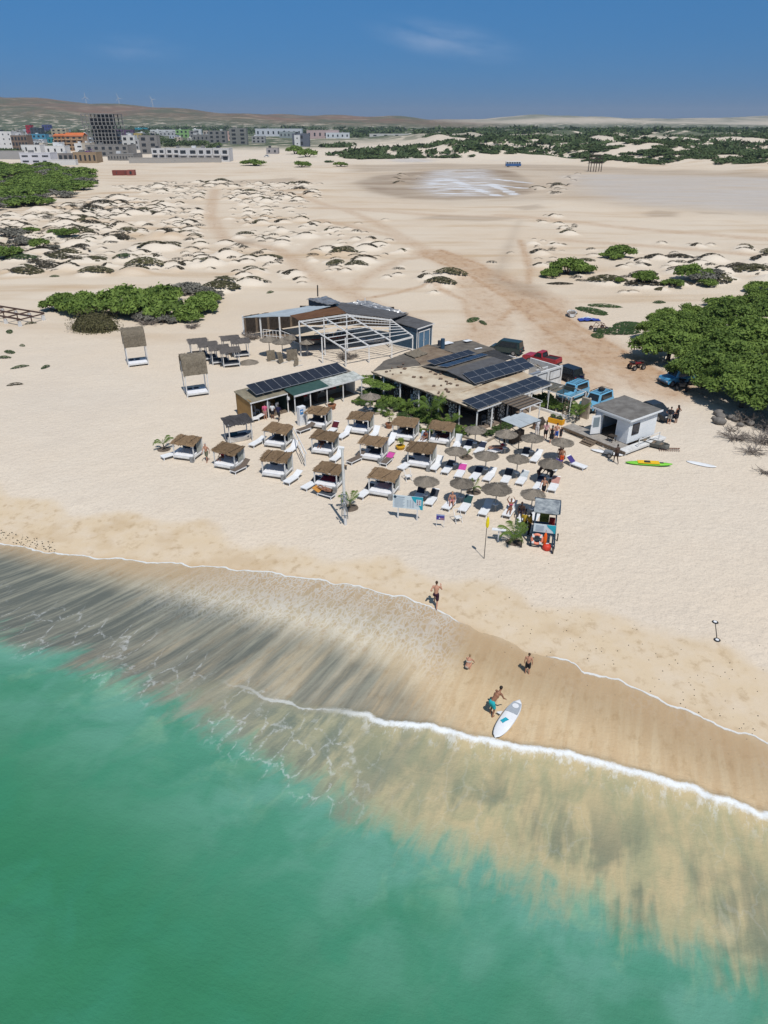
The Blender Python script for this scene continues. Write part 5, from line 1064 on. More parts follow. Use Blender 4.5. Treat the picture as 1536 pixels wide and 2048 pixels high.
# ---------------- shop row
S = Fr((-12.9, 65.2), 41.0); shop = thing('shop_row', 'long open fronted beach shop with a row of solar panels on its roof', 'shop', (0, 0, 0))
sheet('roof_sheet', shop, [S(-.1, -.1, 2.1), S(4.4, -.1, 2.1), S(4.4, 2.9, 2.5), S(-.1, 2.9, 2.5)], .09, mat('lichen_roof', (.27, .24, .17), (.17, .15, .11), .9, 1.5, .4), amp=.012)
sheet('roof_sheet', shop, [S(4.2, -1.3, 2.12), S(8.6, -1.3, 2.12), S(8.6, .45, 2.38), S(4.2, .45, 2.38)], .07, mat('green_sheet', (.025, .065, .058), (.04, .085, .075), .7, 1.5, .3), amp=.012)['label'] = 'dark green roof sheet'
sheet('roof_sheet', shop, [S(8.6, -1.3, 2.12), S(13.1, -1.3, 2.12), S(13.1, .45, 2.38), S(8.6, .45, 2.38)], .07, mat('pale_stained_sheet', (.50, .52, .49), (.22, .24, .22), .8, 1.8, .3, detail=6, lo=.4, hi=.7), amp=.015)['label'] = 'pale stained roof sheet'
sheet('roof_sheet', shop, [S(4.4, .40, 2.30), S(13.0, .40, 2.30), S(13.0, 2.9, 2.55), S(4.4, 2.9, 2.55)], .08, FELT2, amp=.01)
part_bar('fascia', shop, S(4.15, -1.34, 2.07), S(13.15, -1.34, 2.07), .06, .16); part_bar('fascia', shop, S(-.15, -.14, 2.04), S(4.2, -.14, 2.04), .05, .10)
panels(shop, (S(.9, .35, 2.45), S(12.3, .35, 2.45), S(12.3, 2.25, 3.0), S(.9, 2.25, 3.0)), 11, 1)
part_bar('panel_rail', shop, S(.9, 2.1, 2.6), S(12.3, 2.1, 2.6), .05); 
for a in (0.05, 1.9, 4.25): part_bar('post', shop, S(a, 0, -.1), S(a, 0, 2.05), .10)
for a in (4.3, 6.2, 8.3, 10.4, 12.9): part_bar('post', shop, S(a, -1.2, -.1), S(a, -1.2, 2.05), .10)
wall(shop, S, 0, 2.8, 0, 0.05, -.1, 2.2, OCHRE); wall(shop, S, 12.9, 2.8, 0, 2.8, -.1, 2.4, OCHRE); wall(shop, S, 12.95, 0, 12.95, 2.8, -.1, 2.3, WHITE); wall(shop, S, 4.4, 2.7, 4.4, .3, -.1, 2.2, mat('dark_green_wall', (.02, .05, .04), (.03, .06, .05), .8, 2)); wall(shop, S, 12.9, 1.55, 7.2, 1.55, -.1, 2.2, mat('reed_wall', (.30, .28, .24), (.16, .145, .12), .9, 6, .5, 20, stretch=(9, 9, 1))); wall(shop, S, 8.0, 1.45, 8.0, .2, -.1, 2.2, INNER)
part_slab('floor', shop, [tuple(S(.05, .1, .06)), tuple(S(12.8, .1, .06)), tuple(S(12.8, 2.7, .06)), tuple(S(.05, 2.7, .06))], .3, WOOD)
p = S(4.25, -.15, 1.55); MB().box(tuple(p), (.28, .16, .30), S.ang).build('meter_box', PLAST, shop)
pb = thing('poster_cabinet', 'white standing panel with a blue poster before the shop', 'panel', at(604, 850), R(41)); MB().box((0, 0, .95), (.75, .5, 1.95)).build('cabinet', PLAST, pb, bevel=.02); MB().box((-.12, -.26, 1.45), (.36, .01, .5)).build('poster', cloth((.05, .24, .55)), pb); MB().box((-.12, -.268, 1.5), (.22, .008, .12)).build('print', PLAST, pb)
for k, (a, c) in enumerate([(8.9, (.02, .02, .03)), (9.4, (.45, .45, .45)), (9.9, (.03, .03, .03)), (10.5, (.10, .02, .02)), (11.0, (.35, .05, .05)), (11.4, (.03, .12, .12)), (11.9, (.4, .3, .1)), (7.2, (.35, .02, .02))]):
    t = thing('hanging_garment', ['dark', 'pale grey', 'black', 'maroon', 'red', 'teal', 'sand coloured', 'bright red'][k]+' garment hanging under the shop roof', 'garment', S(a, 1.15, 0), S.ang); MB().box((0, 0, 1.2), (.42, .10, 1.0), 0, .85).build('cloth', cloth(c), t); MB().bar((-.2, 0, 1.72), (.2, 0, 1.72), .02).build('hanger', ALU, t); MB().bar((0, 0, 1.72), (0, 0, 2.1), .012).build('hook', ALU, t)
def chair(label, p, rz, m=None, g='plastic chairs in the shop'):
    t = thing('plastic_chair', label, 'chair', p, rz, g); m = m or PLAST; MB().box((0, 0, .43), (.48, .46, .05)).build('seat', m, t, bevel=.02); MB().box((0, .22, .72), (.46, .05, .52)).build('backrest', m, t, bevel=.03)
    for x in (-.21, .21):
        for y in (-.19, .19): MB().bar((x, y, .43), (x*1.1, y*1.1, 0), .045).build('leg', m, t)
for a, b in ((.8, 1.2), (1.5, 1.6), (2.9, 1.7), (3.4, 1.0)): chair('white plastic chair inside the open shop', S(a, b, .07), R(40)+a)
# ---------------- restaurant
C = Fr((8.7, 62.35), 41.3); rest = thing('restaurant', 'low rambling beach restaurant with patched tan roofs and solar arrays', 'restaurant', (0, 0, 0))
EZ = 2.35
sheet('roof_sheet', rest, [C(.0, .0, EZ), C(11.4, .0, EZ+.03), C(11.6, 4.2, EZ+.3), C(.0, 4.2, EZ+.1)], .10, TAN, amp=.02, seed=1)
sheet('roof_sheet', rest, [C(.0, 4.1, EZ+.05), C(5.2, 4.1, EZ+.35), C(5.2, 12.4, EZ+.35), C(.0, 15.3, EZ+.1)], .10, TAN, 14, .025, 2)['label'] = 'tan sand covered roof with stains'
sheet('roof_sheet', rest, [C(.05, 15.2, EZ+.06), C(4.7, 12.2, EZ+.32), C(7.6, 17.5, EZ+.3), C(3.6, 17.2, EZ+.1)], .08, FELT2, seed=3)
sheet('roof_sheet', rest, [C(4.7, 12.2, EZ+.34), C(10.7, 12.5, EZ+.34), C(11.3, 18.1, EZ+.32), C(7.5, 17.5, EZ+.32)], .08, mat('stained_roof', (.26, .205, .15), (.15, .105, .07), .95, .6, .5, 8, detail=6), seed=4)
sheet('roof_sheet', rest, [C(10.7, 11.6, EZ+.45), C(15.6, 11.4, EZ+.42), C(16.6, 16.6, EZ+.3), C(11.2, 17.8, EZ+.3)], .08, FELT2, seed=5)
sheet('roof_sheet', rest, [C(4.4, 4.2, EZ+.42), C(12.6, 4.0, EZ+.50), C(11.6, 8.3, EZ+.95), C(4.3, 8.3, EZ+.95)], .08, FELT, seed=6, amp=.012)['label'] = 'grey felt roof slope under the middle solar array'
sheet('roof_sheet', rest, [C(4.3, 8.3, EZ+.93), C(11.6, 8.3, EZ+.93), C(11.8, 12.3, EZ+.5), C(4.6, 12.3, EZ+.42)], .08, FELT2, seed=7, amp=.012)
sheet('roof_sheet', rest, [C(11.7, 7.2, EZ+.62), C(14.0, 7.4, EZ+.62), C(14.4, 10.6, EZ+.75), C(12.0, 10.3, EZ+.75)], .06, mat('black_sheet', (.03, .03, .032), (.05, .05, .05), .8, 2), seed=8)['label'] = 'black roof sheet'
panels(rest, (C(-.05, -.05, EZ+.05), C(11.1, -.05, EZ+.08), C(11.3, 2.2, EZ+.32), C(.15, 2.2, EZ+.25)), 7, 2)
panels(rest, (C(4.2, 4.2, EZ+.5), C(13.1, 3.7, EZ+.55), C(14.0, 6.2, EZ+.85), C(4.9, 6.6, EZ+.82)), 6, 2)
panels(rest, (C(5.0, 10.7, EZ+.75), C(11.3, 10.5, EZ+.85), C(11.3, 11.7, EZ+1.0), C(5.0, 12.0, EZ+.9)), 6, 1); panels(rest, (C(5.1, 9.0, EZ+.9), C(11.6, 9.0, EZ+.95), C(11.6, 10.0, EZ+.9), C(4.9, 10.2, EZ+.8)), 6, 1)
for a, b, w, d in ((12.2, 16.2, 1.5, .9), (15.0, 15.4, 1.1, .6), (13.4, 12.5, 1.2, .2)): sheet('loose_board', rest, [C(a, b, EZ+.55), C(a+w, b, EZ+.52), C(a+w, b+d, EZ+.52), C(a, b+d, EZ+.55)], .03, PLAST, 3)
sheet('loose_board', rest, [C(6.2, 15.0, EZ+.42), C(8.4, 15.2, EZ+.42), C(8.6, 17.2, EZ+.45), C(6.4, 17.0, EZ+.45)], .05, DTHATCH, 6, .05)
gq = random.Random(3)
for k in range(26):
    a, b = gq.uniform(.4, 4.5), gq.uniform(5, 14.5)
    if gq.random() < .5: b = gq.choice((6.0, 13.5))+gq.uniform(-1, 1)
    MB().box(tuple(C(a, b, EZ+.1+a*.05+.06)), (gq.uniform(.15, .4), gq.uniform(.15, .35), .14), gq.random()*3).build('roof_stone', mat('roof_stone', (.20, .13, .09), (.12, .09, .07), .9, 4), rest, bevel=.04)
for bz in (2.4, 5.2, 8.0, 10.8, 13.4, 15.0): part_bar('post', rest, C(.15, bz, -.1), C(.15, bz, EZ), .13)
for a in (.15, 2.3, 4.6, 8.2, 11.0): part_bar('post', rest, C(a, .15, -.1), C(a, .15, EZ), .13)
part_bar('eave_beam', rest, C(.05, .05, EZ-.06), C(.05, 15.2, EZ-.0), .1, .16, DARKW); part_bar('eave_beam', rest, C(.05, .02, EZ-.06), C(11.2, .02, EZ-.04), .1, .14)
for b0, b1 in ((8.4, 9.3), (11.4, 12.2), (13.6, 14.2)): wall(rest, C, .55, b1, .55, b0, -.1, EZ-.05, MOSAIC, .3, 'mosaic_pillar')
wall(rest, C, .55, 7.4, .55, 6.8, -.1, EZ-.05, MOSAIC, .3, 'mosaic_pillar'); wall(rest, C, .55, 4.2, .55, 3.4, -.1, EZ-.05, MOSAIC, .3, 'mosaic_pillar'); wall(rest, C, .58, 6.8, .58, 4.2, 1.5, EZ-.06, MOSAIC, .25, 'mosaic_lintel')
wall(rest, C, 2.4, .5, 3.1, .5, -.1, EZ-.05, MOSAIC, .3, 'mosaic_pillar'); wall(rest, C, 3.9, .5, 4.6, .5, -.1, EZ-.05, MOSAIC, .3, 'mosaic_pillar'); wall(rest, C, 3.1, .53, 3.9, .53, 1.7, EZ-.06, MOSAIC, .25, 'mosaic_lintel')
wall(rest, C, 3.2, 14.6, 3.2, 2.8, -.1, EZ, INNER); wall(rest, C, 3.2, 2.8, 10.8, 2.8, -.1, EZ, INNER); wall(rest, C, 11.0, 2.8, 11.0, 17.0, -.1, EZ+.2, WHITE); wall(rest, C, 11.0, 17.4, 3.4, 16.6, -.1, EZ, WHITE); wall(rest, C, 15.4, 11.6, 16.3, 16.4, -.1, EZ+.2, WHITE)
part_slab('floor', rest, [tuple(C(.3, .3, .12)), tuple(C(11, .3, .12)), tuple(C(11, 15, .12)), tuple(C(.3, 15, .12))], .4, mat('floor_tile', (.24, .19, .15), (.18, .14, .11), .8, 2))
for a, b in ((1.5, 4.5), (1.6, 7.5), (1.4, 10.2), (1.7, 12.6), (2.5, 1.4), (6.0, 1.4)):
    t = thing('restaurant_table', 'dark wooden table in the shade of the restaurant', 'table', C(a, b, .12), C.ang, 'tables under the restaurant roof'); MB().box((0, 0, .73), (.9, .9, .05)).build('table_top', DARKW, t)
    for x in (-.38, .38):
        for y in (-.38, .38): MB().box((x, y, .35), (.06, .06, .72)).build('leg', DARKW, t)
    for q in (-.75, .75): chair('chair at a dark table in the restaurant shade', C(a+q*.7, b+q*.75, .12), C.ang+q, GREYC if a > 1.5 else PLAST, 'chairs around the restaurant tables')
p = z8(557, 145, EZ+.3); MB().tube(p, p+V3(0, 0, 1.2), .24, .24, 12).build('chimney', cloth((.04, .09, .15)), rest); p = z8(533, 120, EZ+.3); MB().tube(p, p+V3(0, 0, .6), .22, .22, 10).build('chimney', cloth((.05, .06, .08)), rest)
# white annex wall, timber rack of loose poles
Wl, Wr = at(1050, 754, 2.35), at(1126, 731, 2.35); an = math.degrees(math.atan2(Wr.y-Wl.y, Wr.x-Wl.x)); A = Fr((Wl.x, Wl.y), an); wl_ = (Wr-Wl).length
annex = thing('white_annex', 'white walled annex with two framed panels behind the solar roofs', 'building', (0, 0, 0)); wall(annex, A, 0, 0, wl_, 0, -.1, 2.35, WHITE, .2); wall(annex, A, wl_, .2, wl_, 4.5, -.1, 2.2, WHITE, .2); wall(annex, A, wl_*.35, 3.6, 0.3, 3.6, -.1, 2.3, WHITE, .2)
for k, (a0, a1) in enumerate(((.34, .58), (.66, .95))):
    p0, p1 = A(wl_*a0, -.03, 1.15), A(wl_*a1, -.03, 1.15)
    for p, q in ((p0, p1), (p0+V3(0, 0, .95), p1+V3(0, 0, .95)), (p0, p0+V3(0, 0, .95)), (p1, p1+V3(0, 0, .95))): part_bar('panel_frame', annex, p, q, .04, .04, DARKW)
part_bar('coping', annex, A(-.1, .1, 2.42), A(wl_*.4, .1, 2.42), .3, .08, ALU)
rk = thing('pole_rack', 'flat rack of loose poles and planks behind the solar roofs', 'rack', (0, 0, 0))
for k in range(34):
    b = 4.2+8.4*gq.random(); a = 14.3+1.0*gq.random()+(12.5-b)*.02; l = gq.uniform(1.2, 2.8); th = C.ang+R(80)+gq.gauss(0, .35); p = C(a, b, EZ+.05+.15*gq.random()); d = V3(math.cos(th), math.sin(th), 0)*l/2; MB().bar(p-d, p+d, gq.uniform(.05, .14), .05).build('pole', [WOOD, mat('pale_pole', (.40, .35, .28), (.28, .24, .19), .9, 4), WHITE][k % 3 if k % 4 else 1], rk)
for b in (4.0, 7.0, 10.0, 12.6): part_bar('rack_post', rk, C(13.9, b, -.1), C(13.9, b, EZ), .1); part_bar('rack_post', rk, C(15.7, b, -.1), C(15.7, b, EZ), .1); part_bar('rack_beam', rk, C(13.8, b, EZ), C(15.8, b, EZ), .1)
# plank awning and grey sheet awning
aw = thing('plank_awning', 'weathered plank roofed awning beside the front solar array', 'awning', (0, 0, 0))
for k in range(13):
    b0 = -2.35+k*.175; MB().slab([tuple(C(3.3, b0, 2.33+k*.006)), tuple(C(6.55, b0-.05, 2.36+k*.006)), tuple(C(6.55, b0+.12, 2.365+k*.006)), tuple(C(3.3, b0+.165, 2.335+k*.006))], .03).build('plank', [DARKW, WOOD, mat('grey_plank', (.14, .12, .10), (.10, .085, .07), .9, 4, .3)][k*7 % 3], aw)
for a, b in ((3.4, -2.3), (6.4, -2.3), (6.5, -.2)): part_bar('post', aw, C(a, b, -.1), C(a, b, 2.3), .09)
part_bar('beam', aw, C(3.3, -2.36, 2.26), C(6.6, -2.36, 2.30), .07, .12); part_bar('beam', aw, C(6.6, -2.36, 2.30), C(6.6, -.1, 2.34), .07, .12)
ga = thing('grey_sheet_awning', 'awning of three pale grey sheets on thin poles', 'awning', (0, 0, 0)); GS = mat('grey_sheet', (.44, .48, .50), (.36, .40, .42), .6, 1, .2)
for a0, a1, b0, b1 in ((.1, 1.3, -5.0, -2.7), (1.42, 2.1, -5.0, -2.8), (2.16, 2.9, -5.1, -2.9)): sheet('sheet', ga, [C(a0, b0, 2.15), C(a1, b0-.05, 2.2), C(a1, b1, 2.3), C(a0, b1, 2.25)], .03, GS, 5, .012)
for a, b in ((.1, -5.0), (2.9, -5.1), (.1, -2.8), (2.9, -2.8)): part_bar('pole', ga, C(a, b, -.1), C(a, b, 2.15), .06, None, DARKW)
part_bar('beam', ga, C(0, -5.05, 2.1), C(3.0, -5.12, 2.12), .05, .07, DARKW); part_bar('beam', ga, C(0, -2.75, 2.2), C(3.0, -2.85, 2.22), .05, .07, DARKW)
MB().box(tuple(C(1.5, -3.6, .5)), (1.6, .5, 1.0), C.ang).build('counter', DARKW, ga)
# shade net frame over plants
net = thing('shade_net_frame', 'white pipe frame with dark shade net over green plants', 'pergola', (0, 0, 0)); NET = mat('shade_net', (.012, .018, .014), (.02, .03, .025), .9, 3, alpha=.55)
na, nb, ncn = z1(750, 950), z1(908, 1000), z1(585, 890); nd = (nb-na).normalized(); nn = V3(-nd.y, nd.x, 0); NF = Fr((nb.x, nb.y), math.degrees(math.atan2(nd.y, nd.x)))
for a in (-5.2, -2.6, 0):
    for b in (0, 2.6): part_bar('pipe', net, NF(a, b, -.1), NF(a, b, 2.1), .07)
for b in (0, 2.6): part_bar('pipe', net, NF(-5.2, b, 2.1), NF(0, b, 2.1), .06)
for a in (-5.2, -2.6, 0): part_bar('pipe', net, NF(a, 0, 2.1), NF(a, 2.6, 2.1), .06)
sheet('net', net, [NF(-5.2, 0, 2.12), NF(-1.2, 0, 2.12), NF(-1.0, 2.6, 2.12), NF(-5.2, 2.6, 2.12)], .008, NET, 8, .03)
part_bar('kerb', net, NF(-5.4, -.25, .10), NF(.1, -.25, .10), .22, .30, WHITE)
ld = thing('wooden_ladder', 'brown ladder leaning on the white pipe frame', 'ladder', (0, 0, 0))
for q in (-.55, -.15): part_bar('rail', ld, NF(q, -.35, 0), NF(q, -.06, 2.05), .05, None, WOOD)
for k in range(5): part_bar('rung', ld, NF(-.55, -.3+.04*k, .35+.36*k), NF(-.15, -.3+.04*k, .35+.36*k), .04, None, WOOD)
gpst = thing('gate_pillar', 'pale plastered gate pillar behind the planted frame', 'pillar', at(1168, 836), C.ang); MB().box((0, 0, 1.05), (.3, .9, 2.1)).build('shaft', mat('plaster', (.42, .36, .28), (.3, .25, .19), .9, 3, .3), gpst); MB().box((.2, -.3, 1.05), (.1, .12, 2.15)).build('corner_post', WHITE, gpst)
# ---------------- garden
gs = [Proto(make_shrub('garden_shrub', 20+i, 1.0, .9, 1700, .085, [LG, LD, leaf_mat('leaf_fresh', (.05, .09, .02), (.15, .22, .06))][i], 'garden shrub', 'shrubs of the restaurant garden', False)) for i in range(3)]
gq = random.Random(9); k = 0
for b in [1.2+.62*i for i in range(22)]:
    for a, w in ((-.9, 1.0), (-2.0, .85), (-3.0, .65)):
        if (a < -2.5 and (b < 3 or 6.5 < b < 9.2)) or (a < -1.5 and gq.random() < .3) or (b > 11.6 and a < -1.5 and gq.random() < .5): continue
        q = C(a+gq.uniform(-.35, .35), b+gq.uniform(-.3, .3)); near = a > -1.5; gs[(0, 1, 2, 1, 0)[k % 5]].put(q, k*1.1, 'green garden shrub against the restaurant posts' if near else 'low garden shrub inside the stone edging', 'shrubs against the restaurant' if near else 'low shrubs inside the edging', (w*gq.uniform(.7, 1.1), w*gq.uniform(.7, 1.1), w*gq.uniform(.6, 1.25 if near else .7))); k += 1
for a, b in ((-.4, 13.6), (-.2, 14.8), (-.3, 12.6), (.1, 15.6)): gs[0].put(C(a, b, 1.35), k, 'green climber spilling over the eave at the shop end', 'climbers over the eave', (1.2, 1.3, .55)); k += 1
for a in (.6, 2.0, 3.2): gs[1].put(C(a, -.9), k, 'dark shrub below the front solar array', 'shrubs below the front array', (.8, .7, .7)); k += 1
for a, b in ((-4.6, .8), (-3.4, 1.5), (-2.2, .9), (-1.2, 1.4), (-.4, 1.8), (-3.0, .7), (-4.2, 2.0)): gs[k % 3].put(NF(a, b), k, 'leafy plant under the shade net', 'plants under the shade net', (.9, .9, gq.uniform(.9, 1.5))); k += 1
palm('green palm bush at the corner of the white pipe frame', NF(.9, .5), .9, frs, 9, 1.15, False); palm('leaning palm beside the pale gate pillar', NF(1.2, -.6), .7, frs, 8, .9, False)
palm('feathery palm beside the mosaic pillars', C(-.8, 2.4), .7, frs, 9, 1.0, False); palm('yellowing palm by the restaurant posts', C(-1.3, 8.2), .8, frs, 7, .9, False); palm('low palm beneath the front solar corner', C(-.7, .2), .35, frs, 9, .8, False)
EDGEC = mat('edging_concrete', (.36, .31, .25), (.25, .21, .17), .9, 3, .4)
def edging(label, pts):
    t = thing('garden_edging', label, 'edging', (0, 0, 0))
    for a, b in zip(pts[:-1], pts[1:]):
        n = max(1, int((b-a).length/.8))
        for i in range(n): part_bar('kerb_stone', t, a.lerp(b, i/n)+V3(0, 0, .07), a.lerp(b, (i+.96)/n)+V3(0, 0, .07), .16, .26, EDGEC)
edging('low concrete edging along the planted garden near the shop', [at(749, 830), at(817, 815), at(822, 833)]); edging('low concrete edging below the mosaic pillars', [at(908, 868), at(964, 890), at(990, 876), at(1012, 868)])
for i in range(8):
    a, b = gq.uniform(-4, -2.5), gq.uniform(9, 13); t = thing('garden_stone', 'pale rounded stone in the planted garden', 'stone', C(a, b), i, 'stones in the garden'); m = MB(); m.ball((0, 0, .15), (.3, .22, .2), 9, 6); m.build('stone', mat('pale_stone', (.42, .38, .33), (.3, .27, .23), .9, 3, .3), t, smooth=True)
# ---------------- white hut on its deck
HF, HR, HL = at(1262, 838, 2.9), at(1321, 818, 2.9), at(1181, 815, 2.9); an = math.degrees(math.atan2(HR.y-HF.y, HR.x-HF.x)); HU = Fr((HF.x, HF.y), an); hw, hd = (HR-HF).length, abs((HL-HF).dot(HU.b))
hut = thing('white_hut', 'white wooden hut with grey felt roof and open door', 'hut', (0, 0, 0)); HW = mat('hut_white', (.77, .79, .80), (.70, .72, .73), .6, .8, .15, 10, stretch=(1, 1, 5)); z0, z1_ = .45, 2.75
wall(hut, HU, .1, .1, hw-.1, .1, z0, z1_, HW); wall(hut, HU, hw-.1, .2, hw-.1, hd-.1, z0, z1_, HW); wall(hut, HU, hw-.1, hd-.1, .1, hd-.1, z0, z1_, HW)
d0, d1 = hd*.36, hd*.76
wall(hut, HU, .1, hd-.1, .1, d1, z0, z1_, HW); wall(hut, HU, .1, d0, .1, .22, z0, z1_, HW); wall(hut, HU, .1, d1, .1, d0, 2.35, z1_, HW, .12, 'lintel'); part_slab('floor', hut, [tuple(HU(.15, .15, .5)), tuple(HU(hw-.15, .15, .5)), tuple(HU(hw-.15, hd-.15, .5)), tuple(HU(.15, hd-.15, .5))], .12, WOOD)
sheet('roof', hut, [HU(-.15, -.15, 2.82), HU(hw+.15, -.15, 2.86), HU(hw+.15, hd+.15, 3.0), HU(-.15, hd+.15, 2.96)], .09, mat('hut_roof', (.20, .19, .175), (.12, .11, .10), .9, 1.0, .5, 8, detail=6), 10, .015)
for a, b in (((-.18, -.18), (hw+.18, -.18)), ((-.18, -.18), (-.18, hd+.18))): part_bar('fascia', hut, HU(*a, 2.74), HU(*b, 2.78), .05, .17, HW)
wn1 = MB().slab([tuple(HU(hw*.16, .095, 2.15)), tuple(HU(hw*.36, .095, 2.15)), tuple(HU(hw*.36, .11, 2.15)), tuple(HU(hw*.16, .11, 2.15))], .95).build('window', PV, hut); 
for a, b, za, zb in ((.15, .37, 2.17, 2.17), (.15, .37, 1.18, 1.18), (.15, .15, 1.18, 2.17), (.37, .37, 1.18, 2.17)): part_bar('window_frame', wn1, HU(hw*a, .07, za), HU(hw*b, .07, zb), .05, .05, DARKW)
dr = V3(-.82, .57, 0); dh = HU(-.02, d1, 0); de = HU(-.95, d1+.35, 0)
door = MB().slab([tuple(dh+V3(0, 0, 2.35)), tuple(de+V3(0, 0, 2.35)), tuple(de+V3(.04, .04, 2.35)), tuple(dh+V3(.04, .04, 2.35))], 1.82).build('door', PLAST, hut); MB().slab([tuple(dh.lerp(de, .2)+V3(-.02, -.02, 2.15)), tuple(dh.lerp(de, .8)+V3(-.02, -.02, 2.15)), tuple(dh.lerp(de, .8)+V3(.06, .06, 2.15)), tuple(dh.lerp(de, .2)+V3(.06, .06, 2.15))], .95).build('pane', mat('door_glass', (.22, .27, .30), (.2, .25, .28), .1, 2, spec=.5), door); MB().tube(de.lerp(dh, .1)+V3(-.06, -.06, 1.4), de.lerp(dh, .1)+V3(.08, .08, 1.4), .03).build('handle', ALU, door)
deck = thing('hut_deck', 'grey plank deck with steps around the white hut', 'deck', (0, 0, 0))
for k in range(8): MB().slab([tuple(HU(-1.35+k*.18, -.3, .43)), tuple(HU(-1.19+k*.18, -.3, .43)), tuple(HU(-1.19+k*.18, hd+2.3, .43)), tuple(HU(-1.35+k*.18, hd+2.3, .43))], .05).build('plank', mat('deck_grey', (.40, .37, .33), (.28, .25, .22), .85, 3, .3, 20), deck)
for k in range(5): MB().slab([tuple(HU(-1.35, -.95+k*.15, .432)), tuple(HU(hw+.2, -.95+k*.15, .432)), tuple(HU(hw+.2, -.82+k*.15, .432)), tuple(HU(-1.35, -.82+k*.15, .432))], .05).build('plank', WHITE, deck)
for a, b in ((-1.3, -.9), (-1.3, 1.5), (-1.3, 3.6), (-1.3, hd+2.2), (hw*.5, -.9), (hw+.1, -.9), (-.1, hd+2.2)): part_bar('leg', deck, HU(a, b, -.2), HU(a, b, .4), .12)
part_bar('fascia', deck, HU(-1.4, -1.0, .34), HU(hw+.2, -1.0, .34), .05, .2); part_bar('fascia', deck, HU(-1.4, -1.0, .30), HU(-1.4, hd+2.3, .30), .05, .2, WOOD)
part_bar('handrail', deck, HU(.4, -.95, 1.15), HU(hw*.8, -.95, 1.15), .06)
for a in (.4, hw*.8): part_bar('rail_post', deck, HU(a, -.95, .4), HU(a, -.95, 1.15), .07)
for k in range(3): MB().slab([tuple(HU(-1.75-.28*k, hd*.55, .32-.12*k)), tuple(HU(-1.47-.28*k, hd*.55, .32-.12*k)), tuple(HU(-1.47-.28*k, hd*.85, .32-.12*k)), tuple(HU(-1.75-.28*k, hd*.85, .32-.12*k))], .05).build('step', WOOD, deck)
for bb in (.55, .85): part_bar('stringer', deck, HU(-2.3, hd*bb, -.05), HU(-1.4, hd*bb, .38), .05, .14, WOOD)
t = thing('deck_table', 'small dark table standing in the hut doorway', 'table', HU(-.45, hd*.33, .44), HU.ang); MB().box((0, 0, .55), (.6, .6, .05)).build('table_top', DARKW, t); [MB().box((x, y, .27), (.05, .05, .54)).build('leg', DARKW, t) for x in (-.25, .25) for y in (-.25, .25)]
# ================================================================ VEHICLES
GLASS = mat('car_glass', (.015, .02, .025), (.02, .026, .03), .08, 2, spec=.6); TYRE = mat('tyre', (.02, .02, .02), (.03, .03, .03), .9, 8); CHROME = mat('rim_metal', (.35, .35, .36), (.25, .25, .26), .4, 4, metal=.6); LAMP = mat('lamp_glass', (.7, .7, .68), (.6, .6, .6), .2, 3); REDL = mat('tail_lamp', (.35, .01, .01), (.25, .01, .01), .3, 3); BLACKP = mat('black_plastic', (.025, .025, .027), (.035, .035, .035), .7, 5)
def paint(name, c): return mat('paint_'+name, c, tuple(v*.9 for v in c), .28, .7, spec=.5)
def wheel(t, x, y, r=.35, w=.22):
    ty = MB().lathe([(r*.62, -w/2), (r*.95, -w/2), (r, -w*.3), (r, w*.3), (r*.95, w/2), (r*.62, w/2)], 18, (x, y, r), 'y').build('wheel', TYRE, t, smooth=True); MB().lathe([(0, -w*.42), (r*.64, -w*.42), (r*.64, w*.42), (0, w*.42)], 14, (x, y, r), 'y').build('rim', CHROME, ty)
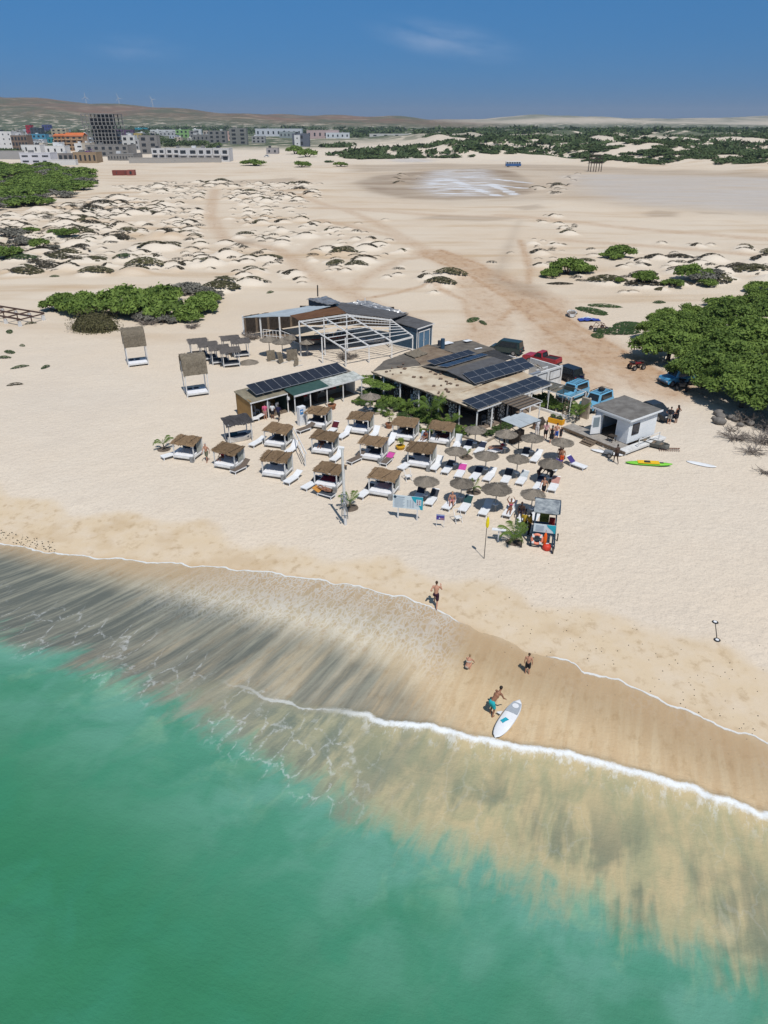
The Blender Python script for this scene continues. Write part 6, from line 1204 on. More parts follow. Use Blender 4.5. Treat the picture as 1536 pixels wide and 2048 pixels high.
def car(name, label, p, head, prof, cab, W, col, trim=None, wheels=(-1.35, 1.35), r=.35, rack=False, bed=None, spare=False):
    """prof: side outline of the lower body; cab: (x0,x1,x2,x3,z0,z1) rear base, rear top, front top, front base"""
    t = thing(name, label, 'vehicle' if 'van' in name else name.split('_')[-1], p, R(head), None, .93); m = MB(); n = len(prof); k = .93
    ring = lambda y, s: [(x, y*1.0, z if z < .75 else z) for x, z in prof]
    m.loft([[(x, -W/2*.97, max(z, .28)) for x, z in prof], [(x, -W/2, z) for x, z in prof], [(x, W/2, z) for x, z in prof], [(x, W/2*.97, max(z, .28)) for x, z in prof]]); m.build('body', col, t, bevel=.05)
    x0, x1, x2, x3, a, b = cab; iw, tw = W/2*.96, W/2*.80
    c = [(x0, -iw, a), (x3, -iw, a), (x3, iw, a), (x0, iw, a), (x1, -tw, b), (x2, -tw, b), (x2, tw, b), (x1, tw, b)]; m = MB(); m.add(c, [(3, 2, 1, 0), (4, 5, 6, 7), (0, 1, 5, 4), (1, 2, 6, 5), (2, 3, 7, 6), (3, 0, 4, 7)]); cb = m.build('cabin', col, t, bevel=.05)
    def pane(i, j, k_, l, nm, e=.012, sh=.82):
        q = [Vector(c[v]) for v in (i, j, k_, l)]; ce = sum(q, Vector())/4; nr_ = (q[1]-q[0]).cross(q[3]-q[0]).normalized(); nr_ = nr_ if nr_.dot(ce-Vector(((x0+x3)/2, 0, a))) > 0 else -nr_; q = [ce+(v-ce)*sh+nr_*e for v in q]; MB().add(q+[v-nr_*.008 for v in q], [(0, 1, 2, 3), (7, 6, 5, 4), (0, 4, 5, 1), (1, 5, 6, 2), (2, 6, 7, 3), (3, 7, 4, 0)]).build(nm, GLASS, cb)
    pane(1, 2, 6, 5, 'windscreen'); pane(0, 4, 7, 3, 'rear_window'); pane(0, 1, 5, 4, 'side_window', .012, .78); pane(3, 7, 6, 2, 'side_window', .012, .78)
    for x in wheels:
        for y in (-W/2+.08, W/2-.08): wheel(t, x, y, r)
    fx, rx_ = max(x for x, z in prof), min(x for x, z in prof)
    for y in (-W*.36, W*.36): MB().box((fx+.005, y, .72), (.06, .26, .14)).build('headlight', LAMP, t, bevel=.02); MB().box((rx_-.005, y, .78), (.05, .18, .2)).build('tail_light', REDL, t, bevel=.02); MB().box((x3-.25, y*1.42, a+.12), (.12, .14, .12)).build('mirror', trim or col, t)
    for x in (fx+.03, rx_-.03): MB().box((x, 0, .48), (.12, W*.96, .16)).build('bumper', trim or BLACKP, t, bevel=.03)
    if rack:
        rk_ = MB(); 
        for y in (-tw+.05, tw-.05): rk_.bar((x1+.05, y, b+.12), (x2-.05, y, b+.12), .04)
        for q in range(6): x = x1+.1+(x2-x1-.2)*q/5; rk_.bar((x, -tw+.05, b+.12), (x, tw-.05, b+.12), .035)
        for x in (x1+.1, x2-.1):
            for y in (-tw+.05, tw-.05): rk_.bar((x, y, b), (x, y, b+.12), .04)
        rk_.build('roof_rack', BLACKP, t)
    if bed: MB().box(((bed[0]+bed[1])/2, 0, 1.0), (bed[1]-bed[0]-.1, W*.84, .06)).build('bed_floor', BLACKP, t); [MB().box(((bed[0]+bed[1])/2, y, 1.02), (bed[1]-bed[0], .08, .22)).build('bed_side', col, t, bevel=.02) for y in (-W/2+.05, W/2-.05)]; MB().box((bed[0]+.04, 0, 1.02), (.08, W*.9, .22)).build('tailgate', col, t)
    if spare: MB().lathe([(.0, -.1), (.34, -.1), (.36, 0), (.34, .1), (0, .1)], 14, ((x1+x2)/2, 0, b+.24)).build('spare_tyre', TYRE, t)
    return t
SUV = [(-2.2, .35), (-2.25, .75), (-2.15, 1.0), (.75, 1.02), (2.0, .92), (2.25, .70), (2.2, .35)]; SUVC = (-2.1, -1.85, .35, 1.15, .98, 1.72); VANC = (-2.15, -2.0, .75, 1.5, .98, 1.85)
PICK = [(-2.5, .45), (-2.5, .92), (.9, .95), (1.1, 1.05), (2.2, .98), (2.4, .8), (2.35, .45)]; JEEP = [(-2.0, .45), (-2.05, 1.1), (.85, 1.12), (1.95, 1.06), (2.05, .8), (2.0, .45)]; JEEPC = (-2.0, -1.92, .55, .92, 1.1, 1.88); SED = [(-2.1, .32), (-2.15, .70), (-1.9, .92), (.9, .92), (1.95, .80), (2.15, .60), (2.1, .32)]; SEDC = (-1.75, -1.05, .15, 1.05, .90, 1.46)
LBLUE = paint('light_blue', (.16, .42, .62))
car('minivan', 'dark green minivan parked behind the restaurant roof', at(1012, 706), 150, SUV, VANC, 1.85, paint('dark_green', (.02, .04, .04)))
car('red_pickup', 'red pickup truck parked behind the rack of loose poles', at(1082, 727), 140, PICK, (-.55, -.35, .35, 1.0, .95, 1.65), 1.8, paint('red', (.36, .02, .035)), bed=(-2.45, -.6))
car('parked_suv', 'black SUV parked behind the white annex wall', at(1129, 757), 125, SUV, SUVC, 1.9, paint('black', (.012, .014, .018)))
car('safari_jeep', 'light blue safari jeep with roof rack beside the black SUV', at(1144, 797), 222, JEEP, JEEPC, 1.75, LBLUE, rack=True, r=.40)
car('safari_jeep', 'light blue safari jeep carrying a spare tyre on its rack', at(1191, 817), 222, JEEP, JEEPC, 1.75, LBLUE, rack=True, r=.40, spare=True)
car('parked_hatchback', 'dark grey hatchback parked behind the white hut', at(1309, 832), 296, SED, SEDC, 1.8, paint('dark_grey', (.025, .03, .038)))
car('blue_offroader', 'sky blue off-road car half hidden under the acacia', at(1352, 768), 200, JEEP, JEEPC, 1.8, paint('sky_blue', (.09, .34, .58)), rack=True, r=.40)
def quad(label, p, head, col):
    t = thing('quad_bike', label, 'quad bike', p, R(head)); MB().loft([[(x, y*w, z+y0) for y, y0 in ((-.5, 0), (-.3, .16), (.3, .16), (.5, 0), (.3, -.14), (-.3, -.14))] for x, w, z in ((-.85, .5, .75), (-.3, .55, .72), (.2, .5, .74), (.9, .7, .72))]).build('body', col, t, bevel=.03); MB().box((-.25, 0, .92), (.7, .3, .12)).build('seat', BLACKP, t, bevel=.04); MB().bar((.35, -.38, 1.08), (.35, .38, 1.08), .035).build('handlebar', BLACKP, t); MB().bar((.35, 0, 1.08), (.5, 0, .75), .05).build('steering_column', BLACKP, t)
    for x in (-.62, .62):
        for y in (-.48, .48): wheel(t, x, y, .29, .24)
        MB().box((x*1.1, 0, .93), (.5, .8, .03)).build('cargo_rack', BLACKP, t)
quad('dark red quad bike at the shadow edge of the acacias', at(1272, 738), 200, paint('dark_red', (.16, .012, .012))); quad('black quad bike in the acacia shade beside the sky blue car', at(1362, 779), 250, BLACKP); quad('royal blue quad bike behind the light blue jeeps', at(1150, 764), 160, paint('royal_blue', (.015, .03, .22)))
# ================================================================ BOARDS, BOATS
def board(name, label, p, rz, L_, w, th, top, side=None, fin=False):
    t = thing(name, label, 'board', p, rz); rings = []
    for i in range(17):
        q = -1+i/8; k = max(.02, (1-abs(q)**2.6)**.62); rk_ = .06*max(0, q)**3; rings.append([(q*L_/2, math.cos(a)*w/2*k, th/2+.02+math.sin(a)*th/2*max(.35, k)+rk_) for a in [6.283*j/10 for j in range(10)]])
    MB().loft(rings).build('hull', top, t, smooth=True); return t
p = at(1015, 1441); sp = board('paddleboard', 'white paddleboard with grey nose pad lying at the foam line', V3(p.x, p.y, p.z+.06), R(57), 3.05, .80, .13, PLAST)
def deck_pad(t, x0, x1, L_, w, z, m, name, k=.86):
    top, bot = [], []
    for i in range(9):
        x = x0+(x1-x0)*i/8; q = x/(L_/2); ww = w/2*max(.05, (1-abs(q)**2.6)**.62)*k; zz_ = z+.06*max(0, q)**3; top.append((x, ww, zz_)); bot.append((x, -ww, zz_))
    return MB().slab(top+bot[::-1], .012).build(name, m, t)
deck_pad(sp, .42, 1.22, 3.05, .80, .158, mat('grey_pad', (.36, .39, .42), (.32, .35, .38), .8, 8), 'nose_pad'); MB().lathe([(0, .158), (.17, .158), (.17, .172), (0, .172)], 18, (.95, 0, .02)).build('round_emblem', PLAST, sp); MB().slab([(-.05, .1, .170), (-.38, .24, .170), (-.50, .05, .170), (-.30, -.02, .170), (-.12, -.12, .170)], .01).build('printed_logo', cloth((.02, .38, .50)), sp); MB().slab([(.25, .40, .19), (.02, .66, .17), (-.05, .40, .19)], .02).build('fin', PLAST, sp)
p = at(1297, 930); ky = board('kayak', 'long green and yellow kayak lying on the sand before the hut', p, R(-8), 3.9, .70, .26, mat('kayak_green', (.16, .52, .04), (.2, .55, .05), .45, 2)); deck_pad(ky, -.95, .85, 3.9, .7, .285, mat('kayak_yellow', (.80, .50, .015), (.75, .45, .01), .45, 2), 'yellow_deck', .97); MB().box((-.15, 0, .32), (.55, .32, .10), 0, .8).build('seat', BLACKP, ky, bevel=.03); MB().box((1.05, 0, .275), (.3, .2, .03)).build('hatch', BLACKP, ky)
board('surfboard', 'white surfboard lying alone on the open sand', at(1402, 930), R(-32), 2.5, .68, .12, PLAST); p = at(1213, 907); board('surfboard', 'white and blue windsurf board leaning along the hut deck', V3(p.x, p.y, p.z+.02), R(-30), 2.9, .66, .14, PLAST)
t = thing('hand_cart', 'small grey two wheeled cart by the hut deck', 'cart', at(1215, 913), R(-30)); MB().box((0, 0, .42), (.7, .45, .28)).build('tub', mat('cart_grey', (.20, .22, .24), (.15, .16, .18), .6, 3), t, bevel=.03); [wheel(t, .2, y, .22, .1) for y in (-.28, .28)]; MB().bar((-.35, 0, .45), (-.9, 0, .7), .04).build('handle', ALU, t)
p = at(1304, 893); boat('upturned_boat', 'grey weathered rowing boat lying beside the hut', p, R(-38), 3.0, 1.0, .5, mat('grey_boat', (.20, .20, .185), (.12, .12, .11), .8, 2, .4), WOOD)
p = at(1338, 899); t = thing('rusty_rack', 'rust brown toothed rack lying flat beside the rowing boat', 'rack', p, R(-4)); MB().bar((-.95, 0, .12), (.95, .05, .12), .06).build('spine', mat('rust', (.17, .06, .035), (.10, .04, .025), .9, 6), t); [MB().bar((-.9+.19*i, 0, .12), (-.96+.19*i, -.55, .08), .035).build('tooth', MATS['rust'], t) for i in range(10)]
STONE = mat('grey_stone', (.22, .20, .18), (.13, .12, .11), .9, 3, .5)
for i, (px, py, s) in enumerate([(1437, 830, .55), (1440, 838, .6), (1438, 848, .65), (1462, 838, .45), (1470, 842, .4), (1428, 838, .3), (1500, 850, .5), (1480, 852, .35)]):
    t = thing('boulder', 'grey boulder in the small pile before the acacias', 'boulder', at(px, py), i*1.3, 'boulders before the acacias'); m = MB(); m.ball((0, 0, s*.45), (s, s*.8, s*.6), 9, 6); m.v = [(x*(1+.1*math.sin(9*y+i)), y*(1+.1*math.cos(7*x)), z) for x, y, z in m.v]; m.build('rock', STONE, t, smooth=True)
TWIG = mat('grey_twig', (.25, .215, .185), (.16, .135, .115), .9, 8)
def twigs(name, label, px, py, r, h, n, seed, group=None):
    g = random.Random(seed); t = thing(name, label, 'branches', at(px, py), 0, group); m = MB()
    for i in range(n):
        a = g.random()*6.283; e = V3(math.cos(a)*r*g.uniform(.4, 1), math.sin(a)*r*g.uniform(.4, 1), h*g.uniform(.15, 1)); s = V3(g.uniform(-.3, .3)*r, g.uniform(-.3, .3)*r, 0); md = s.lerp(e, .5)+V3(g.uniform(-.2, .2), g.uniform(-.2, .2), .1*h); m.path([s, md, e], [.045, .03, .012], 4)
        for _ in range(3): f = md.lerp(e, g.random()); m.tube(f, f+V3(g.uniform(-.5, .5), g.uniform(-.5, .5), g.uniform(0, .4)), .014, .006, 3, False)
    m.build('twig', TWIG, t)
for i, (px, py, r, h, n) in enumerate([(1470, 878, 2.0, .9, 40), (1520, 885, 2.2, 1.2, 50), (1490, 845, 1.6, 1.2, 36), (1535, 860, 1.6, 1.2, 30), (1463, 862, .8, .6, 10), (1505, 905, 1.8, .6, 26), (1530, 945, 1.2, .5, 14)]): twigs('dead_branches', 'tangle of dead grey branches at the foot of the acacias', px, py, r, h, n, i, 'dead branches below the acacias')
twigs('brushwood_heap', 'low heap of brown brushwood below the wide thicket', 385, 655, 1.3, .5, 60, 21); twigs('brushwood_heap', 'heap of palm straw under the bare rafters', 695, 716, 1.7, .5, 80, 22); twigs('brushwood_heap', 'straw heap lying before the pale roofed hall', 505, 677, 1.6, .7, 80, 23); twigs('dead_branches', 'grey dead twigs in front of the wide thicket', 300, 648, 2.2, .8, 60, 24)
# ================================================================ ARCHED DAYBEDS, GREY THATCH SHELTERS
def arch_bed(label, px, py, rz):
    t = thing('arched_daybed', label, 'daybed', at(px, py), R(rz), 'tall arched daybeds'); W, D = 1.15, .85
    for x in (-W, W):
        for y in (-D, D): MB().box((x, y, 1.75), (.10, .10, 3.7)).build('post', WHITE, t)
    MB().box((0, 0, .28), (2.3, 1.75, .12)).build('bed_frame', WHITE, t); MB().box((0, 0, .40), (2.15, 1.6, .14)).build('mattress', MATT, t, bevel=.04)
    for x in (-.6, .1): MB().box((x, .55, .52), (.5, .3, .14)).build('pillow', GREYC, t, bevel=.05)
    g = random.Random(px); m = MB(); n, k = 12, 10; vs = []
    for th in (0, .11):
        for i in range(k+1):
            x = -W-.12+(2*W+.24)*i/k
            for j in range(n+1): a = math.pi*j/n; r_ = D+.12-th; q = math.cos(a); vs.append((x+g.uniform(-.02, .02), r_*q, 3.35+max(0, math.sin(a))**.75*(1.15-th)+(.0 if 0 < j < n else -.95)+g.uniform(-.02, .02)))
    o = (k+1)*(n+1); ix = lambda i, j: i*(n+1)+j; fs = [(ix(i, j), ix(i+1, j), ix(i+1, j+1), ix(i, j+1)) for i in range(k) for j in range(n)]; fs += [tuple(o+q for q in reversed(f)) for f in list(fs)]
    bd = [ix(i, 0) for i in range(k)]+[ix(k, j) for j in range(n)]+[ix(k-i, n) for i in range(k)]+[ix(0, n-j) for j in range(n)]; fs += [(bd[i], o+bd[i], o+bd[(i+1) % len(bd)], bd[(i+1) % len(bd)]) for i in range(len(bd))]; m.add(vs, fs)
    for i in range(420):
        a = g.uniform(.02, math.pi-.02); x = g.uniform(-W-.1, W+.1); s = -1 if a > math.pi/2 else 1; a2 = max(0, min(math.pi, a-s*g.uniform(.15, .35))); f = lambda a_: V3(0, (D+.14)*math.cos(a_), 3.36+max(0, math.sin(a_))**.75*1.17-(.9 if a_ in (0, math.pi) else 0)); p, q = f(a)+V3(x, 0, .02), f(a2)+V3(x+g.gauss(0, .06), 0, .02+.04*g.random()); w = V3(.02, 0, 0); m.add([p-w, p+w, q+w, q-w], [(0, 1, 2, 3)])
    m.build('thatch_vault', DTHATCH, t)
    for y in (-D, D): MB().bar((-W, y, 2.45), (W, y, 2.45), .08).build('side_beam', WHITE, t)
arch_bed('tall arched thatch daybed close to the wide green thicket', 276, 729, 24); arch_bed('tall arched thatch daybed beside the grey shelters', 394, 788, 24)
def shelter(label, px, py, w, i, rz=20):
    t = thing('thatch_shelter', label, 'shelter', at(px, py), R(rz), 'grey thatched shelters'); 
    for x in (-w/2+.1, w/2-.1):
        for y in (-.85, .85): MB().box((x, y, .95), (.09, .09, 2.0)).build('post', WHITE, t)
    MB().box((0, 0, .35), (w-.1, 1.7, .12)).build('bed_frame', WHITE, t); MB().box((0, 0, .44), (w-.3, 1.5, .08)).build('mattress', GREYC, t, bevel=.03)
    thatch_roof(w+.35, 2.1, 1.95, 1.95, 380, .08, .2, 70+i, .28).build('roof', mat('grey_thatch', (.17, .155, .145), (.095, .085, .08), .95, 5, .8, 30, stretch=(1, 6, 1)), t)
for i, (px, py, w) in enumerate([(398, 712, 2.0), (418, 719, 2.0), (440, 726, 2.1), (462, 731, 2.1), (462, 706, 2.0), (482, 712, 2.0)]): shelter('grey thatched bed shelter in the front file of the cluster' if i < 4 else 'grey thatched bed shelter in the rear file of the cluster', px, py, w, i)
def fallen_cone(label, px, py, r, tilt=0):
    t = thing('fallen_thatch', label, 'thatch', at(px, py)); g = random.Random(px); m = MB(); m.lathe([(0.02, .42), (r*.4, .3), (r*.8, .12), (r, .0), (r*.9, -.02)], 22, jitter=.05)
    for i in range(160): a = g.random()*6.283; q = g.uniform(.2, .85)*r; e = min(r*1.1, q+g.uniform(.2, .45)); w = V3(-math.sin(a), math.cos(a), 0)*.02; f = lambda d: V3(d*math.cos(a), d*math.sin(a), .44*(1-d/r)+.03+.03*g.random()); p, q2 = f(q), f(e); m.add([p-w, p+w, q2+w, q2-w], [(0, 1, 2, 3)])
    m.build('straw_cone', STRAW, t)
fallen_cone('discarded straw umbrella top lying near the grey shelters', 498, 726, 1.25); 
BRU = Proto(UP[2].root)
for px, py, sc, l in [(540, 712, 1.15, 'old straw umbrella standing before the pale roofed hall'), (566, 718, 1.2, 'old straw umbrella between the leaning thatch panels'), (583, 704, 1.0, 'old straw umbrella close to the hall railing'), (615, 712, .95, 'old straw umbrella beside the corner post of the rafters')]:
    copy_tree(UP[2].root, at(px, py), px, l, 'old umbrellas before the hall', sc)
for i, (px, py, rz, w, h, l) in enumerate([(543, 722, 20, 1.0, 1.3, 'upright straw panel leaning under the old umbrellas'), (563, 727, 60, .8, 1.4, 'narrow straw panel tilted against a pole'), (585, 722, 10, 1.3, 1.4, 'broad straw panel standing by the corner post'), (592, 733, 50, .7, 1.2, 'slipping straw panel lying against the broad one')]):
    t = thing('straw_screen', l, 'screen', at(px, py), R(rz)); g = random.Random(i); m = MB(); o = (0, 0, h/2)
    m.box(o, (w, .10, h)); 
    for k in range(90): x = g.uniform(-w/2, w/2); z = g.uniform(.1, h); m.bar((x, -.07+g.random()*.03, z), (x+g.gauss(0, .05), -.09, max(0, z-.4)), .02, .02)
    b = m.build('straw', DTHATCH, t); b.rotation_euler = (R(-22 if i % 2 else -12), R([0, 14, 0, 30][i]), 0); MB().bar((-w/2, .1, 0), (w/2+.4, -.4, .12), .06).build('lath', WHITE, t)
fr_ = thing('brown_timber_frame', 'brown timber beam frame on white piers at the beach edge', 'frame', (0, 0, 0)); RB = mat('red_brown_beam', (.115, .07, .055), (.08, .05, .04), .85, 3)
fa, fb, fc, fd = at(-70, 602, 1.3), at(90, 622, 1.3), at(-80, 645, 1.3), at(55, 625, 1.3)
q = [at(88, 640), at(58, 640), at(18, 650), at(-30, 645), at(30, 625), at(0, 622)]; F2 = Fr((at(88, 641).x, at(88, 641).y), 152)
for a in (0, 3.0, 6.0, 9.0):
    for b in (0, 4.0): MB().box(tuple(F2(a, b, .4)), (.45, .45, 1.2), F2.ang, .7).build('pier', WHITE, fr_)
for b in (0, 2.0, 4.0): part_bar('beam', fr_, F2(-.3, b, 1.35), F2(9.5, b, 1.35), .16, .2, RB)
for a in (0, 3.0, 6.0, 9.0): part_bar('cross_beam', fr_, F2(a, -.3, 1.2), F2(a, 4.3, 1.2), .14, .16, RB); part_bar('stub_post', fr_, F2(a, 2, .0), F2(a, 2, 1.3), .12, None, RB)
# ================================================================ SIGNS, LIFEGUARD TOWER, SMALL THINGS
TEAL = mat('sign_teal', (.02, .36, .46), (.02, .33, .43), .5, 2); SIGNW = mat('sign_white', (.60, .68, .72), (.55, .64, .69), .5, 2); PRINT = mat('print_grey', (.30, .36, .42), (.25, .31, .38), .6, 4); NAVYP = mat('navy_paint', (.020, .055, .095), (.015, .045, .08), .5, 2, .2)
def swoosh(par, w, h, z, y, x0=.62):
    pts = [(w*x0-w/2, 0, h)]; 
    for i in range(9): q = i/8; pts.append((w*(x0+(.93-x0)*(q+.10*math.sin(q*6.283)*-1))-w/2, 0, h*(1-q)))
    pts += [(w/2, 0, 0), (w/2, 0, h)]; m = MB(); m.add([(a, y, z+c) for a, b, c in pts]+[(a, y+.01, z+c) for a, b, c in pts], [tuple(range(len(pts))), tuple(range(2*len(pts)-1, len(pts)-1, -1))]+[(i, (i+1) % len(pts), (i+1) % len(pts)+len(pts), i+len(pts)) for i in range(len(pts))]); m.build('teal_swoosh', TEAL, par)
pL, pR_ = at(796, 1037), at(834, 1041); rz = math.atan2(pR_.y-pL.y, pR_.x-pL.x)
sg_ = thing('notice_board', 'large pale blue notice board with teal corner on two white legs', 'sign', (pL+pR_)/2, rz); w = 2.25
for x in (-.72, .72): MB().bar((x, .03, -.2), (x, .03, 1.9), .09).build('leg', WHITE, sg_)
MB().box((0, 0, 1.45), (w, .035, 1.05)).build('board', SIGNW, sg_); swoosh(sg_, w, 1.05, .925, -.032)
MB().lathe([(0, 0), (.11, 0), (.11, .012), (0, .012)], 16, (-.95, -.03, 1.83), 'y').build('round_logo', NAVYP, sg_); MB().box((-.55, -.024, 1.84), (.62, .008, .06)).build('headline', PRINT, sg_)
for i in range(9): MB().box((-.62-.03*(i % 3), -.024, 1.70-.085*i), (.78-.08*(i % 3), .008, .022)).build('text_line', PRINT, sg_)
for i in range(3):
    for j in range(7): MB().box((.0+.20*i, -.024, 1.62-.09*j), (.13, .008, .03)).build('text_line', PRINT, sg_)
MB().box((.82, -.046, 1.52), (.38, .008, .48)).build('symbol_panel', SIGNW, sg_)
for i in range(2):
    for j in range(3): MB().box((.74+.16*i, -.055, 1.67-.14*j), (.09, .008, .09)).build('symbol', mat('symbol_red', (.40, .14, .12), (.2, .16, .2), .6, 3), sg_)
p = (at(873, 1053)+at(887, 1057))/2; t = thing('small_sign', 'small violet picture sign on two thin white legs', 'sign', p, R(-12))
for x in (-.27, .27): MB().bar((x, .02, -.1), (x, .02, 1.05), .035).build('leg', WHITE, t)
MB().box((0, 0, .86), (.60, .02, .44)).build('board', cloth((.08, .06, .30)), t); MB().box((0, -.014, 1.03), (.6, .008, .09)).build('header', cloth((.30, .38, .62)), t); MB().box((.12, -.014, .74), (.3, .008, .14)).build('picture', cloth((.36, .20, .26)), t); MB().slab([(-.12, -.02, .74), (-.02, -.02, .74), (-.07, -.012, .86)], .01).build('triangle', SIGNW, t)
# pole with letters B A
p = at(691, 1050); t = thing('letter_pole', 'tall white pole bearing the grey outline letters B and A', 'pole', p, R(-10)); MB().tube((0, 0, -.3), (-.1, .1, 6.0), .11, .09, 10).build('pole', WHITE, t); LETM = mat('letter_grey', (.20, .23, .25), (.15, .17, .19), .6, 4)
MB().box((-.12, .08, 6.05), (.34, .10, .10)).build('cross_arm', WHITE, t); MB().box((.14, .05, 4.6), (.10, .10, .22)).build('lamp', GREYC, t)
def letter(ch, segs, x, z, s, d=(0, -.16)):
    m = MB()
    for (x0, z0), (x1, z1q) in segs: m.bar((x+x0*s, d[1], z+z0*s), (x+x1*s, d[1], z+z1q*s), .055, .055, (0, 1, 0))
    m.build('letter_'+ch, LETM, t)
letter('b', [((0, 0), (0, 1.3)), ((0, 1.3), (.55, 1.3)), ((.55, 1.3), (.72, 1.12)), ((.72, 1.12), (.72, .85)), ((.72, .85), (.58, .68)), ((0, .68), (.58, .68)), ((.58, .68), (.74, .5)), ((.74, .5), (.74, .18)), ((.74, .18), (.56, 0)), ((.56, 0), (0, 0))], -.22, 1.85, .58)
letter('a', [((0, 0), (.06, 1.2)), ((.06, 1.2), (.36, 1.9)), ((.36, 1.9), (.68, 1.2)), ((.68, 1.2), (.72, 0)), ((.02, .42), (.70, .42))], -.22, .62, .62)
# flag
t = thing('flag_pole', 'thin dark pole with a furled yellow flag', 'flag', at(968, 1118)); MB().tube((0, 0, -.2), (.02, 0, 3.3), .028, .02, 6).build('pole', BLACKP, t); fl = MB(); fl.loft([[(.05+math.cos(a)*r_, math.sin(a)*r_*.6, z) for a in [6.283*k/8 for k in range(8)]] for z, r_ in ((3.28, .03), (3.1, .09), (2.8, .12), (2.55, .10), (2.42, .03))]); fl.build('flag', mat('flag_yellow', (.82, .66, .02), (.75, .58, .01), .8, 6), t)
# white foot shower sign / bench
t = thing('white_t_post', 'white T shaped post beside the bushy young palm', 'post', at(996, 1083), R(-10)); MB().box((0, 0, .45), (.09, .09, 1.0)).build('post', PLAST, t); MB().box((0, 0, .97), (.95, .30, .06)).build('crossboard', PLAST, t)
# lifeguard tower
p = (at(1065, 1094)+at(1106, 1072))/2; t = thing('lifeguard_tower', 'navy lifeguard tower with teal panel, life ring and orange float', 'tower', p, R(-14), None, .92); tw_, td = .78, .78
for x in (-tw_, tw_):
    for y in (-td, td): MB().bar((x*1.12, y*1.12, -.1), (x*.92, y*.92, 3.1 if y > 0 else 2.95), .10).build('post', NAVYP, t)
for z in (.35, 1.15):
    for y in (-td, td): MB().box((0, y*1.05, z), (tw_*2.1, .06, .12)).build('cross_beam', NAVYP, t)
    for x in (-tw_, tw_): MB().box((x*1.05, 0, z), (.06, td*2.1, .12)).build('cross_beam', NAVYP, t)
for k in range(8): MB().box((0, -td+.11+k*.2, 1.24), (1.7, .17, .05)).build('floor_plank', NAVYP, t)
MB().slab([(-.92, -.95, 3.0), (.92, -.95, 3.0), (.92, .95, 3.18), (-.92, .95, 3.18)], .06).build('roof', mat('worn_plastic_roof', (.40, .43, .43), (.16, .18, .20), .6, 2.2, .3, detail=6), t); MB().box((0, .97, 3.12), (1.95, .08, .14)).build('roof_trim', NAVYP, t); MB().box((.95, 0, 3.06), (.08, 1.95, .12)).build('roof_trim', NAVYP, t)
pn = MB().box((0, -td*1.0-.06, 1.62), (1.62, .04, .68)).build('sign_panel', SIGNW, t); swoosh(t, 1.62, .68, 1.28, -td*1.0-.094, .58)
for i in range(5): MB().box((-.35, -td-.098, 1.82-.1*i), (.6, .006, .02)).build('text_line', PRINT, pn)
for z in (2.0, 2.35): MB().box((0, td, z), (1.6, .05, .08)).build('rail', NAVYP, t); MB().box((tw_, 0, z), (.05, 1.6, .08)).build('rail', NAVYP, t)
MB().box((-.1, .2, 1.75), (.7, .5, .06)).build('seat', mat('olive_seat', (.20, .19, .03), (.14, .13, .02), .8, 3), t); MB().box((-.1, .45, 2.0), (.7, .06, .5)).build('seat_back', MATS['olive_seat'], t)
for k in range(5): MB().box((.72, -1.0-.12*k, 1.0-.22*k), (.06, .5, .05)).build('ladder_rung', NAVYP, t)
lr = thing('life_ring', 'pink orange life ring hung on the lifeguard tower', 'life ring', p+Matrix.Rotation(R(-14), 3, 'Z') @ V3(-.42, -1.0, .72), R(-14)); m = MB(); rings = []
for i in range(24):
    a = 6.283*i/24; rings.append([((.36+.09*math.cos(b))*math.cos(a), .09*math.sin(b), (.36+.09*math.cos(b))*math.sin(a)) for b in [6.283*k/8 for k in range(8)]])
m.loft(rings+[rings[0]], False); m.build('ring', mat('ring_orange', (.75, .27, .18), (.7, .22, .14), .5, 3), lr, smooth=True); [MB().box((.36*math.cos(a), 0, .36*math.sin(a)), (.16, .2, .16), 0).build('band', PLAST, lr) for a in (.8, 2.4, 3.9, 5.5)]
q = Matrix.Rotation(R(-14), 3, 'Z'); rf = thing('rescue_float', 'long bright orange rescue float hanging beside the life ring', 'float', p+q @ V3(.12, -1.0, .3), R(-14)); MB().loft([[(math.cos(a)*r_, math.sin(a)*r_, z) for a in [6.283*k/8 for k in range(8)]] for z, r_ in ((0, .03), (.12, .11), (.6, .13), (.85, .10), (1.0, .03))]).build('float_body', mat('float_orange', (.80, .13, .01), (.75, .1, .01), .45, 3), rf, smooth=True); MB().bar((0, 0, 1.0), (0, .05, 1.2), .03).build('strap', REDL, rf)
rg = thing('red_can', 'round red canister on the sand at the foot of the tower', 'canister', at(1093, 1099)); MB().lathe([(0, 0), (.26, 0), (.30, .1), (.30, .32), (.2, .42), (0, .44)], 16).build('can', mat('can_red', (.60, .05, .03), (.5, .04, .02), .5, 3), rg, smooth=True); MB().box((0, 0, .48), (.2, .05, .05)).build('handle', PLAST, rg)
for px, py, l in ((1042, 1095, 'short dark stake beside the young palm'), (1114, 1082, 'short dark stake in the sand right of the tower'), (1105, 1108, 'dark stake with a tyre ring below the tower')):
    s = thing('stake', l, 'stake', at(px, py)); MB().tube((0, 0, -.2), (.02, 0, .55), .05, .04, 8).build('stick', DARKW, s); MB().lathe([(.0, .54), (.06, .54), (.06, .58), (0, .58)], 8).build('cap', BLACKP, s)
sb = thing('kit_board', 'red first aid bag standing on the lifeguard tower', 'bag', p+q @ V3(.45, .3, 1.2), R(-14)); MB().box((0, 0, .3), (.4, .25, .6)).build('bag', mat('bag_red', (.32, .02, .02), (.25, .015, .015), .8, 4), sb, bevel=.05); MB().bar((-.1, 0, .62), (.1, 0, .62), .03).build('handle', BLACKP, sb)
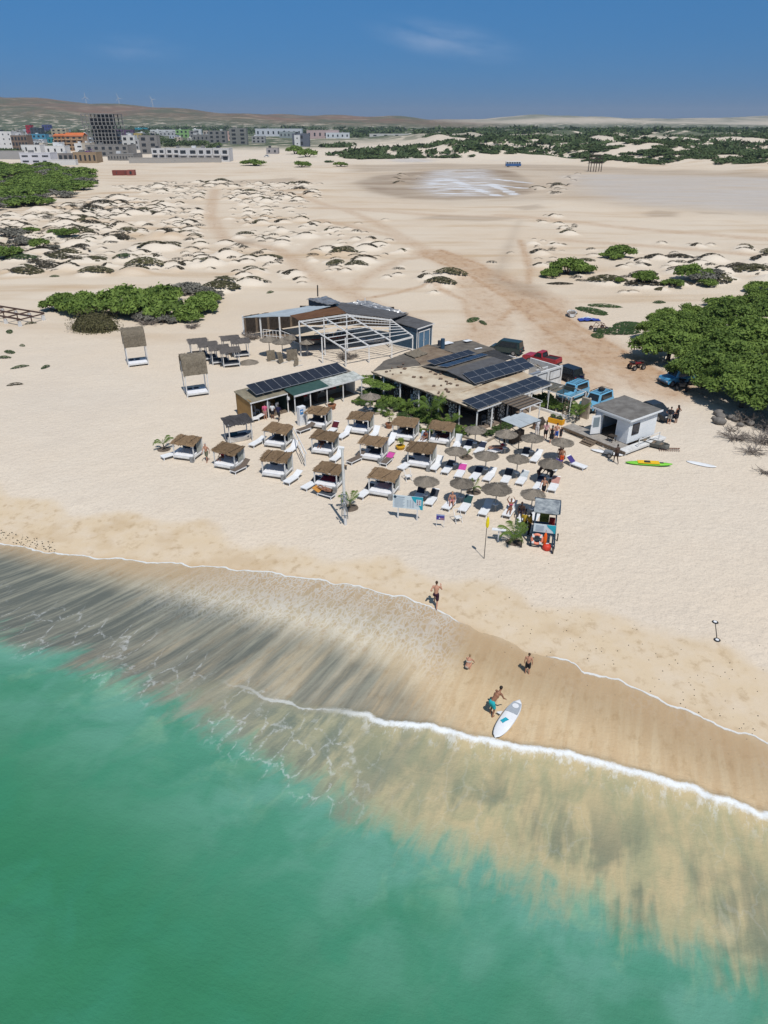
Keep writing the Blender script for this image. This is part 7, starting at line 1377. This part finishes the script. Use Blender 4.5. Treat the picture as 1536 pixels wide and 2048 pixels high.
# black paddle lying on the beach
p0, p1 = at(1430, 1242), at(1434, 1284); t = thing('kayak_paddle', 'black double ended paddle with pale blades lying on the beach', 'paddle', (p0+p1)/2+V3(0, 0, .04), math.atan2(p1.y-p0.y, p1.x-p0.x)); L2 = (p1-p0).length/2; MB().tube((-L2+.2, 0, 0), (L2-.2, 0, 0), .022, .022, 8).build('shaft', BLACKP, t)
for s in (-1, 1):
    b = MB().lathe([(0, -.015), (.17, -.015), (.19, 0), (.17, .015), (0, .015)], 16, (s*(L2-.12), 0, 0)).build('blade', BLACKP, t); MB().lathe([(0, .0), (.10, .0), (.10, .022), (0, .022)], 12, (s*(L2-.10), 0, .01)).build('blade_face', PLAST, b)
# white slanting rail and folded chairs
a0, a1 = at(582, 870), at(611, 933); t = thing('slanting_rail', 'white double rail slanting from a post beside the thatched daybeds', 'rail', (0, 0, 0)); part_bar('post', t, a1+V3(0, 0, -.1), a1+V3(0, 0, 1.15), .1); d = V3(.14, .05, 0)
for s in (-1, 1): part_bar('rail', t, a0+d*s+V3(0, 0, 1.0), a1+d*s+V3(0, 0, 1.15), .07, .09)
part_bar('post', t, a0+V3(0, 0, -.1), a0+V3(0, 0, 1.0), .09); part_bar('strut', t, a1+V3(0, 0, .6), a0.lerp(a1, .7)+V3(0, 0, 1.08), .06)
for px, py, l in ((915, 1043, 'white folding beach chair frame before the dark green sunbed'), (816, 960, 'white folding beach chair frame beside a thatched daybed')):
    t = thing('folding_chair', l, 'chair', at(px, py), R(20))
    for x in (-.25, .25): MB().bar((x, -.35, 0), (x, .3, .95), .04).build('leg', WHITE, t); MB().bar((x, .35, 0), (x, -.3, .55), .04).build('leg', WHITE, t)
    MB().box((0, 0, .38), (.5, .45, .03)).build('seat', WHITE, t); MB().bar((-.25, .3, .95), (.25, .3, .95), .04).build('top_rail', WHITE, t)
# pots and planters
def pot(label, px, py, m, h, w, leaf, tall):
    t = thing('plant_pot', label, 'pot', at(px, py)); MB().lathe([(0, 0), (w*.7, 0), (w, h*.75), (w*1.08, h*.8), (w*1.08, h), (w*.9, h), (w*.85, h*.85), (0, h*.85)], 16).build('pot', m, t, smooth=False); MB().path([(0, 0, h*.8), (.05, 0, h+tall*.4), (0, .03, h+tall*.8)], [.035, .025, .015], 5).build('stem', BARK, t); leaf_obj('foliage', [(0, 0, h+tall*.7, tall*.42, tall*.42, tall*.4), (.12, .05, h+tall*.35, tall*.25, tall*.25, tall*.25)], 150, .09, leaf, t, seed=px)
TERRA = mat('terracotta', (.34, .15, .08), (.27, .12, .065), .85, 4); YP = mat('yellow_pot', (.62, .36, .02), (.55, .3, .02), .6, 4)
pot('terracotta pot with a leafy bush by the garden edging', 778, 856, TERRA, .5, .34, LP, 1.1); pot('yellow pot with a small plant between thatched daybeds', 801, 898, YP, .32, .40, LP, .7); pot('terracotta pot with a yellowish plant before the shop', 664, 818, TERRA, .5, .42, LP, .6)
a0 = at(1112, 846); t = thing('yellow_planter', 'long yellow planter box on the sand beside the awnings', 'planter', a0, R(-38)); MB().box((0, 0, .25), (1.55, .6, .5)).build('box', mat('planter_yellow', (.72, .36, .01), (.66, .3, .01), .6, 2), t, bevel=.03); MB().box((0, 0, .50), (1.4, .45, .06)).build('soil', mat('soil', (.17, .13, .10)), t); leaf_obj('foliage', [(-.4, 0, .62, .3, .2, .2), (.35, 0, .62, .3, .2, .2)], 160, .08, LD, t, seed=8); [MB().box((x, -.2, -.0), (.08, .08, .1)).build('foot', YP, t) for x in (-.6, .6)]
t = thing('small_wooden_house', 'small peaked wooden hutch under the plank awning', 'hutch', C(5.4, -3.1), C.ang); MB().box((0, 0, .35), (.9, .7, .7)).build('wall', WOOD, t); m = MB(); m.slab([(-.55, -.45, .7), (.55, -.45, .7), (.55, 0, 1.15), (-.55, 0, 1.15)], .05).slab([(-.55, .45, .7), (.55, .45, .7), (.55, 0, 1.15), (-.55, 0, 1.15)], .05); m.build('roof', DARKW, t)
# things by the dune track
boat('small_boat', 'small white boat with brown rim on the dune track edge', at(1143, 632), R(80), 2.6, 1.5, .6, WHITE, WOOD, cloth((.12, .06, .04))); t = thing('blue_tarpaulin', 'crumpled blue and white tarpaulin on the sand by the track', 'tarpaulin', at(1177, 640)); 
for c, (x, y), s in ((cloth((.03, .06, .30)), (0, -.3), 1.6), (cloth((.55, .62, .70)), (-.1, .35), 1.2)):
    g = np.random.default_rng(int(s*10)); m = MB(); n = 9; gx = [(x+s*(i/n-.5)*2, y+s*(j/n-.5)*.9, .12+.28*g.random()*(1-abs(2*i/n-1))) for i in range(n+1) for j in range(n+1)]; m.add(gx+[(a, b, max(0, z-.06)) for a, b, z in gx], [(i*(n+1)+j, (i+1)*(n+1)+j, (i+1)*(n+1)+j+1, i*(n+1)+j+1) for i in range(n) for j in range(n)]+[tuple(100+v for v in (i*(n+1)+j+1, (i+1)*(n+1)+j+1, (i+1)*(n+1)+j, i*(n+1)+j)) for i in range(n) for j in range(n)]); m.build('sheet', c, t)
t = thing('buggy_frame', 'stripped brown buggy frame on the sand by the track', 'buggy', at(1197, 660), R(15)); m = MB()
for y in (-.5, .5): m.bar((-1.1, y, .45), (1.1, y, .45), .06).bar((-.6, y, .45), (-.3, y, 1.0), .05).bar((-.3, y, 1.0), (.5, y, .95), .05).bar((.5, y, .95), (.8, y, .45), .05)
for x in (-1.1, -.3, .5, 1.1): m.bar((x, -.5, .45 if abs(x) > 1 else .97), (x, .5, .45 if abs(x) > 1 else .97), .05)
m.build('tube_frame', MATS['rust'], t); [wheel(t, x, y, .28, .2) for x in (-.9, .9) for y in (-.6, .6)]
for i, (px, py) in enumerate([(1172, 826), (1160, 860), (1150, 868)]):
    t = thing('beach_stool', 'low wooden stool or pallet near the hut steps', 'stool', at(px, py), i, 'pallets near the hut'); MB().box((0, 0, .28), (.8, .5, .06)).build('top', WOOD, t); [MB().box((x, y, .13), (.06, .06, .26)).build('leg', DARKW, t) for x in (-.32, .32) for y in (-.18, .18)]
# ================================================================ TOWN, TURBINES, FAR THINGS
WINM = mat('far_window', (.045, .05, .058), (.03, .035, .04), .3, 1); CONC = mat('bare_concrete', (.27, .26, .245), (.19, .185, .175), .9, .35, .3, 2); WALLW = mat('town_white', (.70, .70, .69), (.58, .58, .57), .8, .3)
unit = MB().box((0, 0, 0), (1, 1, 1)).mesh('window', WINM); SH = {}
def ubox(m):
    if m.name not in SH: SH[m.name] = MB().box((0, 0, 0), (1, 1, 1)).mesh('block', m)
    return SH[m.name]
def ub(name, m, par, c, d):
    o = link(name, m if isinstance(m, bpy.types.Mesh) else ubox(m), par, c); o.scale = d; return o
def tm(c): return mat('town_%02d%02d%02d' % tuple(int(v*99) for v in c), c, tuple(v*.82 for v in c), .85, .25)
def house(label, x0, x1, yt, yb, c, fl=2, cols=3, roof=None, depth=12, cat='building', balcony=False, parapet=True, rz=0, wk=(.45, .5)):
    p0, p1 = at(x0, yb), at(x1, yb); p = (p0+p1)/2; w = (p1-p0).length; h = max(2.5, height_at(p, (x0+x1)/2, yt)); t = thing({'building': 'town_house'}.get(cat, cat.replace(' ', '_')), label, cat, (p.x, p.y+depth/2, p.z), R(rz))
    m = c if not isinstance(c, tuple) else tm(c); ub('wall', m, t, (0, 0, h/2-1), (w, depth, h+2)); fh = h/fl
    if parapet: ub('parapet', m, t, (0, -depth/2+.1, h+.3), (w*1.01, .3, .6)); ub('parapet', m, t, (w/2-.1, 0, h+.3), (.3, depth, .6))
    if cat == 'building' and w > 6: ub('roof_tank', [WALLW, CONC, WINM][int(x0) % 3], t, (w*(.2 if int(x1) % 2 else -.25), 1, h+.9), (min(3, w*.2), 2.5, 1.8))
    for f in range(fl):
        for k in range(cols):
            ub('window', unit, t, ((k+.5)/cols*w-w/2, -depth/2-.02, (f+.52)*fh), (w/cols*wk[0], .25, fh*wk[1]))
            if balcony: ub('balcony', WALLW if balcony is True else tm(balcony), t, ((k+.5)/cols*w-w/2, -depth/2-.6, f*fh+.35), (w/cols*.85, 1.1, .9))
    if roof:
        m_ = MB(); m_.slab([(-w/2-.5, -depth/2-.5, h), (w/2+.5, -depth/2-.5, h), (w/2+.5, 0, h+w*.16), (-w/2-.5, 0, h+w*.16)], .3); m_.slab([(-w/2-.5, depth/2+.5, h), (w/2+.5, depth/2+.5, h), (w/2+.5, 0, h+w*.16), (-w/2-.5, 0, h+w*.16)], .3); m_.build('roof', tm(roof), t)
    return t
house('tall plain white block at the edge of the town above the thicket', -4, 30, 264, 302, WALLW, 4, 3, wk=(.2, .3)); house('brown arcaded block with dark openings beside the tall white block', 27, 60, 272, 304, (.22, .16, .12), 3, 5, wk=(.6, .6)); house('narrow bright red house in the town', 56, 65, 251, 274, (.42, .03, .05), 4, 1, wk=(.3, .3)); house('dark slate block beside the narrow red house', 64, 86, 256, 280, (.06, .085, .11), 4, 3)
house('light blue low house before the dark slate block', 69, 90, 269, 284, (.10, .34, .50), 2, 3); house('navy blue house with white parapet', 85, 103, 250, 264, (.06, .075, .24), 2, 3); house('cream house with small windows behind the orange roofs', 109, 131, 258, 276, (.50, .42, .29), 3, 3); house('teal domed low house by the trees of the town', 97, 110, 276, 286, (.04, .30, .33), 1, 2)
house('brown balconied apartments with an orange roof, western wing', 111, 136, 272, 302, (.36, .21, .11), 4, 3, (.60, .16, .05), balcony=(.48, .33, .20)); house('brown balconied apartments with an orange roof, eastern wing', 139, 166, 272, 302, (.40, .27, .17), 4, 3, (.60, .16, .05), balcony=(.48, .33, .20)); house('small yellow orange rooftop house high in the town', 80, 88, 243, 252, (.55, .30, .06), 2, 1)
house('long low white villa with two dark doors', 44, 83, 291, 306, WALLW, 1, 2, wk=(.15, .5)); house('white villa with a raised roof block', 90, 133, 293, 308, WALLW, 1, 3, wk=(.25, .4)); house('white roof tower standing on the white villa', 109, 122, 286, 307, WALLW, 2, 1, wk=(.1, .1)); house('long grey garden wall above the thicket', -5, 52, 303, 319, (.36, .35, .34), 1, 1, depth=1.5, cat='garden wall', wk=(.01, .01)); house('white modern house with a dark ribbon window by the thicket', 40, 106, 307, 328, (.66, .66, .70), 2, 3, wk=(.6, .28))
house('low white terrace wall running down to the sand', 100, 148, 321, 331, WALLW, 1, 1, depth=4, cat='terrace wall', wk=(.01, .01)); house('white cube house behind the bougainvillea', 153, 170, 288, 309, WALLW, 2, 1, wk=(.4, .25)); house('pale tan house beside the white cube', 168, 182, 287, 309, (.48, .43, .35), 2, 1, wk=(.2, .2)); house('tan stone house with arched openings', 148, 196, 306, 326, (.33, .24, .15), 1, 5, wk=(.4, .55)); house('grey slab roofed shelter beside the white villa', 117, 148, 308, 322, (.24, .22, .21), 1, 3, wk=(.6, .6))
gt = random.Random(12)
for i in range(60):
    x = gt.uniform(-20, 165) if i < 44 else gt.uniform(230, 420); yb = gt.uniform(266, 304) if i < 44 else gt.uniform(270, 284); w_ = gt.uniform(6, 15)
    c = gt.choice([(.66, .65, .63), (.70, .70, .70), (.58, .55, .50), (.60, .62, .66), (.52, .44, .36), (.45, .44, .43), (.66, .60, .50)]); house('small pale house crowded on the slope of the town', x, x+w_, yb-gt.uniform(5, 11), yb, c, gt.choice((1, 2)), gt.choice((2, 3)), depth=12)['group'] = 'pale houses crowded on the slope'
# unfinished concrete frame tower
p0, p1 = at(177, 296), at(238, 296); p = (p0+p1)/2; w = (p1-p0).length; h = height_at(p, 205, 228); d = 26; t = thing('unfinished_tower', 'tall unfinished concrete frame tower above the town', 'building', (p.x, p.y+d/2, p.z)); nf = 9; fh = h/nf
for f in range(1, nf+1): big = 1.10 if f > 5 else 1.0; ub('floor_slab', CONC, t, (-w*.04*(f > 5), 0, f*fh), (w*big, d*big, .6))
for f in range(nf):
    big = 1.08 if f > 4 else .97
    for k in range(9):
        for j in (0, 1): ub('column', CONC, t, (((k/8)-.5)*w*big-w*.04*(f > 5), (j-.5)*d*big, (f+.5)*fh), (.9, .9, fh))
ub('core_wall', CONC, t, (0, 4, h/2), (w*.5, 6, h)); ub('core_wall', CONC, t, (-w*.3, 2, h*.45), (6, d*.6, h*.9))
for x0, x1, yt, yb, c, fl, co, l in [(187, 222, 260, 285, WALLW, 3, 3, 'white flats below the unfinished tower'), (202, 232, 268, 294, (.48, .46, .44), 3, 3, 'grey balconied flats below the unfinished tower'), (231, 273, 272, 295, WALLW, 2, 3, 'broad white house beside the grey balconied flats'), (284, 315, 272, 308, CONC, 3, 2, 'bare grey concrete block with blank side'), (272, 285, 280, 300, (.40, .40, .40), 2, 2, 'small grey frame attached to the bare block'), (181, 252, 291, 313, CONC, 2, 6, 'long bare concrete shell with dark doorways'), (216, 268, 309, 321, CONC, 1, 9, 'low row of concrete columns on the sand'), (178, 188, 276, 294, (.60, .66, .72), 2, 1, 'narrow pale blue house beside the concrete shell'),
                                     (270, 296, 256, 264, (.03, .30, .38), 1, 3, 'cyan roofed hall far behind the town'), (306, 350, 260, 268, WALLW, 1, 4, 'long white hall behind the scrub'), (318, 358, 264, 272, (.5, .5, .5), 1, 5, 'long grey hall in front of the white one'), (357, 380, 260, 275, (.28, .48, .18), 2, 4, 'bright green house beyond the villas'), (242, 256, 260, 274, (.13, .07, .14), 2, 2, 'purple house with round white signs'), (268, 284, 267, 276, (.55, .42, .15), 1, 2, 'yellow house near the bare block'), (387, 402, 259, 275, WALLW, 2, 1, 'slim white house beyond the scrub'), (380, 390, 262, 276, (.3, .29, .28), 2, 1, 'narrow grey house next to the slim white one'),
                                     (391, 420, 270, 282, CONC, 1, 5, 'low concrete frame beyond the scrub'), (423, 449, 262, 286, CONC, 3, 3, 'grey concrete block of three floors'), (449, 464, 263, 281, (.55, .38, .33), 2, 2, 'pink house between two concrete blocks'), (463, 492, 257, 289, (.24, .24, .22), 4, 2, 'tall blank grey concrete block'), (511, 604, 258, 273, (.62, .64, .68), 1, 9, 'long pale warehouse beyond the scrub'), (560, 596, 264, 276, (.32, .36, .36), 1, 5, 'grey green shed before the long warehouse'), (619, 673, 261, 277, (.52, .40, .38), 1, 6, 'long pinkish warehouse beyond the scrub'), (652, 699, 266, 277, (.60, .64, .67), 1, 5, 'white warehouse with a dark end'), (504, 530, 273, 286, (.38, .37, .36), 2, 3, 'unfinished grey house with red brick wall'), (533, 556, 297, 308, (.36, .34, .34), 1, 2, 'small grey hut on the pale dunes'),
                                     (758, 806, 268, 274, (.62, .60, .56), 1, 4, 'flat pale sheds in the scrubland')]:
    house(l, x0, x1, yt, yb, c, fl, co, depth=10 if x1-x0 < 50 else 22, wk=(.45, .5) if fl > 1 else (.3, .4))
house('modern grey house with white framed window wall', 590, 614, 268, 293, (.14, .155, .19), 2, 1, wk=(.25, .5)); house('white wing of the modern grey house', 590, 600, 271, 293, WALLW, 2, 1, depth=8, wk=(.2, .2)); house('white framed bay of the modern grey house', 604, 612, 270, 288, WALLW, 2, 1, depth=10.6, wk=(.4, .7))
for i, (x0, x1) in enumerate([(305, 332), (334, 361), (363, 393), (397, 426), (428, 458)]): house('pale villa shell in the row of villas, '+['next to the long concrete wall', 'second along from the concrete wall', 'with the broad middle terrace', 'with the dark arched gate', 'at the open end of the row'][i], x0, x1, 298, 323-(4 if i < 2 else 0), (.62, .61, .60), 2, 2, balcony=(.66, .65, .64), depth=14, wk=(.55, .55))
house('long low concrete wall before the villas', 262, 440, 317, 326, (.40, .38, .35), 1, 1, depth=1.2, cat='boundary wall', wk=(.01, .01))
house('rust red shipping container with a white end on the sand', 227, 258, 341, 351, (.22, .06, .045), 1, 2, depth=3, cat='container', parapet=False, wk=(.05, .5)); house('white and red cabin beside the rust red container', 256, 268, 340, 351, (.30, .10, .08), 1, 1, depth=3, cat='cabin', parapet=False, wk=(.3, .5))
t = thing('bougainvillea', 'purple flowering bougainvillea before the tan stone house', 'shrub', at(177, 322)); leaf_obj('blossom', [(0, 0, 2.5, 5, 4, 4)], 500, .6, leaf_mat('purple_leaf', (.08, .01, .12), (.16, .03, .24)), t, seed=3)
for i, (x, y) in enumerate([(98, 298), (105, 297), (215, 300), (262, 292), (256, 298), (325, 285), (340, 286), (375, 292), (360, 290), (410, 292), (30, 306), (10, 305), (155, 300), (280, 292), (300, 284), (315, 292), (345, 294), (430, 298), (395, 290)]):
    k = 9 if x > 300 else 6; bl[i % 4].put(at(x, y), i, 'dark green tree growing between the houses of the town', 'trees between the houses', (k, k, k*.8))
WT = mat('turbine_white', (.62, .64, .66), (.58, .6, .62), .6, .05)
for i, (x, yb, yt, l) in enumerate([(174, 214, 194, 'white wind turbine on the brown hill above the sand pit'), (240, 217, 196, 'white wind turbine between the two others on the hill'), (307, 221, 199, 'white wind turbine at the low end of the hill')]):
    dd = 3900.0; dr_ = ray(x, yb); tq = dd/dr_.y; pz = CAM_H+dr_.z*tq; hh_ = (CAM_H+ray(x, yt).z*(dd/ray(x, yt).y))-pz; gz = float(base_z(dr_.x*tq, dd)); t = thing('wind_turbine', l, 'wind turbine', (dr_.x*tq, dd, min(gz, pz)-2)); base = pz-min(gz, pz)+2; H2 = base+hh_; MB().tube((0, 0, 0), (0, 0, H2), 1.5, .9, 10).build('tower', WT, t); MB().box((0, 1, H2), (2.4, 6, 2.4)).build('nacelle', WT, t)
    for b in range(3): a = R(90+120*b+i*17); MB().loft([[(math.cos(a)*r_+math.sin(a)*ww*s, -4+q, H2+math.sin(a)*r_-math.cos(a)*ww*s) for s, q in ((-1, 0), (1, 0), (1, .5), (-1, .5))] for r_, ww in ((1, .7), (8, 1.0), (20, .3))]).build('blade', WT, t)
p = at(1026, 334); t = thing('parked_bus', 'blue and white bus parked beyond the salt pan', 'bus', p, R(4)); MB().box((0, 0, 1.2), (9.5, 2.6, 1.4)).build('lower_body', paint('bus_blue', (.04, .12, .30)), t, bevel=.1); MB().box((0, 0, 2.5), (9.3, 2.5, 1.2)).build('upper_body', WALLW, t, bevel=.1); [MB().box((-3.8+1.5*k, -1.27, 2.45), (1.1, .08, .8)).build('window', WINM, t) for k in range(6)]; [wheel(t, x, y, .5, .3) for x in (-3, 3) for y in (-1.2, 1.2)]
p = at(1189, 343); t = thing('wooden_lookout', 'dark timber lookout frame at the far edge of the salt pan', 'frame', p)
for x in (-3, 0, 3):
    for y in (-2.5, 2.5): MB().bar((x, y, -.3), (x, y, 8.5), .35).build('post', DARKW, t)
for z in (4.5, 6.5, 8.5): [MB().bar((-3.2, y, z), (3.2, y, z), .3).build('rail', DARKW, t) for y in (-2.5, 2.5)]
car('distant_van', 'small white and blue van among the pale dunes', at(533, 314), 180, SUV, VANC, 1.9, WALLW)
# dark pebbles and drift scraps thrown up along the beach
gp_ = random.Random(4); m = MB()
for i in range(260):
    if i < 110: px, py = gp_.uniform(0, 110), 0; py = 1068+px*.22+gp_.uniform(-8, 14)
    else: px = gp_.uniform(950, 1530); py = 1180+(px-950)*.42+gp_.gauss(0, 55)
    q_ = at(px, py); s_q = gp_.uniform(.018, .05 if i < 110 else .034); m.box((q_.x, q_.y, q_.z+s_q*.3), (s_q*2, s_q*1.4, s_q), gp_.random()*3, .7)
tag(kind(m.build('pebbles', mat('dark_pebble', (.10, .09, .07), (.05, .045, .04), .8, 5)), 'stuff'), 'dark pebbles and drift scraps scattered along the beach', 'pebbles')
# ================================================================ HAZE
hm = bpy.data.materials.new('haze_air'); hm.use_nodes = True; nt = hm.node_tree; nt.nodes.clear(); ho = nt.nodes.new('ShaderNodeOutputMaterial'); pv = nt.nodes.new('ShaderNodeVolumePrincipled'); pv.inputs['Color'].default_value = (.78, .87, 1.0, 1); pv.inputs['Density'].default_value = 8.0e-5; pv.inputs['Anisotropy'].default_value = .2; nt.links.new(pv.outputs[0], ho.inputs['Volume'])
hb = MB().box((0, 7000, 97), (27000, 14700, 210)).build('haze', hm); kind(hb, 'stuff'); tag(hb, 'thin blue haze over the whole plain', 'haze')
